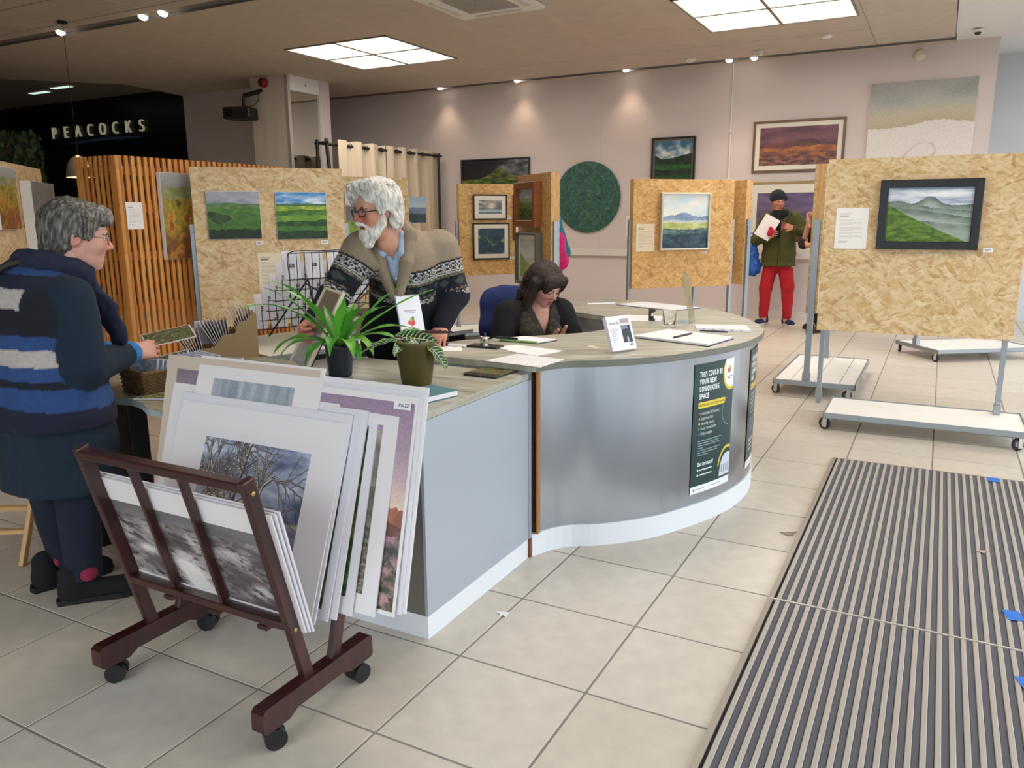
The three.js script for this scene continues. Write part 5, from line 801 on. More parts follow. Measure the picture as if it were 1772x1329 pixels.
{
  const t = thing('side_table', 'white table carrying the wire card rack behind the bearded man', 'table', [-1.655, 0, -1.35], Math.atan2(0.954, 0.3) );
  // local x runs along the front edge away from the camera, local -z away from the bearded man
  mesh('worktop', bc(-0.02, 1.35, 0.712, 0.738, -0.72, 0, 0.003), M.whiteTop, t); mesh('edge_band', bc(-0.02, 1.35, 0.7125, 0.7375, 0.0003, 0.002), mat(0x9da19f, 0.5), t);
  mesh('apron', bc(0.02, 1.3, 0.66, 0.7115, -0.05, -0.02), M.black, t); for (const x of [0.06, 1.28]) for (const z of [-0.06, -0.66]) mesh('leg', bc(x - 0.03, x + 0.03, 0, 0.712, z - 0.03, z + 0.03), M.black, t);
}
// wire card rack seen from behind, cards with a small picture on the back
{
  const u = V(0.3, 0, -0.954), n = V(0.954, 0, 0.3), o = V(-1.655, 0.74, -1.35).addScaledVector(u, 0.2), turn = Math.atan2(0.954, 0.3);
  const t = thing('wire_card_rack', 'stepped black wire rack of greeting cards seen from behind on the white table', 'rack', o.toArray(), turn);
  const Wd = 0.64, wire = mat(0x17181a, 0.45, 0.3), tiers = 6;
  const tier = k => [-0.61 + 0.086 * k, 0.05 + 0.062 * k];                  // z (towards the camera side) and height of each row's lower wire
  const backTex = [0, 1, 2].map(i => canvasTex(80, 112, (c, w, h) => { c.fillStyle = ['#dedbdf', '#e3dfe1', '#d8d6de'][i]; c.fillRect(0, 0, w, h); c.fillStyle = ['#5a5a58', '#4c4a52', '#63605c'][i]; c.fillRect(26, 52, 26, 14); c.fillStyle = '#85878a'; c.fillRect(30, 54, 12, 7); c.fillStyle = '#bdb9be'; c.fillRect(28, 70, 22, 3); }));
  const cm = backTex.map(x => mat(0xffffff, 0.8, 0, { map: x }));
  const names = ['lowest', 'second', 'third', 'fourth', 'fifth', 'top'];
  const proto = bx(0.105, 0.148, 0.004, 0, 0.074, 0, 0.0008);
  for (let k = 0; k < tiers; k++) {
    const [z, y] = tier(k), z2 = z + 0.03, y2 = y + 0.06 + (k === 5 ? 0.08 : 0);
    for (const yy of [y, y2]) mesh('wire', rod([0, yy, z2], [Wd, yy, z2], 0.0027, 6), wire, t);
    mesh('wire', rod([0, y, z], [0, y, z2], 0.002, 6), wire, t); mesh('wire', rod([Wd, y, z], [Wd, y, z2], 0.002, 6), wire, t);
    for (let i = 0; i <= 14; i++) mesh('wire', rod([i * Wd / 14, y - 0.006, z2], [i * Wd / 14, y2 + 0.003, z2], 0.0023, 5), wire, t);
    for (let i = 0; i < 5; i++) {
      const c = tag(new THREE.Mesh(proto, cm[(i + k) % 3]), `${ORD[i]} white card from the left in the ${names[k]} row of the wire rack`, 'card', `cards in the ${names[k]} row of the wire rack`); c.name = numbered('greeting_card'); c.castShadow = c.receiveShadow = true; scene.add(c);
      c.position.copy(V(0.03 + i * 0.132 + rr(-0.004, 0.004), y + 0.004, z + 0.014).applyAxisAngle(V(0, 1, 0), turn).add(o)); c.rotation.set(-0.1, turn, rr(-0.02, 0.02), 'YXZ');
    }
  }
  for (const x of [0.1, 0.54]) { mesh('stand_leg', rod([x, 0.36, -0.14], [x, 0.004, -0.62], 0.005), wire, t); mesh('stand_leg', rod([x, 0.36, -0.14], [x + 0.03, 0.004, -0.06], 0.005), wire, t); }
  mesh('brace', rod([0.08, 0.34, -0.135], [0.58, 0.03, -0.08], 0.004), wire, t); mesh('brace', rod([0.58, 0.34, -0.135], [0.08, 0.03, -0.08], 0.004), wire, t);
  mesh('top_loop', tube([[0, 0.36, -0.15], [-0.004, 0.495, -0.15], [0.02, 0.508, -0.15], [0.2, 0.508, -0.15], [Wd, 0.508, -0.15]], 0.0028, 40), wire, t);
}
// kraft card stand on the wavy table
{
  const w = V(0.62, 0, -0.78).normalize(), turn = Math.atan2(-w.z, w.x), o = V(-1.93, 0.7386, -1.02);
  const t = thing('card_stand', 'stepped brown kraft stand filled with packed cards', 'stand', o.toArray(), turn), kraft = mat(0xc6ab80, 0.85, 0, { map: wallTex });
  const prof = [[0, 0], [0.36, 0], [0.36, 0.22], [0.335, 0.22], [0.31, 0.185], [0.27, 0.18], [0.255, 0.125], [0.2, 0.12], [0.15, 0.06], [0.08, 0.055], [0.0, 0.02]];
  for (const z of [0, -0.17]) mesh('cheek', shapeXY(prof, z - 0.004, z), kraft, t);
  for (const [x, y] of [[0.255, 0.125], [0.14, 0.065], [0.02, 0.02]]) { mesh('riser', bc(x, x + 0.004, 0, y, -0.17, -0.004), kraft, t); mesh('shelf', bc(x, x + 0.1, y - 0.008, y - 0.004, -0.17, -0.004), kraft, t); }
  mesh('back', bc(0.354, 0.358, 0, 0.22, -0.17, -0.004), kraft, t);
  const ct = [0, 1, 2, 3].map(i => mat(0xffffff, 0.5, 0, { map: canvasTex(64, 64, (c, W2, H2) => { c.fillStyle = ['#d9d4d8', '#cfcbd2', '#e2ded8', '#d6d2d0'][i]; c.fillRect(0, 0, W2, H2); c.fillStyle = ['#5c6a78', '#4c5a3c', '#8a7a70', '#6a7a8c'][i]; c.fillRect(8, 14, 48, 34); c.fillStyle = ['#8fa0ae', '#7a8a5c', '#b8a898', '#9fb0bc'][i]; c.fillRect(8, 14, 48, 12); }) }));
  const g = bx(0.0035, 0.125, 0.15, 0, 0.0625, 0, 0.0008);
  [[0.262, 0.125, 'top', 9], [0.147, 0.068, 'middle', 9], [0.027, 0.024, 'lowest', 8]].forEach(([x, y, nm, n]) => { for (let i = 0; i < n; i++) { const c = tag(new THREE.Mesh(g, [M.paper, M.card, boardMat[0], boardMat[3]][(i * 3 + n) % 4]), `${ORD[i]} packed card from the left in the ${nm} step of the kraft stand`, 'card', `packed cards in the ${nm} step of the kraft stand`); c.name = numbered('packed_card'); c.castShadow = c.receiveShadow = true; scene.add(c); c.position.copy(V(x + 0.008 + i * 0.0095, y, -0.085).applyAxisAngle(V(0, 1, 0), turn).add(o)); c.rotation.set(0, turn, 0.5 - i * 0.05, 'YXZ'); } });
}
// wicker basket of cards
{
  const t = thing('wicker_basket', 'brown wicker basket of cards on the wavy table', 'basket', [-1.475, 0.7386, -0.60], -0.16);
  const wk = mat(0x6a4f2c, 0.8), rows = [], L = 0.32, D = 0.17, H = 0.088;
  for (let k = 0; k < 11; k++) { const y = 0.006 + k * 0.008, s = 1 + 0.012 * k / 2, pts = []; for (let i = 0; i < 88; i++) { const a = i / 88, per = 2 * (L + D), d = a * per; let x, z; if (d < L) { x = -D / 2; z = -L / 2 + d; } else if (d < L + D) { x = -D / 2 + (d - L); z = L / 2; } else if (d < 2 * L + D) { x = D / 2; z = L / 2 - (d - L - D); } else { x = D / 2 - (d - 2 * L - D); z = -L / 2; } const wv = 0.0035 * ((i + k) % 2 ? 1 : -1); pts.push(V(x * s + Math.sign(x) * (Math.abs(x) > D / 2 - 0.001 ? wv : 0), y, z * s + (Math.abs(z) > L / 2 - 0.001 ? Math.sign(z) * wv : 0))); } rows.push(new THREE.TubeGeometry(new THREE.CatmullRomCurve3(pts, true), 176, 0.0046, 5, true)); }
  tag(mesh('weave', rows, wk, t), null, null, null, 'stuff');
  mesh('bottom', bx(D, 0.006, L, 0, 0.004, 0), wk, t);
  const rim = []; for (const [a, b] of [[[-1, -1], [1, -1]], [[1, -1], [1, 1]], [[1, 1], [-1, 1]], [[-1, 1], [-1, -1]]]) rim.push(rod([a[0] * D / 2 * 1.06, H + 0.004, a[1] * L / 2 * 1.06], [b[0] * D / 2 * 1.06, H + 0.004, b[1] * L / 2 * 1.06], 0.0065, 8)); mesh('rim', rim, wk, t);
  const leafM = mat(0xffffff, 0.2, 0, { map: paintTex(120, 90, blotch([0x2c3a22, 0x6a7a3c, 0xb9ae7a, 0x4a5a34, 0x8a7a4c, 0x24301c], 240, 8), 0.03) }), greyM = mat(0xffffff, 0.3, 0, { map: paintTex(100, 120, blotch([0x8a94a4, 0xa9b2bc, 0x6c7a86, 0xc0c4c8], 241, 5), 0.03) }), edge = mat(0xcfd0dc, 0.6);
  const put = (label, geo, m, x, y, z, rx, ry, rz, back) => { const g = new THREE.Group(); g.name = numbered('packed_card'); scene.add(g); tag(g, label, 'card'); mesh('card', geo, edge, g); const f = new THREE.PlaneGeometry(geo.userData.w - 0.012, geo.userData.h - 0.012); f.translate(0, geo.userData.h / 2, geo.userData.d / 2 + 0.0006); mesh('picture', f, m, g); g.position.set(x, y, z); g.rotation.set(rx, ry, rz, 'YXZ'); return g; };
  const cd = (w, h, d = 0.005) => { const g = bx(w, h, d, 0, h / 2, 0, 0.001); g.userData = { w, h, d }; return g; };
  put('grey-blue card standing at the near end of the wicker basket', cd(0.12, 0.125), greyM, -1.50, 0.75, -0.475, -0.3, 0.35, 0); put('second pale card edge behind the grey-blue card in the basket', cd(0.12, 0.125), greyM, -1.49, 0.75, -0.49, -0.34, 0.3, 0); put('third pale card edge in the basket', cd(0.12, 0.12), greyM, -1.485, 0.75, -0.505, -0.38, 0.32, 0.02);
  put('shiny woodland print leaning across the wicker basket', cd(0.21, 0.15, 0.004), leafM, -1.47, 0.755, -0.57, -0.75, 0.55, 0.3);
  for (let i = 0; i < 5; i++) put(['first', 'second', 'third', 'fourth', 'fifth'][i] + ' of the pale cards leaning at the far end of the basket', cd(0.11, 0.13), greyM, -1.45 + i * 0.003, 0.75, -0.60 - i * 0.024, -0.5, 0.3, -0.2);
  put('woodland card lying flat on the wavy table in front of the basket', cd(0.16, 0.11, 0.004), leafM, -1.335, 0.742, -0.40, -PI / 2, 0.5, 0);
  put('mauve print pack lying between the basket and the kraft stand', cd(0.2, 0.15, 0.012), mat(0xffffff, 0.35, 0, { map: Q.mauve }), -1.56, 0.756, -0.86, -PI / 2 + 0.18, 0.4, 0);
  put('pale print pack lying beside the kraft stand', cd(0.22, 0.16, 0.01), mat(0xffffff, 0.4, 0, { map: Q.bark }), -1.72, 0.752, -0.80, -PI / 2 + 0.12, 0.2, 0);
  put('cream card pack leaning on the kraft stand', cd(0.17, 0.13, 0.006), mat(0xd9d2c4, 0.6), -1.90, 0.742, -0.72, -0.95, 0.5, 0);
  put('card with lavender top standing behind the packed cards', cd(0.15, 0.12, 0.005), mat(0xcfcbe0, 0.6), -1.93, 0.80, -1.2, -0.25, 0.7, 0);
}
// small brown box on the white table and loose cable
{ const t = thing('small_box', 'small brown picture box under the wire rack', 'box', [-1.70, 0.7386, -2.14], 1.27); mesh('body', bx(0.17, 0.075, 0.06, 0, 0.0375, 0, 0.003), mat(0x6e5442, 0.8), t); mesh('lid', bx(0.174, 0.012, 0.064, 0, 0.079, 0, 0.003), mat(0x5c4536, 0.8), t); }
// folding wooden chair at the left edge
{
  const t = thing('folding_chair', 'light wooden folding chair behind the woman at the left edge', 'chair', [-2.28, 0, -0.28], 0.55), wd = mat(0xffffff, 0.5, 0, { map: pineTex });
  for (const s of [-1, 1]) { const x = s * 0.2; mesh('leg', bar([x, 0.0, 0.24], [x, 0.86, -0.26], 0.02, 0.035, 0.004), wd, t); mesh('leg', bar([x - s * 0.026, 0.0, -0.24], [x - s * 0.026, 0.44, 0.2], 0.02, 0.035, 0.004), wd, t); }
  for (let i = 0; i < 6; i++) mesh('seat_slat', bx(0.36, 0.014, 0.045, 0, 0.45, -0.15 + i * 0.06, 0.003), wd, t);
  mesh('stretcher', bar([-0.2, 0.13, 0.165], [0.2, 0.13, 0.165], 0.018, 0.03), wd, t); mesh('stretcher', bar([-0.18, 0.13, -0.12], [0.18, 0.13, -0.12], 0.018, 0.03), wd, t);
  mesh('back_slat', bx(0.4, 0.08, 0.016, 0, 0.80, -0.225, 0.004), wd, t); mesh('back_slat', bx(0.4, 0.05, 0.016, 0, 0.66, -0.145, 0.004), wd, t);
}
// picture held on the desk by the bearded man: stands on its lower edge, leaning
{
  const t = thing('held_picture', 'gilt-edged picture with a dark back, tilted on the desk by the bearded man', 'picture', [-1.055, LOW + 0.004, -0.90]);
  const w = 0.19, h = 0.36; mesh('painting', bx(w - 0.02, h - 0.02, 0.004, 0, h / 2, 0.006), mat(0xffffff, 0.5, 0, { map: paintTex(120, 200, (u, t2) => t2 < 0.55 ? mix3([120, 110, 96], [152, 134, 100], clamp(0.5 + N(u * 3, t2 * 5, 250, 4), 0, 1)) : mix3([188, 180, 172], [150, 144, 140], clamp(0.4 + 1.3 * N(u * 12, t2 * 8, 251, 3), 0, 1)), 0.01) }), t);
  mesh('frame', rectFrame(w, h, 0.012, 0.016, M.white, 0.002).translate(0, h / 2, 0), mat(0xd9cdb0, 0.4), t); mesh('backing', bx(w - 0.004, h - 0.004, 0.006, 0, h / 2, -0.003), M.black, t);
  t.rotation.set(-0.5, -0.42, -0.08, 'YXZ');
}
// ---------- people: smooth fields meshed by surface nets ----------
const A3 = p => Array.isArray(p) ? p : [p.x, p.y, p.z];
function cap(a, b, ra, rb = ra, o = {}) {     // tapered capsule; o.flat squeezes it along z about its axis
  a = A3(a); b = A3(b); const f = o.flat || 1, dx = b[0] - a[0], dy = b[1] - a[1], dz = (b[2] - a[2]) / f, L2 = dx * dx + dy * dy + dz * dz || 1e-9, r = Math.max(ra, rb);
  return { ...o, lo: [0, 1, 2].map(i => Math.min(a[i], b[i]) - r * 1.05), hi: [0, 1, 2].map(i => Math.max(a[i], b[i]) + r * 1.05), d(x, y, z) { const px = x - a[0], py = y - a[1], pz = (z - a[2]) / f, t = clamp((px * dx + py * dy + pz * dz) / L2, 0, 1), qx = px - t * dx, qy = py - t * dy, qz = pz - t * dz; return (Math.sqrt(qx * qx + qy * qy + qz * qz) - (ra + (rb - ra) * t)) * Math.min(1, f); } };
}
function ell(c, r, rot, o = {}) {
  const q = rot ? new THREE.Quaternion().setFromEuler(new THREE.Euler(...rot)).invert() : null, m = Math.max(...r), v = V(0, 0, 0);
  return { ...o, lo: c.map(x => x - m * 1.05), hi: c.map(x => x + m * 1.05), d(x, y, z) { v.set(x - c[0], y - c[1], z - c[2]); if (q) v.applyQuaternion(q); const a = v.x / r[0], b = v.y / r[1], e = v.z / r[2], k0 = Math.sqrt(a * a + b * b + e * e), k1 = Math.sqrt(a * a / (r[0] * r[0]) + b * b / (r[1] * r[1]) + e * e / (r[2] * r[2])); return k1 < 1e-9 ? -Math.min(...r) : k0 * (k0 - 1) / k1; } };
}
const fnp = (lo, hi, d, o = {}) => ({ ...o, lo, hi, d });
function sdf(prims, cell, o = {}) {
  const K = o.k ?? 0.03, solid = prims.filter(p => !p.cut), lo = [0, 1, 2].map(i => Math.min(...solid.map(p => p.lo[i])) - 3 * cell - (o.pad || 0)), hi = [0, 1, 2].map(i => Math.max(...solid.map(p => p.hi[i])) + 3 * cell + (o.pad || 0));
  const n = [0, 1, 2].map(i => Math.ceil((hi[i] - lo[i]) / cell) + 1), [nx, ny, nz] = n, F = new Float32Array(nx * ny * nz).fill(1);
  for (const p of prims) {
    const k = p.k ?? K, m = k + 2 * cell, a = [0, 1, 2].map(i => Math.max(0, Math.floor((p.lo[i] - m - lo[i]) / cell))), b = [0, 1, 2].map(i => Math.min(n[i] - 1, Math.ceil((p.hi[i] + m - lo[i]) / cell)));
    for (let z = a[2]; z <= b[2]; z++) for (let y = a[1]; y <= b[1]; y++) for (let x = a[0]; x <= b[0]; x++) {
      const i = (z * ny + y) * nx + x, d = p.d(lo[0] + x * cell, lo[1] + y * cell, lo[2] + z * cell);
      if (p.cut) { const e = -d, h = Math.max(k - Math.abs(F[i] - e), 0) / k; F[i] = Math.max(F[i], e) + h * h * k * 0.25; }
      else { const h = Math.max(k - Math.abs(F[i] - d), 0) / k; F[i] = Math.min(F[i], d) - h * h * k * 0.25; }
    }
  }
  if (o.warp) for (let z = 0; z < nz; z++) for (let y = 0; y < ny; y++) for (let x = 0; x < nx; x++) { const i = (z * ny + y) * nx + x; if (Math.abs(F[i]) < 0.05) F[i] += o.warp(lo[0] + x * cell, lo[1] + y * cell, lo[2] + z * cell); }
  const pos = [], ix = [], id = new Int32Array(nx * ny * nz).fill(-1), st = [1, nx, nx * ny];
  for (let z = 0; z < nz - 1; z++) for (let y = 0; y < ny - 1; y++) for (let x = 0; x < nx - 1; x++) {
    const i = (z * ny + y) * nx + x; let mask = 0; const v = [];
    for (let c = 0; c < 8; c++) { const f = F[i + (c & 1) + ((c >> 1) & 1) * nx + ((c >> 2) & 1) * nx * ny]; v.push(f); if (f < 0) mask |= 1 << c; }
    if (mask === 0 || mask === 255) continue;
    let sx = 0, sy = 0, sz = 0, m = 0;
    for (const [p, q] of SN_EDGES) { const f = v[p], g = v[q]; if ((f < 0) === (g < 0)) continue; const t = f / (f - g); sx += (p & 1) + t * ((q & 1) - (p & 1)); sy += ((p >> 1) & 1) + t * (((q >> 1) & 1) - ((p >> 1) & 1)); sz += ((p >> 2) & 1) + t * (((q >> 2) & 1) - ((p >> 2) & 1)); m++; }
    id[i] = pos.length / 3; pos.push(lo[0] + (x + sx / m) * cell, lo[1] + (y + sy / m) * cell, lo[2] + (z + sz / m) * cell);
  }
  for (let z = 1; z < nz - 1; z++) for (let y = 1; y < ny - 1; y++) for (let x = 1; x < nx - 1; x++) {
    const i = (z * ny + y) * nx + x;
    for (let a = 0; a < 3; a++) { const f = F[i], g = F[i + st[a]]; if ((f < 0) === (g < 0)) continue; const b = st[(a + 1) % 3], c = st[(a + 2) % 3], q = [id[i], id[i - b], id[i - b - c], id[i - c]]; if (q.some(t => t < 0)) continue; if (f < 0) ix.push(q[0], q[1], q[2], q[0], q[2], q[3]); else ix.push(q[0], q[2], q[1], q[0], q[3], q[2]); }
  }
  const g = new THREE.BufferGeometry(); g.setAttribute('position', new THREE.Float32BufferAttribute(pos, 3)); g.setIndex(ix); g.computeVertexNormals();
  if (o.color) { const c = new Float32Array(pos.length), nn = g.attributes.normal; for (let i = 0; i < pos.length / 3; i++) { const k = o.color(pos[3 * i], pos[3 * i + 1], pos[3 * i + 2], nn.getX(i), nn.getY(i), nn.getZ(i)); c[3 * i] = k[0]; c[3 * i + 1] = k[1]; c[3 * i + 2] = k[2]; } g.setAttribute('color', new THREE.BufferAttribute(c, 3)); }
  return g;
}
const SN_EDGES = [[0, 1], [2, 3], [4, 5], [6, 7], [0, 2], [1, 3], [4, 6], [5, 7], [0, 4], [1, 5], [2, 6], [3, 7]];
const lin = h => { const c = new THREE.Color(h); return [c.r, c.g, c.b]; };
const skinTone = (h, red) => { const a = lin(h), b = lin(red); return { a, b }; };
// head in its own frame: origin between the ears, facing +z
function headGeo(o = {}) {
  const s = o.slim ?? 1, T = skinTone(o.skin ?? 0xd6a184, o.red ?? 0xc07660), lip = lin(o.lip ?? 0xa85c50);
  const P = [ell([0, 0.035, -0.012], [0.077 * s, 0.09, 0.097]), ell([0, -0.03, 0.022], [0.064 * s, 0.088, 0.068], null, { k: 0.04 }), ell([0, -0.074, 0.03], [0.05 * s, 0.036, 0.05]), ell([0, -0.099, 0.06], [0.023, 0.018, 0.02]),
    ell([0.036 * s, -0.026, 0.056], [0.027, 0.026, 0.026]), ell([-0.036 * s, -0.026, 0.056], [0.027, 0.026, 0.026]), cap([-0.034, 0.024, 0.077], [0.034, 0.024, 0.077], 0.011, 0.011, { k: 0.02 }),
    cap([0, 0.016, 0.08], [0, -0.024, 0.105 + (o.nose || 0)], 0.008, 0.0125, { k: 0.014 }), ell([0.0115, -0.031, 0.092], [0.009, 0.008, 0.011], null, { k: 0.01 }), ell([-0.0115, -0.031, 0.092], [0.009, 0.008, 0.011], null, { k: 0.01 }),
    cap([-0.019, -0.0585, 0.078], [0.019, -0.0585, 0.078], 0.008, 0.008, { k: 0.01 }), cap([-0.016, -0.071, 0.078], [0.016, -0.071, 0.078], 0.0085, 0.0085, { k: 0.01 }), cap([0, -0.055, 0.085], [0, -0.058, 0.086], 0.006, 0.006, { k: 0.012 }),
    cap([0, -0.06, -0.025], [0, -0.16, -0.045], 0.05 * (o.neck ?? 1), 0.054 * (o.neck ?? 1), { k: 0.03 }),
    fnp([-0.03, -0.068, 0.05], [0.03, -0.062, 0.11], (x, y, z) => Math.max(Math.abs(x) - 0.023, Math.abs(y + 0.065) - 0.0012, 0.07 - z), { cut: true, k: 0.004 })];
  for (const e of [-1, 1]) P.push(ell([e * 0.031, 0.006, 0.092], [0.019, 0.0125, 0.016], null, { cut: true, k: 0.012 }), ell([e * 0.0315, 0.0045, 0.074], [0.0165, 0.013, 0.0115], null, { k: 0.004 }), ell([e * 0.079 * s, -0.004, -0.012], [0.011, 0.032, 0.019], [0.2, 0, e * -0.18], { k: 0.012 }), ell([e * 0.088 * s, -0.002, -0.008], [0.008, 0.019, 0.0095], [0.2, 0, 0], { cut: true, k: 0.006 }));
  return sdf(P, 0.0038, { k: 0.022, color: (x, y, z) => { if (z > 0.068 && Math.abs(x) < 0.024 - 0.3 * Math.abs(y + 0.065) && y < -0.051 && y > -0.081) return lip; const r = Math.exp(-((Math.abs(x) - 0.037) ** 2 + (y + 0.028) ** 2) / 0.0009) * (z > 0.02 ? 1 : 0) + 0.8 * Math.exp(-((x) ** 2 + (y + 0.025) ** 2 + (z - 0.11) ** 2) / 0.0006) + (Math.abs(x) > 0.073 ? 0.7 : 0); const k = clamp(r * 0.8 + 0.12 + 0.12 * noise.noise(x * 60, y * 60, z * 60), 0, 1); return [lerp(T.a[0], T.b[0], k), lerp(T.a[1], T.b[1], k), lerp(T.a[2], T.b[2], k)]; } });
}
// hand: wrist at the origin, fingers along +y, palm towards +z, thumb on the side sx
function handGeo(sx, curl, o = {}) {
  const P = [], kn = [[0.031, 0.086], [0.0105, 0.093], [-0.0105, 0.089], [-0.03, 0.079]], ln = [0.072, 0.08, 0.074, 0.058], sp = o.spread ?? 0.1;
  kn.forEach(([x, y], i) => {
    x *= sx; P.push(cap([x * 0.55, 0.006, 0], [x, y, 0.002], 0.0145, 0.0115, { k: 0.016 }));
    let p = [x, y, 0.001], a = 0; const c = Array.isArray(curl) ? curl[i] : curl, out = (sx * (1.5 - i)) * sp * 0.4, fr = [0.45, 0.3, 0.25], rad = i === 3 ? 0.0074 : 0.0086;
    fr.forEach((f, j) => { a += c * [0.8, 1.1, 0.8][j]; const L = ln[i] * f, q = [p[0] + L * Math.sin(out) * Math.cos(a), p[1] + L * Math.cos(out) * Math.cos(a), p[2] + L * Math.sin(a)]; P.push(cap(p, q, rad * (1 - 0.07 * j), rad * (1 - 0.07 * (j + 1)), { k: j ? 0.003 : 0.006 })); p = q; });
  });
  P.push(ell([0, 0.045, 0.006], [0.034, 0.046, 0.0135], null, { k: 0.012 }));
  const th = o.thumb || [0.62, 0.7, 0.34], td = V(th[0] * sx, th[1], th[2]).normalize(); let p = [0.021 * sx, 0.02, 0.006]; const bend = V(-sx * 0.5, 0.5, 0.25).multiplyScalar(o.thumbBend ?? 0.5);
  [[0.042, 0.0145, 0.0115], [0.034, 0.011, 0.0098], [0.027, 0.0096, 0.008]].forEach(([L, ra, rb], j) => { const d = td.clone().addScaledVector(bend, j * 0.5).normalize(), q = [p[0] + d.x * L, p[1] + d.y * L, p[2] + d.z * L]; P.push(cap(p, q, ra, rb, { k: j ? 0.004 : 0.012 })); p = q; });
  P.push(cap([0, -0.055, 0], [0, 0.012, 0], 0.027, 0.024, { flat: 0.78, k: 0.02 }));
  const T = skinTone(o.skin ?? 0xd6a184, o.red ?? 0xb8705c);
  return sdf(P, 0.003, { k: 0.008, color: (x, y, z) => { const k = clamp(0.25 + (y > 0.08 ? 0.35 : 0) + 0.2 * noise.noise(x * 70, y * 70, z * 70), 0, 1); return [lerp(T.a[0], T.b[0], k), lerp(T.a[1], T.b[1], k), lerp(T.a[2], T.b[2], k)]; } });
}
function aim(g, wrist, fingers, palm) {      // put a hand at the wrist, fingers and palm pointing as given
  const y = V(...fingers).normalize(), z = V(...palm).addScaledVector(y, -V(...palm).dot(y)).normalize(), x = y.clone().cross(z); g.applyMatrix4(new THREE.Matrix4().makeBasis(x, y, z).setPosition(...wrist)); return g;
}
function posed(g, at, yaw, pitch, roll = 0, s = 1) { g.applyMatrix4(new THREE.Matrix4().compose(V(...at), new THREE.Quaternion().setFromEuler(new THREE.Euler(pitch, yaw, roll, 'YXZ')), V(s, s, s))); return g; }
const clothColor = (h, vary = 0.12, f = 40) => { const c = lin(h); return (x, y, z) => { const k = 1 + vary * noise.noise(x * f, y * f, z * f); return [c[0] * k, c[1] * k, c[2] * k]; }; };
const folds = (a, f = 14, sy = 0.45) => (x, y, z) => a * noise.noise(x * f, y * f * sy, z * f) + a * 0.5 * noise.noise(x * f * 2.3, y * f * 1.4, z * f * 2.3);
function hairMesh(parent, prims, cell, at, yaw, pitch, colors, o = {}) {
  const cs = colors.map(lin), g = sdf(prims, cell, { k: o.k ?? 0.02, pad: 0.012, warp: (x, y, z) => (o.amp ?? 0.004) * (noise.noise(x * (o.fx ?? 60), y * (o.fy ?? 22), z * (o.fz ?? 60)) + 0.7 * noise.noise(x * 120, y * 45, z * 120)), color: (x, y, z) => { let t = clamp(0.5 + 0.9 * noise.noise(x * 150, y * 22, z * 150) * 0.75 + 0.3 * noise.noise(x * 40, y * 14, z * 40) + (o.grad ? o.grad(x, y, z) : 0), 0, 0.999) * (cs.length - 1); const i = Math.floor(t); return mix3(cs[i], cs[i + 1], t - i); } });
  return mesh('hair', posed(g, at, yaw, pitch, o.roll || 0, o.s || 1), mat(0xffffff, 0.75, 0, { vertexColors: true }), parent);
}
function eyes(parent, at, yaw, pitch, s = 1, o = {}) {
  for (const e of [-1, 1]) {
    const g = new THREE.SphereGeometry(0.0118, 18, 14); g.rotateX(PI / 2); const p = g.attributes.position, c = new Float32Array(p.count * 3), look = V(o.lx || 0, o.ly || 0, 1).normalize();
    for (let i = 0; i < p.count; i++) { const d = V(p.getX(i), p.getY(i), p.getZ(i)).normalize().dot(look), k = d > 0.94 ? [0.01, 0.01, 0.01] : d > 0.85 ? lin(o.iris ?? 0x5a6a72) : [0.62, 0.58, 0.55]; c.set(k, 3 * i); }
    g.setAttribute('color', new THREE.BufferAttribute(c, 3)); g.translate(e * 0.0315, 0.0045, 0.0765); mesh('eye', posed(g, at, yaw, pitch, 0, s), mat(0xffffff, 0.15, 0, { vertexColors: true }), parent);
    if (o.brow) mesh('eyebrow', posed(sdf([cap([e * 0.016, 0.022, 0.091], [e * 0.033, 0.026, 0.088], 0.0045, 0.0045), cap([e * 0.033, 0.026, 0.088], [e * 0.05, 0.019, 0.076], 0.0045, 0.003)], 0.0025, { k: 0.006, color: clothColor(o.brow, 0.3, 120) }), at, yaw, pitch, 0, s), M.cloth, parent);
  }
}
function spectacles(parent, at, yaw, pitch, color, r, s = 1) {
  const gs = [], m = mat(color, 0.35), gl = [];
  for (const e of [-1, 1]) {
    const pts = []; for (let i = 0; i < 24; i++) { const a = i / 24 * 2 * PI; pts.push(V(e * 0.033 + 0.0235 * Math.sign(Math.cos(a)) * Math.abs(Math.cos(a)) ** 0.75, 0.001 + 0.0165 * Math.sign(Math.sin(a)) * Math.abs(Math.sin(a)) ** 0.75, 0.1 - 0.3 * Math.max(0, Math.abs(e * 0.033 + 0.0235 * Math.cos(a)) - 0.03))); }
    gs.push(new THREE.TubeGeometry(new THREE.CatmullRomCurve3(pts, true), 40, r, 6, true), rod([e * 0.056, 0.007, 0.092], [e * 0.084, 0.008, -0.005], r, 6));
    const l = new THREE.CircleGeometry(0.021, 20); l.scale(1.05, 0.74, 1); l.translate(e * 0.033, 0.001, 0.0985); gl.push(l);
  }
  gs.push(tube([[-0.0105, 0.006, 0.1], [0, 0.0095, 0.106], [0.0105, 0.006, 0.1]], r, 10, 6));
  const f = mesh('spectacles', posed(merge(gs), at, yaw, pitch, 0, s), m, parent);
  for (const l of gl) { const o = mesh('lens', posed(l, at, yaw, pitch, 0, s), M.glass, f); o.castShadow = false; }
}
function person(label, pos, yaw, group) { return thing('person', label, 'person', pos, yaw, group); }
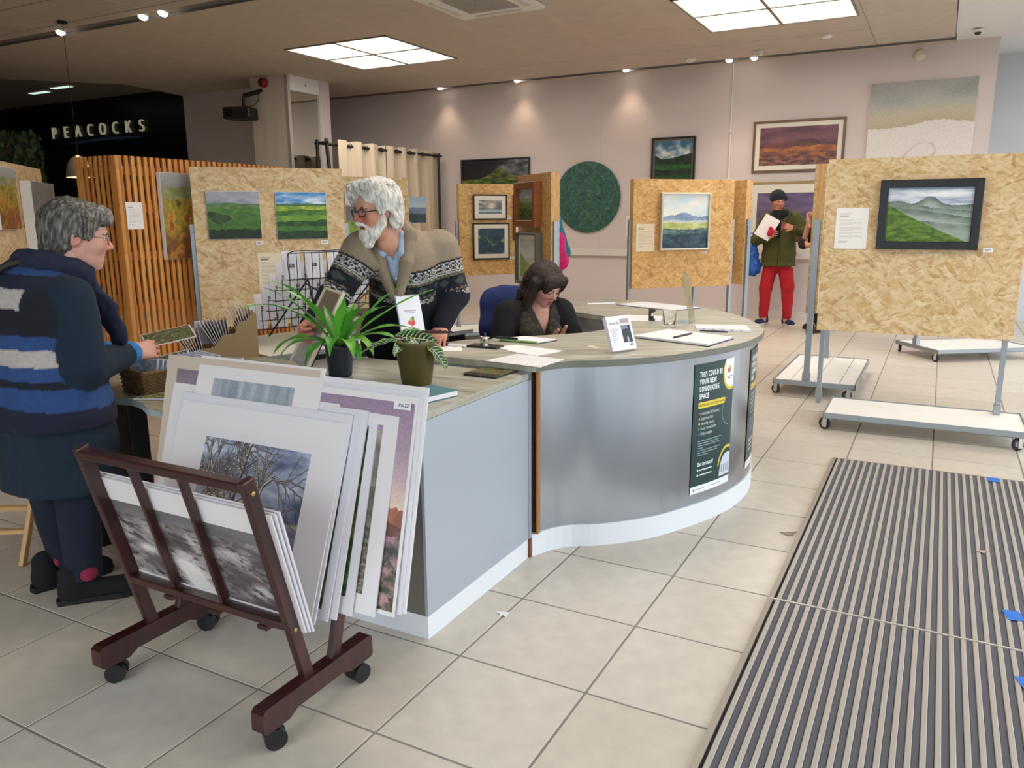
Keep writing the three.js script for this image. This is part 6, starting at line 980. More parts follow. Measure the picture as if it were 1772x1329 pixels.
function shoe(parent, at, yaw, color, sole, o = {}) {
  const g = new THREE.Group(); g.name = numbered('shoe'); g.position.set(...at); g.rotation.y = yaw; parent.add(g);
  const h = o.h ?? 0.09;
  mesh('upper', sdf([cap([0, 0.045, -0.05], [0, 0.038, 0.13], 0.042, 0.036, { k: 0.03 }), cap([0, 0.05, -0.045], [0, h + 0.02, -0.045], 0.042, 0.044), ell([0, 0.035, 0.15], [0.044, 0.03, 0.05]), fnp([-0.2, -0.2, -0.3], [0.2, 0.012, 0.3], (x, y) => y - 0.014, { cut: true, k: 0.004 })], 0.007, { k: 0.03, color: clothColor(color, 0.15) }), M.cloth, g);
  mesh('sole', shapeXZ([[-0.034, -0.095], [0, -0.105], [0.034, -0.095], [0.038, 0.02], [0.047, 0.12], [0.034, 0.185], [0, 0.205], [-0.034, 0.185], [-0.047, 0.12], [-0.038, 0.02]], 0.0, 0.022, [], 0.004), mat(sole, 0.7), g);
  return g;
}
// world point to a person's own frame
const own = (pos, yaw) => (x, y, z) => { const v = V(x - pos[0], y - pos[1], z - pos[2]).applyAxisAngle(V(0, 1, 0), -yaw); return [v.x, v.y, v.z]; };

// ----- woman in the striped jumper -----
{
  const pos = [-1.578, 0, -0.15], yaw = Math.atan2(-0.05, -1), W2 = own(pos, yaw), t = person('grey-haired woman in a blue striped jumper choosing prints at the table', pos, yaw);
  const hc = W2(-1.49, 1.358, -0.275), hy = -0.62, hp = 0.14;                        // head centre, turned to her right
  const shR = [-0.19, 1.15, -0.01], shL = [0.19, 1.15, -0.01], elR = W2(-1.37, 0.905, -0.16), wrR = W2(-1.485, 0.908, -0.44), elL = [0.28, 0.92, 0.08], wrL = W2(-1.66, 0.875, -0.50);
  const skin = { skin: 0xd3a08c, red: 0xc0806c };
  const hR = aim(handGeo(1, [0.55, 0.6, 0.65, 0.7], { ...skin, thumb: [0.35, 0.8, 0.55], spread: 0.05 }), wrR, [-0.05, 0.02, 1], [0.75, -0.45, 0.1]), hL = aim(handGeo(-1, 0.45, skin), wrL, [-0.25, -0.35, 1], [-0.2, -0.9, -0.2]);
  const body = sdf([cap([0, 0.72, 0], [0, 1.12, -0.01], 0.15, 0.15), cap([0, 1.12, -0.01], [hc[0] * 0.8, 1.30, hc[2] - 0.03], 0.09, 0.058), cap([-0.09, 0.06, -0.02], [-0.085, 0.5, 0], 0.035, 0.06), cap([0.095, 0.06, 0.04], [0.085, 0.5, 0], 0.035, 0.06), cap([-0.07, 0.5, 0], [-0.06, 0.75, 0], 0.06, 0.1), cap([0.07, 0.5, 0], [0.06, 0.75, 0], 0.06, 0.1), cap(shR, elR, 0.05, 0.042), cap(elR, wrR, 0.042, 0.027), cap(shL, elL, 0.05, 0.042), cap(elL, wrL, 0.042, 0.027), ], 0.011, { color: clothColor(0xd3a08c, 0.06) });
  mesh('body', [body, posed(headGeo({ ...skin, lip: 0xa0605a }), hc, hy, hp, 0, 0.98), hR, hL], M.skin, t);
  eyes(t, hc, hy, hp, 0.98, { ly: -0.3, brow: 0x6a625a }); spectacles(t, hc, hy, hp, 0x3a2c26, 0.0011, 0.98);
  hairMesh(t, [ell([0, 0.05, -0.028], [0.096, 0.094, 0.108]), ell([0, 0.0, -0.06], [0.09, 0.085, 0.075]), ell([0, -0.045, -0.075], [0.07, 0.06, 0.05]), ell([0, 0.098, 0.055], [0.062, 0.03, 0.05]), ell([-0.03, 0.075, 0.085], [0.05, 0.024, 0.026]), ell([0.03, 0.075, 0.085], [0.05, 0.024, 0.026]), ell([0.084, 0.03, 0.02], [0.018, 0.045, 0.03]), ell([-0.084, 0.03, 0.02], [0.018, 0.045, 0.03]),
    ell([0, -0.03, 0.115], [0.068, 0.093, 0.06], null, { cut: true, k: 0.012 }), ell([0.086, -0.03, 0.0], [0.03, 0.03, 0.03], null, { cut: true, k: 0.012 }), ell([-0.086, -0.03, 0.0], [0.03, 0.03, 0.03], null, { cut: true, k: 0.012 })], 0.0048, hc, hy, hp, [0x2a2724, 0x4a4640, 0x7a766c, 0x9a968c], { s: 0.98, amp: 0.006, grad: (x, y, z) => 0.28 * sstep(-0.02, 0.09, z) - 0.18 + 0.1 * sstep(0.09, 0.14, y) });
  // jumper: body striped by height, sleeves dark teal with a blue cuff
  const navy = lin(0x14182c), blue = lin(0x24406e), cream = lin(0xa89f98), teal = lin(0x0f2030), cuff = lin(0x2a74b4), dark = lin(0x10121c);
  const band = (y, back, x) => y > 1.285 ? blue : y > 1.235 ? blue : y > 1.19 ? navy : y > 1.125 ? (x > -0.13 && back || !back && x < 0.1 && x > -0.16 ? cream : dark) : y > 1.035 ? dark : y > 0.985 ? blue : y > 0.925 ? cream : y > 0.875 ? blue : y > 0.85 ? dark : y > 0.775 ? blue : navy;
  const segD = (x, y, z, a, b) => { const d = V(b[0] - a[0], b[1] - a[1], b[2] - a[2]), p = V(x - a[0], y - a[1], z - a[2]), u = clamp(p.dot(d) / d.lengthSq(), 0, 1); return [p.addScaledVector(d, -u).length(), u]; };
  const jc = (x, y, z) => { const k = 1 + 0.16 * noise.noise(x * 70, y * 70, z * 70); let c; const a = Math.min(segD(x, y, z, shR, elR)[0], segD(x, y, z, shL, elL)[0]), [b1, u1] = segD(x, y, z, elR, wrR), [b2, u2] = segD(x, y, z, elL, wrL); const b = Math.min(b1, b2), u = b1 < b2 ? u1 : u2; if (Math.abs(x) > 0.165 && a < 0.088 && y < 1.235 || b < 0.082) c = b < a && u > 0.84 ? cuff : teal; else c = band(y - 0.1 * (x + 0.1) + 0.03 * Math.max(0, z), z < 0.03, x); return c.map(v => v * k); };
  mesh('jumper', sdf([cap([0, 0.74, -0.01], [0, 1.08, -0.02], 0.215, 0.2, { flat: 0.86 }), cap([-0.08, 0.72, -0.01], [0.08, 0.72, -0.01], 0.175, 0.175, { flat: 0.95 }), cap([-0.12, 1.1, -0.02], [0.12, 1.1, -0.02], 0.118, 0.118, { k: 0.05 }), cap([-0.05, 1.21, 0.0], [0.05, 1.21, 0.0], 0.075, 0.075, { k: 0.05 }), cap(shR, elR, 0.08, 0.068, { k: 0.035 }), cap(elR, [lerp(elR[0], wrR[0], 0.92), lerp(elR[1], wrR[1], 0.92), lerp(elR[2], wrR[2], 0.92)], 0.068, 0.047, { k: 0.025 }), cap(shL, elL, 0.08, 0.068, { k: 0.035 }), cap(elL, [lerp(elL[0], wrL[0], 0.92), lerp(elL[1], wrL[1], 0.92), lerp(elL[2], wrL[2], 0.92)], 0.078, 0.05, { k: 0.025 }), fnp([-1, 0.4, -1], [1, 0.69, 1], (x, y) => y - 0.685, { cut: true, k: 0.012 })], 0.007, { k: 0.05, pad: 0.01, warp: folds(0.006, 9), color: jc }), M.cloth, t);
  // cowl scarf with a hanging end
  const hz = hc[2];
  mesh('scarf', sdf([0, 1, 2, 3, 4, 5, 6, 7, 8, 9, 10, 11].map(i => { const a = i / 12 * 2 * PI, b = (i + 1) / 12 * 2 * PI, p = q => [0.088 * Math.cos(q) + hc[0] * 0.4, 1.25 - 0.03 * Math.sin(q), 0.045 + 0.092 * Math.sin(q)]; return cap(p(a), p(b), 0.035, 0.035); }).concat([cap([-0.1, 1.25, 0.1], [-0.13, 1.1, 0.165], 0.032, 0.038, { flat: 0.6 }), cap([-0.13, 1.1, 0.165], [-0.145, 0.99, 0.2], 0.038, 0.045, { flat: 0.5 })]), 0.007, { k: 0.03, pad: 0.01, warp: folds(0.007, 22, 1), color: clothColor(0x1a1e36, 0.25, 60) }), M.cloth, t);
  mesh('bag_strap', tube([[-0.10, 1.285, 0.0], [-0.02, 1.262, -0.125], [0.08, 1.13, -0.195], [0.17, 1.0, -0.19], [0.22, 0.86, -0.12]], 0.011, 40, 6), mat(0x2a2622, 0.7), t);
  // dark skirt and trousers
  mesh('skirt', sdf([cap([0, 0.5, 0], [0, 0.74, 0], 0.2, 0.19, { flat: 0.86 }), cap([-0.06, 0.42, 0.01], [0.06, 0.42, 0.01], 0.175, 0.175, { flat: 0.95 }), cap([-0.06, 0.62, 0.01], [0.06, 0.62, 0.01], 0.17, 0.17, { flat: 0.95 }), fnp([-1, 0, -1], [1, 0.445, 1], (x, y) => y - 0.44 + 0.02 * 0, { cut: true, k: 0.01 })], 0.009, { k: 0.05, pad: 0.01, warp: folds(0.008, 10, 0.25), color: clothColor(0x122230, 0.25, 50) }), M.cloth, t);
  mesh('trousers', sdf([cap([-0.09, 0.1, -0.02], [-0.085, 0.5, 0], 0.062, 0.085), cap([0.095, 0.1, 0.04], [0.085, 0.5, 0], 0.062, 0.085), cap([-0.085, 0.5, 0], [0.085, 0.5, 0], 0.085, 0.085), fnp([-1, -0.3, -1], [1, 0.09, 1], (x, y) => y - 0.088, { cut: true, k: 0.006 })], 0.008, { k: 0.03, pad: 0.01, warp: folds(0.006, 16), color: clothColor(0x141a2a, 0.25, 60) }), M.cloth, t);
  shoe(t, [-0.105, 0, -0.03], -0.75, 0x101113, 0x0c0c0d); shoe(t, [0.11, 0, 0.01], -0.35, 0x101113, 0x0c0c0d);
  for (const x of [-0.105, 0.11]) mesh('sock_patch', sdf([ell([x - 0.035, 0.115, x < 0 ? -0.035 : 0.01], [0.024, 0.03, 0.034])], 0.005, { color: clothColor(0x8a2340, 0.1) }), M.cloth, t);
  // the print in her hand
  const g = thing('packed_print', 'shiny wrapped woodland print held in the hand of the woman in stripes', 'print', [-1.555, 0.938, -0.665], -0.2);
  mesh('board', bx(0.15, 0.004, 0.2, 0, 0, 0, 0.001), boardMat[0], g); mesh('picture', new THREE.PlaneGeometry(0.138, 0.188).rotateX(-PI / 2).translate(0, 0.0026, 0), mat(0xffffff, 0.12, 0, { map: paintTex(140, 180, blotch([0x1e2a18, 0x4c5c30, 0x8a8a5a, 0x2c3a22, 0xc8c2a0, 0x36422a], 260, 9), 0.03), clearcoat: 1, clearcoatRoughness: 0.06 }), g);
  g.rotation.set(0.16, -0.55, -0.24, 'YXZ');
}
// ----- bearded man leaning on the counter -----
{
  const pos = [-1.0, 0, -1.56], yaw = 0.36, W2 = own(pos, yaw), t = person('bearded white-haired man in a patterned cardigan leaning over the counter', pos, yaw);
  const hc = W2(-0.94, 1.448, -1.31), hy = -0.70, hp = 0.1, skin = { skin: 0xd09a80, red: 0xb4604c };
  const shR = W2(-1.035, 1.275, -1.31), shL = W2(-0.795, 1.275, -1.62), elR = W2(-1.105, 1.07, -1.19), wrR = W2(-1.085, 0.965, -1.0), elL = W2(-0.75, 1.06, -1.645), wrL = W2(-0.755, 0.915, -1.53);
  const hip = [0, 0.92, -0.03], ch = [(shR[0] + shL[0]) / 2, 1.2, (shR[2] + shL[2]) / 2 - 0.02], nk = [(ch[0] + hc[0]) / 2, 1.335, (ch[2] + hc[2]) / 2 - 0.015];
  const pN = V(0, -0.145, -0.04).applyEuler(new THREE.Euler(hp, hy, 0, 'YXZ')).add(V(...hc)), chT = [ch[0], 1.235, ch[2] + 0.02];
  const hR = aim(handGeo(1, [0.75, 0.8, 0.85, 0.85], { ...skin, thumb: [0.3, 0.75, 0.65], spread: 0.04 }), wrR, [0.0, -0.25, 1], [0.9, 0, 0.1]), hL = aim(handGeo(-1, [0.14, 0.12, 0.12, 0.16], { ...skin, thumb: [0.75, 0.6, 0.1], spread: 0.12 }), wrL, [0.02, -0.5, 0.85], [0, -0.85, -0.5]);
  const body = sdf([cap(hip, ch, 0.1, 0.1), cap(ch, nk, 0.07, 0.054), cap(nk, [hc[0], hc[1] - 0.07, hc[2] - 0.02], 0.05, 0.048), cap(chT, pN, 0.06, 0.048), cap([-0.1, 0.05, -0.1], [-0.09, 0.9, -0.04], 0.05, 0.1), cap([0.1, 0.05, -0.1], [0.09, 0.9, -0.04], 0.05, 0.1), cap(shR, elR, 0.052, 0.043), cap(elR, wrR, 0.043, 0.028), cap(shL, elL, 0.052, 0.043), cap(elL, wrL, 0.043, 0.028)], 0.011, { color: clothColor(0xc68e74, 0.1) });
  mesh('body', [body, posed(headGeo({ ...skin, nose: 0.006, lip: 0x9a5248, neck: 0.86 }), hc, hy, hp, 0, 0.95), hR, hL], M.skin, t);
  eyes(t, hc, hy, hp, 0.95, { lx: 0.1, brow: 0x6a5a4c }); spectacles(t, hc, hy, hp, 0x1c1a18, 0.0026, 0.95);
  const ring = new THREE.TorusGeometry(0.0092, 0.0018, 8, 20); ring.rotateX(PI / 2 - 0.5); const rp = W2(-0.728, 0.877, -1.475); ring.translate(...rp); mesh('ring', ring, mat(0xd2a54a, 0.25, 0.9), t);
  const white = [0x8a8680, 0xb9b5ac, 0xd8d4ca, 0xe8e4da];
  hairMesh(t, [ell([0, 0.062, -0.025], [0.1, 0.094, 0.112]), ell([0, 0.01, -0.07], [0.092, 0.09, 0.068]), ell([0, -0.05, -0.075], [0.074, 0.05, 0.048]), ell([0.088, 0.03, 0.0], [0.02, 0.06, 0.05]), ell([-0.088, 0.03, 0.0], [0.02, 0.06, 0.05]), ell([0.03, 0.12, 0.05], [0.06, 0.03, 0.05], [0.3, 0, 0.2]), ell([-0.035, 0.115, 0.055], [0.055, 0.028, 0.05], [0.3, 0, -0.3]), ell([-0.062, 0.085, 0.075], [0.022, 0.026, 0.026]), ell([-0.075, 0.06, 0.06], [0.02, 0.03, 0.025]), ell([-0.085, -0.05, -0.05], [0.02, 0.04, 0.035]), ell([0.085, -0.05, -0.05], [0.02, 0.04, 0.035]),
    ell([0, -0.01, 0.125], [0.074, 0.112, 0.075], null, { cut: true, k: 0.014 }), ell([0.095, -0.022, 0.0], [0.03, 0.026, 0.024], null, { cut: true, k: 0.01 }), ell([-0.095, -0.022, 0.0], [0.03, 0.026, 0.024], null, { cut: true, k: 0.01 })], 0.0045, hc, hy, hp, white, { s: 0.95, amp: 0.008, fy: 16, fx: 45, fz: 32 });
  const beard = hairMesh(t, [ell([0, -0.1, 0.058], [0.042, 0.04, 0.042]), ell([0, -0.135, 0.062], [0.03, 0.03, 0.028]), cap([-0.062, -0.05, 0.015], [-0.038, -0.1, 0.05], 0.02, 0.026), cap([0.062, -0.05, 0.015], [0.038, -0.1, 0.05], 0.02, 0.026), cap([-0.07, -0.01, 0.0], [-0.064, -0.055, 0.012], 0.011, 0.018), cap([0.07, -0.01, 0.0], [0.064, -0.055, 0.012], 0.011, 0.018), cap([0, -0.046, 0.098], [-0.034, -0.062, 0.074], 0.0095, 0.008), cap([0, -0.046, 0.098], [0.034, -0.062, 0.074], 0.0095, 0.008), ell([0, -0.067, 0.096], [0.019, 0.0085, 0.02], null, { cut: true, k: 0.006 })], 0.0042, hc, hy, hp, [0xb0aaa0, 0xd0cac0, 0xe4e0d6, 0xeae6de], { s: 0.95, amp: 0.004, fx: 80, fz: 80 }); beard.name = numbered('beard');
  // patterned cardigan
  const beige = lin(0x8c7c68), navy = lin(0x12141f), white2 = lin(0xc0bcb4), tan = lin(0x75694f), grey = lin(0x3f4340);
  const pat = (q, s) => { if (q < 0) return beige; if (q < 0.01) return navy; if (q < 0.014) return white2; if (q < 0.046) { const u = ((s / 0.026) % 1 + 1) % 1, v = (q - 0.014) / 0.032; const d = Math.abs(u - 0.5) + Math.abs(v - 0.5); return (d > 0.33 && d < 0.52) || d < 0.12 ? white2 : navy; } if (q < 0.051) return white2; if (q < 0.056) return navy; if (q < 0.061) return white2; if (q < 0.074) { const u = Math.abs(((s / 0.018) % 1 + 1) % 1 - 0.5) * 2; return (q - 0.061) / 0.013 > u ? tan : grey; } if (q < 0.13) { const u = Math.abs(((s / 0.06) % 1 + 1) % 1 - 0.5) * 2, v = Math.abs((q - 0.102) / 0.028); return u + v < 0.75 ? grey : navy; } if (q < 0.14) { const u = Math.abs(((s / 0.018) % 1 + 1) % 1 - 0.5) * 2; return (q - 0.13) / 0.01 > u ? tan : navy; } if (q < 0.148) return navy; if (q < 0.172) return ((Math.floor(s / 0.0075) + Math.floor(q / 0.0075)) & 1) ? white2 : navy; return navy; };
  const segU = (x, y, z, a, b) => { const d = V(b[0] - a[0], b[1] - a[1], b[2] - a[2]), L = d.length(), p = V(x - a[0], y - a[1], z - a[2]), u = p.dot(d) / (L * L), c = clamp(u, 0, 1); return [p.clone().addScaledVector(d, -c).length(), u * L]; };
  const up = V(ch[0] - hip[0], ch[1] - hip[1], ch[2] - hip[2]).normalize();
  const cc = (x, y, z) => { const k = 1 + 0.14 * noise.noise(x * 110, y * 110, z * 110), [dr, ur] = segU(x, y, z, shR, elR), [dl, ul] = segU(x, y, z, shL, elL), [fr] = segU(x, y, z, elR, wrR), [fl] = segU(x, y, z, elL, wrL), td = segU(x, y, z, hip, ch)[0] - 0.10; let c; if (Math.min(fr, fl) < 0.09 && Math.min(fr, fl) < Math.min(dr, dl)) c = navy; else if (dr < 0.11 && dr - 0.03 < td) c = pat(ur - 0.055, Math.atan2(z - shR[2], x - shR[0]) * 0.07); else if (dl < 0.11 && dl - 0.03 < td) c = pat(ul - 0.055, Math.atan2(z - shL[2], x - shL[0]) * 0.07); else { const h = (V(x, y, z).sub(V(...ch))).dot(up); c = pat(0.045 - h - 0.06 * z * 0, x); } return c.map(v => v * k); };
  const e92 = (a, b) => [0, 1, 2].map(i => lerp(a[i], b[i], 0.93));
  const vcut = (m) => (x, y, z) => { const c = lerp(ch[0], nk[0], clamp((y - 1.15) / 0.2, 0, 1)); return Math.max(Math.abs(x - c + 0.005) - (y - 1.09) * 0.40 + m, ch[2] + 0.0 - z); };
  const torso = (r) => [cap([0, 0.90, -0.03], ch, 0.165 + r, 0.155 + r, { flat: 0.82 }), cap([-0.06, 0.84, -0.03], [0.06, 0.84, -0.03], 0.15 + r, 0.15 + r, { flat: 0.9 }), cap([shR[0] * 0.75, shR[1] - 0.015, shR[2]], [shL[0] * 0.75, shL[1] - 0.015, shL[2]], 0.088 + r, 0.088 + r, { k: 0.05 }), cap(ch, nk, 0.12 + r, 0.078 + r)];
  mesh('cardigan', sdf([...torso(0.008), cap(shR, elR, 0.083, 0.068, { k: 0.045 }), cap(elR, e92(elR, wrR), 0.068, 0.046, { k: 0.03 }), cap(shL, elL, 0.083, 0.068, { k: 0.045 }), cap(elL, e92(elL, wrL), 0.068, 0.046, { k: 0.03 }), fnp([-1, 1.0, -1], [1, 2, 1], vcut(0), { cut: true, k: 0.006 }), cap([nk[0], nk[1] + 0.02, nk[2]], [hc[0], hc[1], hc[2]], 0.07, 0.09, { cut: true, k: 0.01 })], 0.0052, { k: 0.045, pad: 0.01, warp: folds(0.0045, 11), color: cc }), M.cloth, t);
  const sb = clothColor(0x9fb4cc, 0.14, 90);
  mesh('shirt', sdf([cap([0, 0.98, -0.01], ch, 0.15, 0.148, { flat: 0.84 }), cap(ch, nk, 0.115, 0.07), cap([nk[0], nk[1], nk[2]], [hc[0], hc[1], hc[2]], 0.066, 0.09, { cut: true, k: 0.01 }), fnp([-1, 1.1, -1], [1, 2, 1], (x, y, z) => { const c = lerp(ch[0], nk[0], clamp((y - 1.15) / 0.2, 0, 1)); return Math.max(Math.abs(x - c) - (y - 1.235) * 0.5, ch[2] + 0.02 - z); }, { cut: true, k: 0.006 })], 0.006, { k: 0.04, pad: 0.01, warp: folds(0.003, 16), color: sb }), M.cloth, t);
  const cx = y => lerp(ch[0], nk[0], clamp((y - 1.15) / 0.2, 0, 1)), zf = y => lerp(ch[2] + 0.145, nk[2] + 0.075, clamp((y - 1.12) / 0.2, 0, 1));
  for (const s of [-1, 1]) {
    mesh('shawl_collar', sdf([cap([cx(1.07) - 0.004 + s * 0.012, 1.07, zf(1.07) - 0.008], [cx(1.22) + s * 0.062, 1.22, zf(1.22) - 0.012], 0.022, 0.03), cap([cx(1.22) + s * 0.062, 1.22, zf(1.22) - 0.012], [nk[0] + s * 0.092, 1.345, nk[2] + 0.012], 0.03, 0.03), cap([nk[0] + s * 0.092, 1.345, nk[2] + 0.012], [nk[0] + s * 0.05, 1.375, nk[2] - 0.07], 0.03, 0.026), cap([nk[0] + s * 0.05, 1.375, nk[2] - 0.07], [nk[0], 1.378, nk[2] - 0.085], 0.026, 0.026)], 0.0055, { k: 0.02, pad: 0.01, warp: folds(0.002, 30), color: clothColor(0x897a66, 0.16, 120) }), M.cloth, t);
    mesh('shirt_collar', sdf([cap([nk[0] + s * 0.06, 1.345, nk[2] + 0.03], [cx(1.24) + s * 0.045, 1.262, zf(1.25) - 0.008], 0.012, 0.02, { flat: 0.6 }), cap([nk[0] + s * 0.06, 1.345, nk[2] + 0.03], [nk[0] + s * 0.04, 1.36, nk[2] - 0.05], 0.014, 0.012)], 0.004, { k: 0.015, color: sb }), M.cloth, t);
  }
  for (const y of [1.15, 1.10]) { const b = new THREE.SphereGeometry(0.006, 10, 8); b.scale(1, 1, 0.5); b.translate(cx(y), y, zf(y) - 0.008); mesh('button', b, M.white, t); }
  mesh('trousers', sdf([cap([-0.1, 0.08, -0.1], [-0.09, 0.5, -0.06], 0.065, 0.08), cap([-0.09, 0.5, -0.06], [-0.085, 0.88, -0.05], 0.08, 0.11), cap([0.1, 0.08, -0.1], [0.09, 0.5, -0.06], 0.065, 0.08), cap([0.09, 0.5, -0.06], [0.085, 0.88, -0.05], 0.08, 0.11)], 0.011, { k: 0.03, warp: folds(0.006, 14), color: clothColor(0x16181f, 0.2) }), M.cloth, t);
  shoe(t, [-0.1, 0, -0.08], -0.15, 0x1a1614, 0x101010); shoe(t, [0.1, 0, -0.08], 0.15, 0x1a1614, 0x101010);
}
// ----- seated woman -----
{
  const pos = [-0.72, 0, -2.46], yaw = 0.82, W2 = own(pos, yaw), t = person('dark-haired seated woman in a black jacket looking down behind the counter', pos, yaw);
  const hc = [0.03, 1.045, 0.06], hy = 0.38, hp = 0.52, skin = { skin: 0xcf9c88, red: 0xc08472, slim: 0.95, neck: 0.85 };
  const shR = [-0.165, 0.885, -0.02], shL = [0.165, 0.885, -0.02], elR = [-0.235, 0.66, 0.06], elL = [0.235, 0.66, 0.08], wrR = [-0.03, 0.742, 0.245], wrL = [0.075, 0.745, 0.25];
  const hR = aim(handGeo(1, 0.7, { ...skin, thumb: [0.3, 0.5, -0.6] }), wrR, [0.55, 0.1, 0.8], [0.6, -0.5, -0.1]), hL = aim(handGeo(-1, 0.8, { ...skin, thumb: [0.25, 0.5, -0.8] }), wrL, [-0.5, 0.25, 0.8], [-0.6, -0.6, 0]);
  const body = sdf([cap([0, 0.55, -0.03], [0, 0.83, -0.02], 0.12, 0.12), cap([0, 0.83, -0.02], [0.02, 0.975, 0.02], 0.075, 0.046), cap([-0.09, 0.53, -0.05], [-0.1, 0.52, 0.3], 0.085, 0.06), cap([0.09, 0.53, -0.05], [0.1, 0.52, 0.3], 0.085, 0.06), cap([-0.1, 0.52, 0.3], [-0.1, 0.06, 0.18], 0.06, 0.04), cap([0.1, 0.52, 0.3], [0.1, 0.06, 0.18], 0.06, 0.04), cap(shR, elR, 0.042, 0.036), cap(elR, wrR, 0.036, 0.024), cap(shL, elL, 0.042, 0.036), cap(elL, wrL, 0.036, 0.024)], 0.01, { color: clothColor(0xc99682, 0.06) });
  mesh('body', [body, posed(headGeo({ ...skin, lip: 0xa45450 }), hc, hy, hp, 0, 0.95), hR, hL], M.skin, t);
  for (const e of [-1, 1]) { mesh('eyelash', posed(sdf([cap([e * 0.019, -0.001, 0.0875], [e * 0.031, -0.0045, 0.0885], 0.0022, 0.0024), cap([e * 0.031, -0.0045, 0.0885], [e * 0.044, -0.001, 0.083], 0.0024, 0.0018)], 0.0016, { k: 0.003, color: clothColor(0x2a1c18, 0.1) }), hc, hy, hp, 0, 0.95), M.cloth, t); mesh('eyebrow', posed(sdf([cap([e * 0.016, 0.022, 0.091], [e * 0.033, 0.026, 0.088], 0.003, 0.003), cap([e * 0.033, 0.026, 0.088], [e * 0.05, 0.019, 0.076], 0.003, 0.002)], 0.002, { k: 0.004, color: clothColor(0x2c1f1a, 0.2) }), hc, hy, hp, 0, 0.95), M.cloth, t); }
  hairMesh(t, [ell([0, 0.05, -0.02], [0.098, 0.092, 0.112]), ell([0, -0.02, -0.075], [0.098, 0.12, 0.065]), cap([0.092, 0.03, 0.01], [0.1, -0.16, 0.01], 0.032, 0.03), cap([-0.092, 0.03, 0.01], [-0.1, -0.16, 0.01], 0.032, 0.03), cap([0.06, -0.1, -0.07], [0.07, -0.19, -0.06], 0.05, 0.035), cap([-0.06, -0.1, -0.07], [-0.07, -0.19, -0.06], 0.05, 0.035), ell([0.03, 0.075, 0.075], [0.055, 0.035, 0.03]), ell([-0.035, 0.07, 0.075], [0.055, 0.04, 0.03]), ell([-0.06, 0.04, 0.075], [0.022, 0.045, 0.025]), ell([0.062, 0.04, 0.07], [0.022, 0.045, 0.025]), ell([0, -0.05, 0.12], [0.058, 0.095, 0.06], null, { cut: true, k: 0.012 })], 0.0048, hc, hy, hp, [0x17100e, 0x241814, 0x38261e, 0x4a3428], { s: 0.95, amp: 0.004, fy: 9, fx: 70, fz: 70 });
  const pal = [0x1c1c18, 0x34322a, 0x2a2c34, 0x4c4232, 0x262620, 0x5c4c38, 0x30302c].map(lin), bl = (x, y, z) => { const q = clamp(0.5 + 0.75 * noise.noise(x * 28, y * 24, z * 28) + 0.45 * noise.noise(x * 60, y * 60, z * 60), 0, 0.999) * (pal.length - 1), i = Math.floor(q); return mix3(pal[i], pal[i + 1], q - i); };
  const vneck = fnp([-1, 0.7, 0], [1, 1.2, 1], (x, y, z) => Math.max(Math.abs(x - 0.012) - (y - 0.77) * 0.36, 0.02 - z), { cut: true, k: 0.008 });
  mesh('blouse', sdf([cap([0, 0.56, -0.02], [0, 0.82, -0.01], 0.15, 0.138, { flat: 0.86 }), cap([-0.12, 0.88, -0.015], [0.12, 0.88, -0.015], 0.066, 0.066), ell([0.06, 0.78, 0.09], [0.065, 0.06, 0.05]), ell([-0.06, 0.78, 0.09], [0.065, 0.06, 0.05]), cap([0, 0.9, 0], [0.01, 0.94, 0.01], 0.07, 0.058), cap([0.02, 0.96, 0.02], [0.03, 1.05, 0.05], 0.05, 0.07, { cut: true, k: 0.008 }), vneck], 0.006, { k: 0.04, pad: 0.01, warp: folds(0.004, 18), color: bl }), M.cloth, t);
  mesh('jacket', sdf([cap([0, 0.56, -0.035], [0, 0.83, -0.03], 0.165, 0.15, { flat: 0.86 }), cap([-0.13, 0.885, -0.025], [0.13, 0.885, -0.025], 0.073, 0.073), cap(shR, elR, 0.072, 0.062, { k: 0.03 }), cap(elR, [lerp(elR[0], wrR[0], 0.85), lerp(elR[1], wrR[1], 0.85), lerp(elR[2], wrR[2], 0.85)], 0.062, 0.046), cap(shL, elL, 0.072, 0.062, { k: 0.03 }), cap(elL, [lerp(elL[0], wrL[0], 0.85), lerp(elL[1], wrL[1], 0.85), lerp(elL[2], wrL[2], 0.85)], 0.062, 0.046), fnp([-0.3, 0.4, 0.0], [0.3, 1.2, 0.3], (x, y, z) => Math.max(Math.abs(x - 0.005) - 0.098 - 0.02 * (0.8 - y), 0.035 - z), { cut: true, k: 0.01 }), cap([0.0, 0.92, 0.0], [0.03, 1.05, 0.05], 0.08, 0.09, { cut: true, k: 0.01 })], 0.0065, { k: 0.04, pad: 0.01, warp: folds(0.005, 14), color: clothColor(0x0e0f11, 0.25, 60) }), M.cloth, t);
  mesh('trousers', sdf([cap([-0.09, 0.54, -0.05], [-0.1, 0.525, 0.3], 0.1, 0.075), cap([0.09, 0.54, -0.05], [0.1, 0.525, 0.3], 0.1, 0.075), cap([-0.1, 0.52, 0.3], [-0.1, 0.08, 0.18], 0.075, 0.055), cap([0.1, 0.52, 0.3], [0.1, 0.08, 0.18], 0.075, 0.055)], 0.012, { color: clothColor(0x1a1c24, 0.2) }), M.cloth, t);
  shoe(t, [-0.1, 0, 0.19], -0.1, 0x151515, 0x101010); shoe(t, [0.1, 0, 0.19], 0.1, 0x151515, 0x101010);
  // blue office chair
  const c = thing('office_chair', 'blue fabric office chair under the seated woman', 'chair', [pos[0] - 0.06, 0, pos[2] - 0.05], yaw + 0.35), blue = mat(0x17265a, 0.9);
  mesh('seat', new RoundedBoxGeometry(0.46, 0.07, 0.44, 4, 0.03).translate(0, 0.425, 0.02), blue, c);
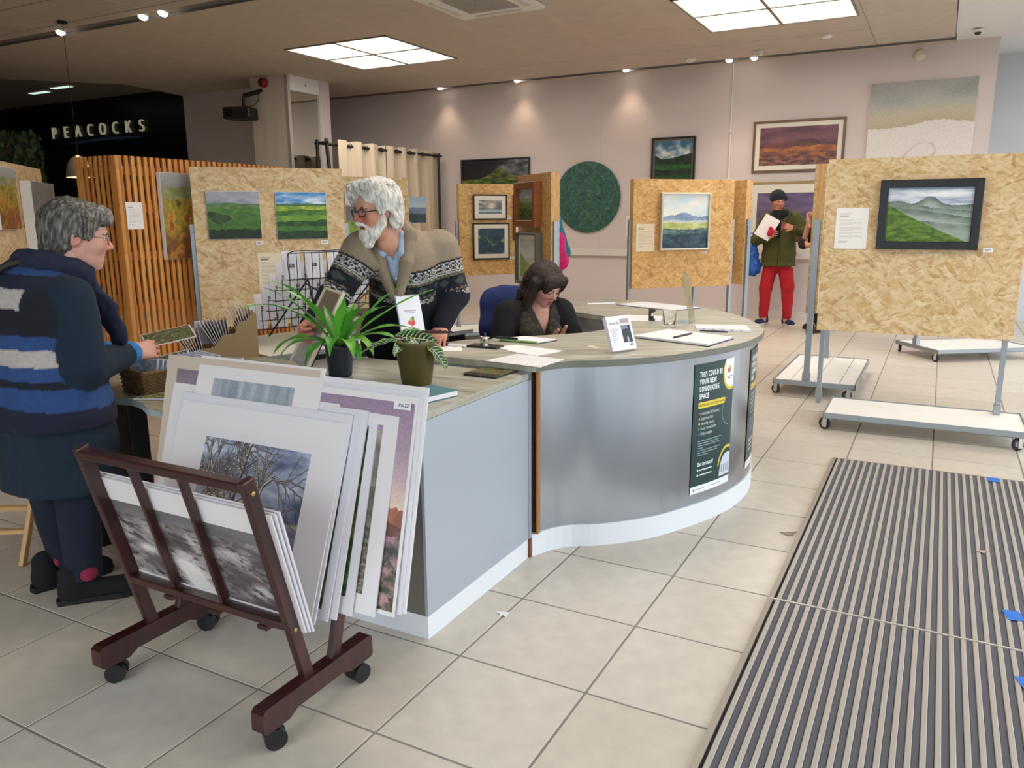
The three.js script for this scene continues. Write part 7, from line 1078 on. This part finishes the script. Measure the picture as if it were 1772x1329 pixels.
  { const g = sdf([cap([-0.13, -0.17, 0.02], [0.13, -0.17, 0.02], 0.07, 0.07, { flat: 0.45 }), cap([-0.15, 0.05, 0.03], [0.15, 0.05, 0.03], 0.07, 0.07, { flat: 0.45 }), cap([-0.1, 0.19, 0.01], [0.1, 0.19, 0.01], 0.07, 0.07, { flat: 0.45 }), cap([0, -0.17, 0], [0, 0.19, 0], 0.1, 0.1, { flat: 0.35 }), cap([-0.13, -0.17, 0.02], [-0.11, 0.19, 0.015], 0.07, 0.07, { flat: 0.45 }), cap([0.13, -0.17, 0.02], [0.11, 0.19, 0.015], 0.07, 0.07, { flat: 0.45 })], 0.009, { k: 0.03 }); g.rotateX(-0.1); g.translate(0, 0.73, -0.225); mesh('backrest', g, blue, c); }
  mesh('back_bar', tube([[0, 0.38, -0.05], [0, 0.36, -0.22], [0, 0.5, -0.27], [0, 0.72, -0.27]], 0.018), M.black, c); mesh('column', cyl(0.025, 0.025, 0.3, 0, 0.24, 0, 16), M.black, c);
  for (let i = 0; i < 5; i++) { const a = i * 2 * PI / 5, x = Math.cos(a) * 0.29, z = Math.sin(a) * 0.29; mesh('base_arm', bar([0, 0.1, 0], [x, 0.075, z], 0.04, 0.03, 0.005), M.black, c); const w = new THREE.CylinderGeometry(0.026, 0.026, 0.04, 18); w.rotateZ(PI / 2); w.rotateY(-a); w.translate(x, 0.0265, z); mesh('caster', [w, cyl(0.008, 0.008, 0.03, x, 0.06, z, 10)], M.black, c); }
}
// ----- standing figures by the back wall (coarser) -----
function standing(o) {
  const t = person(o.label, o.pos, o.yaw), c = o.cell || 0.012, { shR = [-0.185, 1.38, 0], shL = [0.185, 1.38, 0], elR, elL, wrR, wrL, hc, hy = 0, hp = 0, skin = {} } = o;
  const s93 = (a, b, k = 0.92) => [0, 1, 2].map(i => lerp(a[i], b[i], k)), lx = o.stance ?? 0.12;
  const body = sdf([cap([0, 0.92, 0], [0, 1.28, -0.01], 0.12, 0.13), cap([0, 1.3, -0.01], [hc[0], hc[1] - 0.09, hc[2] - 0.02], 0.08, 0.055), cap([-lx, 0.06, 0], [-0.085, 0.9, 0], 0.045, 0.095), cap([lx, 0.06, 0], [0.085, 0.9, 0], 0.045, 0.095), cap(shR, elR, 0.048, 0.04), cap(elR, wrR, 0.04, 0.026), cap(shL, elL, 0.048, 0.04), cap(elL, wrL, 0.04, 0.026)], c, { color: clothColor(skin.skin ?? 0xc9967e, 0.06) });
  mesh('body', [body, posed(headGeo(skin), hc, hy, hp), ...o.hands], M.skin, t); eyes(t, hc, hy, hp, 1, { brow: o.brow ?? 0x5a4a40 });
  const top = [cap([0, o.hem ?? 0.85, 0], [0, 1.25, -0.01], 0.165, 0.16, { flat: 0.8 }), cap([-0.08, (o.hem ?? 0.85) - 0.04, 0], [0.08, (o.hem ?? 0.85) - 0.04, 0], 0.14, 0.14), cap([-0.075, 0.92, 0], [0.075, 0.92, 0], 0.14, 0.14), cap([-0.07, 1.05, 0], [0.07, 1.05, 0], 0.13, 0.13), cap([-0.14, 1.36, -0.01], [0.14, 1.36, -0.01], 0.08, 0.08, { k: 0.05 }), cap([0, 1.4, -0.01], [0, 1.45, 0], 0.085, 0.07), cap(shR, elR, 0.078, 0.066, { k: 0.04 }), cap(elR, s93(elR, wrR, o.sleeve ?? 0.9), 0.066, 0.048), cap(shL, elL, 0.078, 0.066, { k: 0.04 }), cap(elL, s93(elL, wrL, o.sleeve ?? 0.9), 0.066, 0.048), fnp([-1, 0, -1], [1, (o.hem ?? 0.85) - 0.02, 1], (x, y) => y - (o.hem ?? 0.85) + 0.03, { cut: true, k: 0.01 }), cap([hc[0], hc[1] - 0.05, hc[2]], [hc[0], hc[1] + 0.05, hc[2]], 0.075, 0.1, { cut: true, k: 0.01 })].concat(o.topExtra || []);
  mesh(o.topName, sdf(top, c * 0.8, { k: 0.045, pad: 0.01, warp: folds(0.007, 12), color: clothColor(o.topColor, 0.2, 50) }), M.cloth, t);
  mesh('trousers', sdf([cap([-lx, 0.12, 0], [-lx * 0.9, 0.5, 0.01], 0.058, 0.082), cap([-lx * 0.9, 0.5, 0.01], [-0.075, 0.82, 0], 0.082, 0.1), cap([lx, 0.12, 0], [lx * 0.9, 0.5, 0.01], 0.058, 0.082), cap([lx * 0.9, 0.5, 0.01], [0.075, 0.82, 0], 0.082, 0.1)], c * 0.85, { k: 0.03, pad: 0.01, warp: folds(0.007, 13), color: clothColor(o.trouserColor, 0.12, 40) }), M.cloth, t);
  shoe(t, [-lx, 0, -0.02], -0.35, o.shoe, o.sole, { h: o.shoeH }); shoe(t, [lx, 0, -0.02], 0.45, o.shoe, o.sole, { h: o.shoeH });
  return t;
}
{ // man in the green jacket
  const pos = [-0.58, 0, -9.27], yaw = 0.1, W2 = own(pos, yaw);
  const wrR = [-0.13, 1.14, 0.2], wrL = [0.16, 1.26, 0.26], skin = { skin: 0xc98f78, red: 0xa85a48 };
  const t = standing({ label: 'man in a green jacket, red trousers and dark beanie gesturing by the back wall', pos, yaw, hc: [-0.05, 1.585, 0.03], hy: 0.45, hp: 0.12, skin, elR: [-0.3, 1.1, 0.02], elL: [0.32, 1.16, 0.04], wrR, wrL, hem: 0.8, topName: 'jacket', topColor: 0x4a4a20, trouserColor: 0xb01c28, shoe: 0x1e2a52, sole: 0xd9cfc0, stance: 0.15,
    hands: [aim(handGeo(1, 0.6, skin), wrR, [0.5, 0.4, 0.5], [0.6, 0.1, -0.5]), aim(handGeo(-1, 0.3, skin), wrL, [-0.8, 0.25, 0.4], [-0.2, 0.3, 0.9])] });
  mesh('beanie', posed(sdf([ell([0, 0.06, -0.018], [0.1, 0.1, 0.114]), cap([-0.08, 0.045, 0.03], [0.08, 0.045, 0.03], 0.03, 0.03), ell([0, -0.07, 0.05], [0.2, 0.095, 0.3], null, { cut: true, k: 0.01 })], 0.007, { color: clothColor(0x161d24, 0.25, 60) }), [-0.05, 1.585, 0.03], 0.45, 0.12), M.cloth, t);
  mesh('scarf', sdf([cap([-0.08, 1.44, 0.05], [0.05, 1.44, 0.08], 0.05, 0.05), cap([-0.03, 1.43, 0.1], [-0.01, 1.16, 0.155], 0.045, 0.03, { flat: 0.6 }), cap([-0.08, 1.45, -0.03], [0.06, 1.45, -0.03], 0.05, 0.05)], 0.009, { color: clothColor(0x11141c, 0.2) }), M.cloth, t);
  mesh('zip', tube([[-0.005, 1.2, 0.15], [0, 1.05, 0.155], [0.0, 0.9, 0.15], [0, 0.79, 0.142]], 0.006), mat(0x2a2a14, 0.6), t);
  for (const s of [-1, 1]) mesh('collar', sdf([cap([s * 0.03, 1.3, 0.12], [s * 0.1, 1.45, 0.06], 0.022, 0.03), cap([s * 0.1, 1.45, 0.06], [s * 0.06, 1.48, -0.06], 0.03, 0.026)], 0.008, { k: 0.02, color: clothColor(0x424420, 0.2, 50) }), M.cloth, t);
  mesh('pocket', bx(0.07, 0.03, 0.006, 0.12, 0.80, 0.128), mat(0x6b4048, 0.8), t);
  const sh = tag(mesh('paper_sheet', bx(0.2, 0.29, 0.003), M.paper), 'white paper held against the chest of the man in the green jacket', 'paper'); sh.position.set(-0.70, 1.27, -9.015); sh.rotation.set(-0.1, 0.15, -0.5, 'YXZ');
  const rd = tag(mesh('glove', sdf([cap([0, -0.02, 0], [0.01, 0.05, 0], 0.03, 0.022), cap([0.02, 0, 0], [0.045, 0.025, 0], 0.014, 0.01)], 0.006, { color: clothColor(0xb8202c, 0.1) }), M.cloth), 'small red glove in the hand of the man in the green jacket', 'glove'); rd.position.set(-0.66, 1.21, -8.985);
  const bag = thing('shopping_bag', 'blue plastic bag hanging at the side of the man in the green jacket', 'bag', [-0.935, 0.72, -9.2], 0.2); mesh('sack', sdf([cap([0, 0.04, 0], [0, 0.28, 0], 0.12, 0.1, { flat: 0.45 }), cap([-0.06, 0.02, 0], [0.06, 0.02, 0], 0.08, 0.08, { flat: 0.6 })], 0.01, { k: 0.05, pad: 0.01, warp: folds(0.014, 16, 1), color: clothColor(0x1d56b0, 0.2, 30) }), mat(0xffffff, 0.3, 0, { vertexColors: true }), bag); mesh('handle', tube([[-0.05, 0.34, 0], [-0.02, 0.46, 0.0], [0.03, 0.47, 0], [0.06, 0.34, 0]], 0.008), mat(0x1d56b0, 0.4), bag);
}
{ // woman half hidden by the edge-on board
  const pos = [0.02, 0, -8.86], yaw = -1.35, skin = { skin: 0xd29c82, red: 0xb86a52 }, wrR = [0.02, 1.34, 0.2], wrL = [-0.05, 1.06, 0.2];
  const t = standing({ label: 'person in a dark grey top with hand to chin, half hidden by the edge-on board', pos, yaw, hc: [0, 1.53, 0.03], skin, elR: [-0.2, 1.08, 0.22], elL: [0.24, 1.06, 0.1], wrR, wrL, hem: 0.86, sleeve: 0.15, topName: 'top', topColor: 0x2a2b2f, trouserColor: 0x0e0e11, shoe: 0x3a2a1e, sole: 0x1a1412, stance: 0.13, shoeH: 0.16,
    hands: [aim(handGeo(1, 1.2, skin), wrR, [0, 1, 0.25], [0.3, 0, -1]), aim(handGeo(-1, 0.5, skin), wrL, [-1, 0.1, 0.1], [0, 0.2, -1])] });
  hairMesh(t, [ell([0, 0.05, -0.02], [0.098, 0.092, 0.112]), ell([0, -0.02, -0.06], [0.096, 0.1, 0.07]), ell([0, -0.04, 0.12], [0.062, 0.1, 0.065], null, { cut: true, k: 0.012 })], 0.008, [0, 1.53, 0.03], 0, 0, [0x3a2a20, 0x5a4432, 0x6a523c]);
}
{ // visitor behind the turned board: only a pink backpack shows
  const pos = [-2.40, 0, -5.98], yaw = -2.2, skin = { skin: 0xc9967e }, wrR = [-0.22, 0.9, 0.12], wrL = [0.22, 0.9, 0.12];
  const t = standing({ label: 'visitor with a pink backpack, almost hidden behind the turned board', pos, yaw, shR: [-0.17, 1.26, 0], shL: [0.17, 1.26, 0], hc: [0, 1.42, 0.03], skin, elR: [-0.25, 1.05, 0.0], elL: [0.25, 1.05, 0], wrR, wrL, topName: 'jacket', topColor: 0x1d6a78, trouserColor: 0x22242c, shoe: 0x2a2a2a, sole: 0x1a1a1a, hands: [aim(handGeo(1, 0.4, skin), wrR, [0, -1, 0.2], [0.8, 0, 0]), aim(handGeo(-1, 0.4, skin), wrL, [0, -1, 0.2], [-0.8, 0, 0])] });
  hairMesh(t, [ell([0, 0.05, -0.02], [0.098, 0.092, 0.112]), ell([0, -0.04, -0.06], [0.096, 0.12, 0.07]), ell([0, -0.04, 0.12], [0.062, 0.1, 0.065], null, { cut: true, k: 0.012 })], 0.008, [0, 1.42, 0.03], 0, 0, [0x241814, 0x33241c, 0x40302a]);
  const off = V(0, 0, -0.25).applyAxisAngle(V(0, 1, 0), yaw), b = thing('backpack', 'bright pink backpack showing past the edge of the turned board', 'backpack', [pos[0] + off.x, 0.92, pos[2] + off.z], yaw);
  mesh('bag', sdf([cap([0, 0.08, 0], [0, 0.25, 0], 0.135, 0.12, { flat: 0.7 }), cap([-0.07, 0.05, 0], [0.07, 0.05, 0], 0.085, 0.085), ell([0.06, 0.3, 0], [0.08, 0.05, 0.07])], 0.009, { k: 0.04, pad: 0.01, warp: folds(0.006, 14), color: clothColor(0xc01468, 0.12, 30) }), M.cloth, b);
  mesh('pocket', bx(0.16, 0.12, 0.03, 0, 0.1, -0.1, 0.014), mat(0xb01460, 0.8), b); mesh('strap', tube([[0.1, 0.3, 0.02], [0.12, 0.33, 0.12], [0.13, 0.25, 0.2], [0.12, 0.08, 0.12]], 0.012), mat(0x5a5258, 0.8), b);
}
scene.traverse(o => { if (o.isLight && !o.isRectAreaLight) { o.castShadow = true; } });
renderer.render(scene, camera);
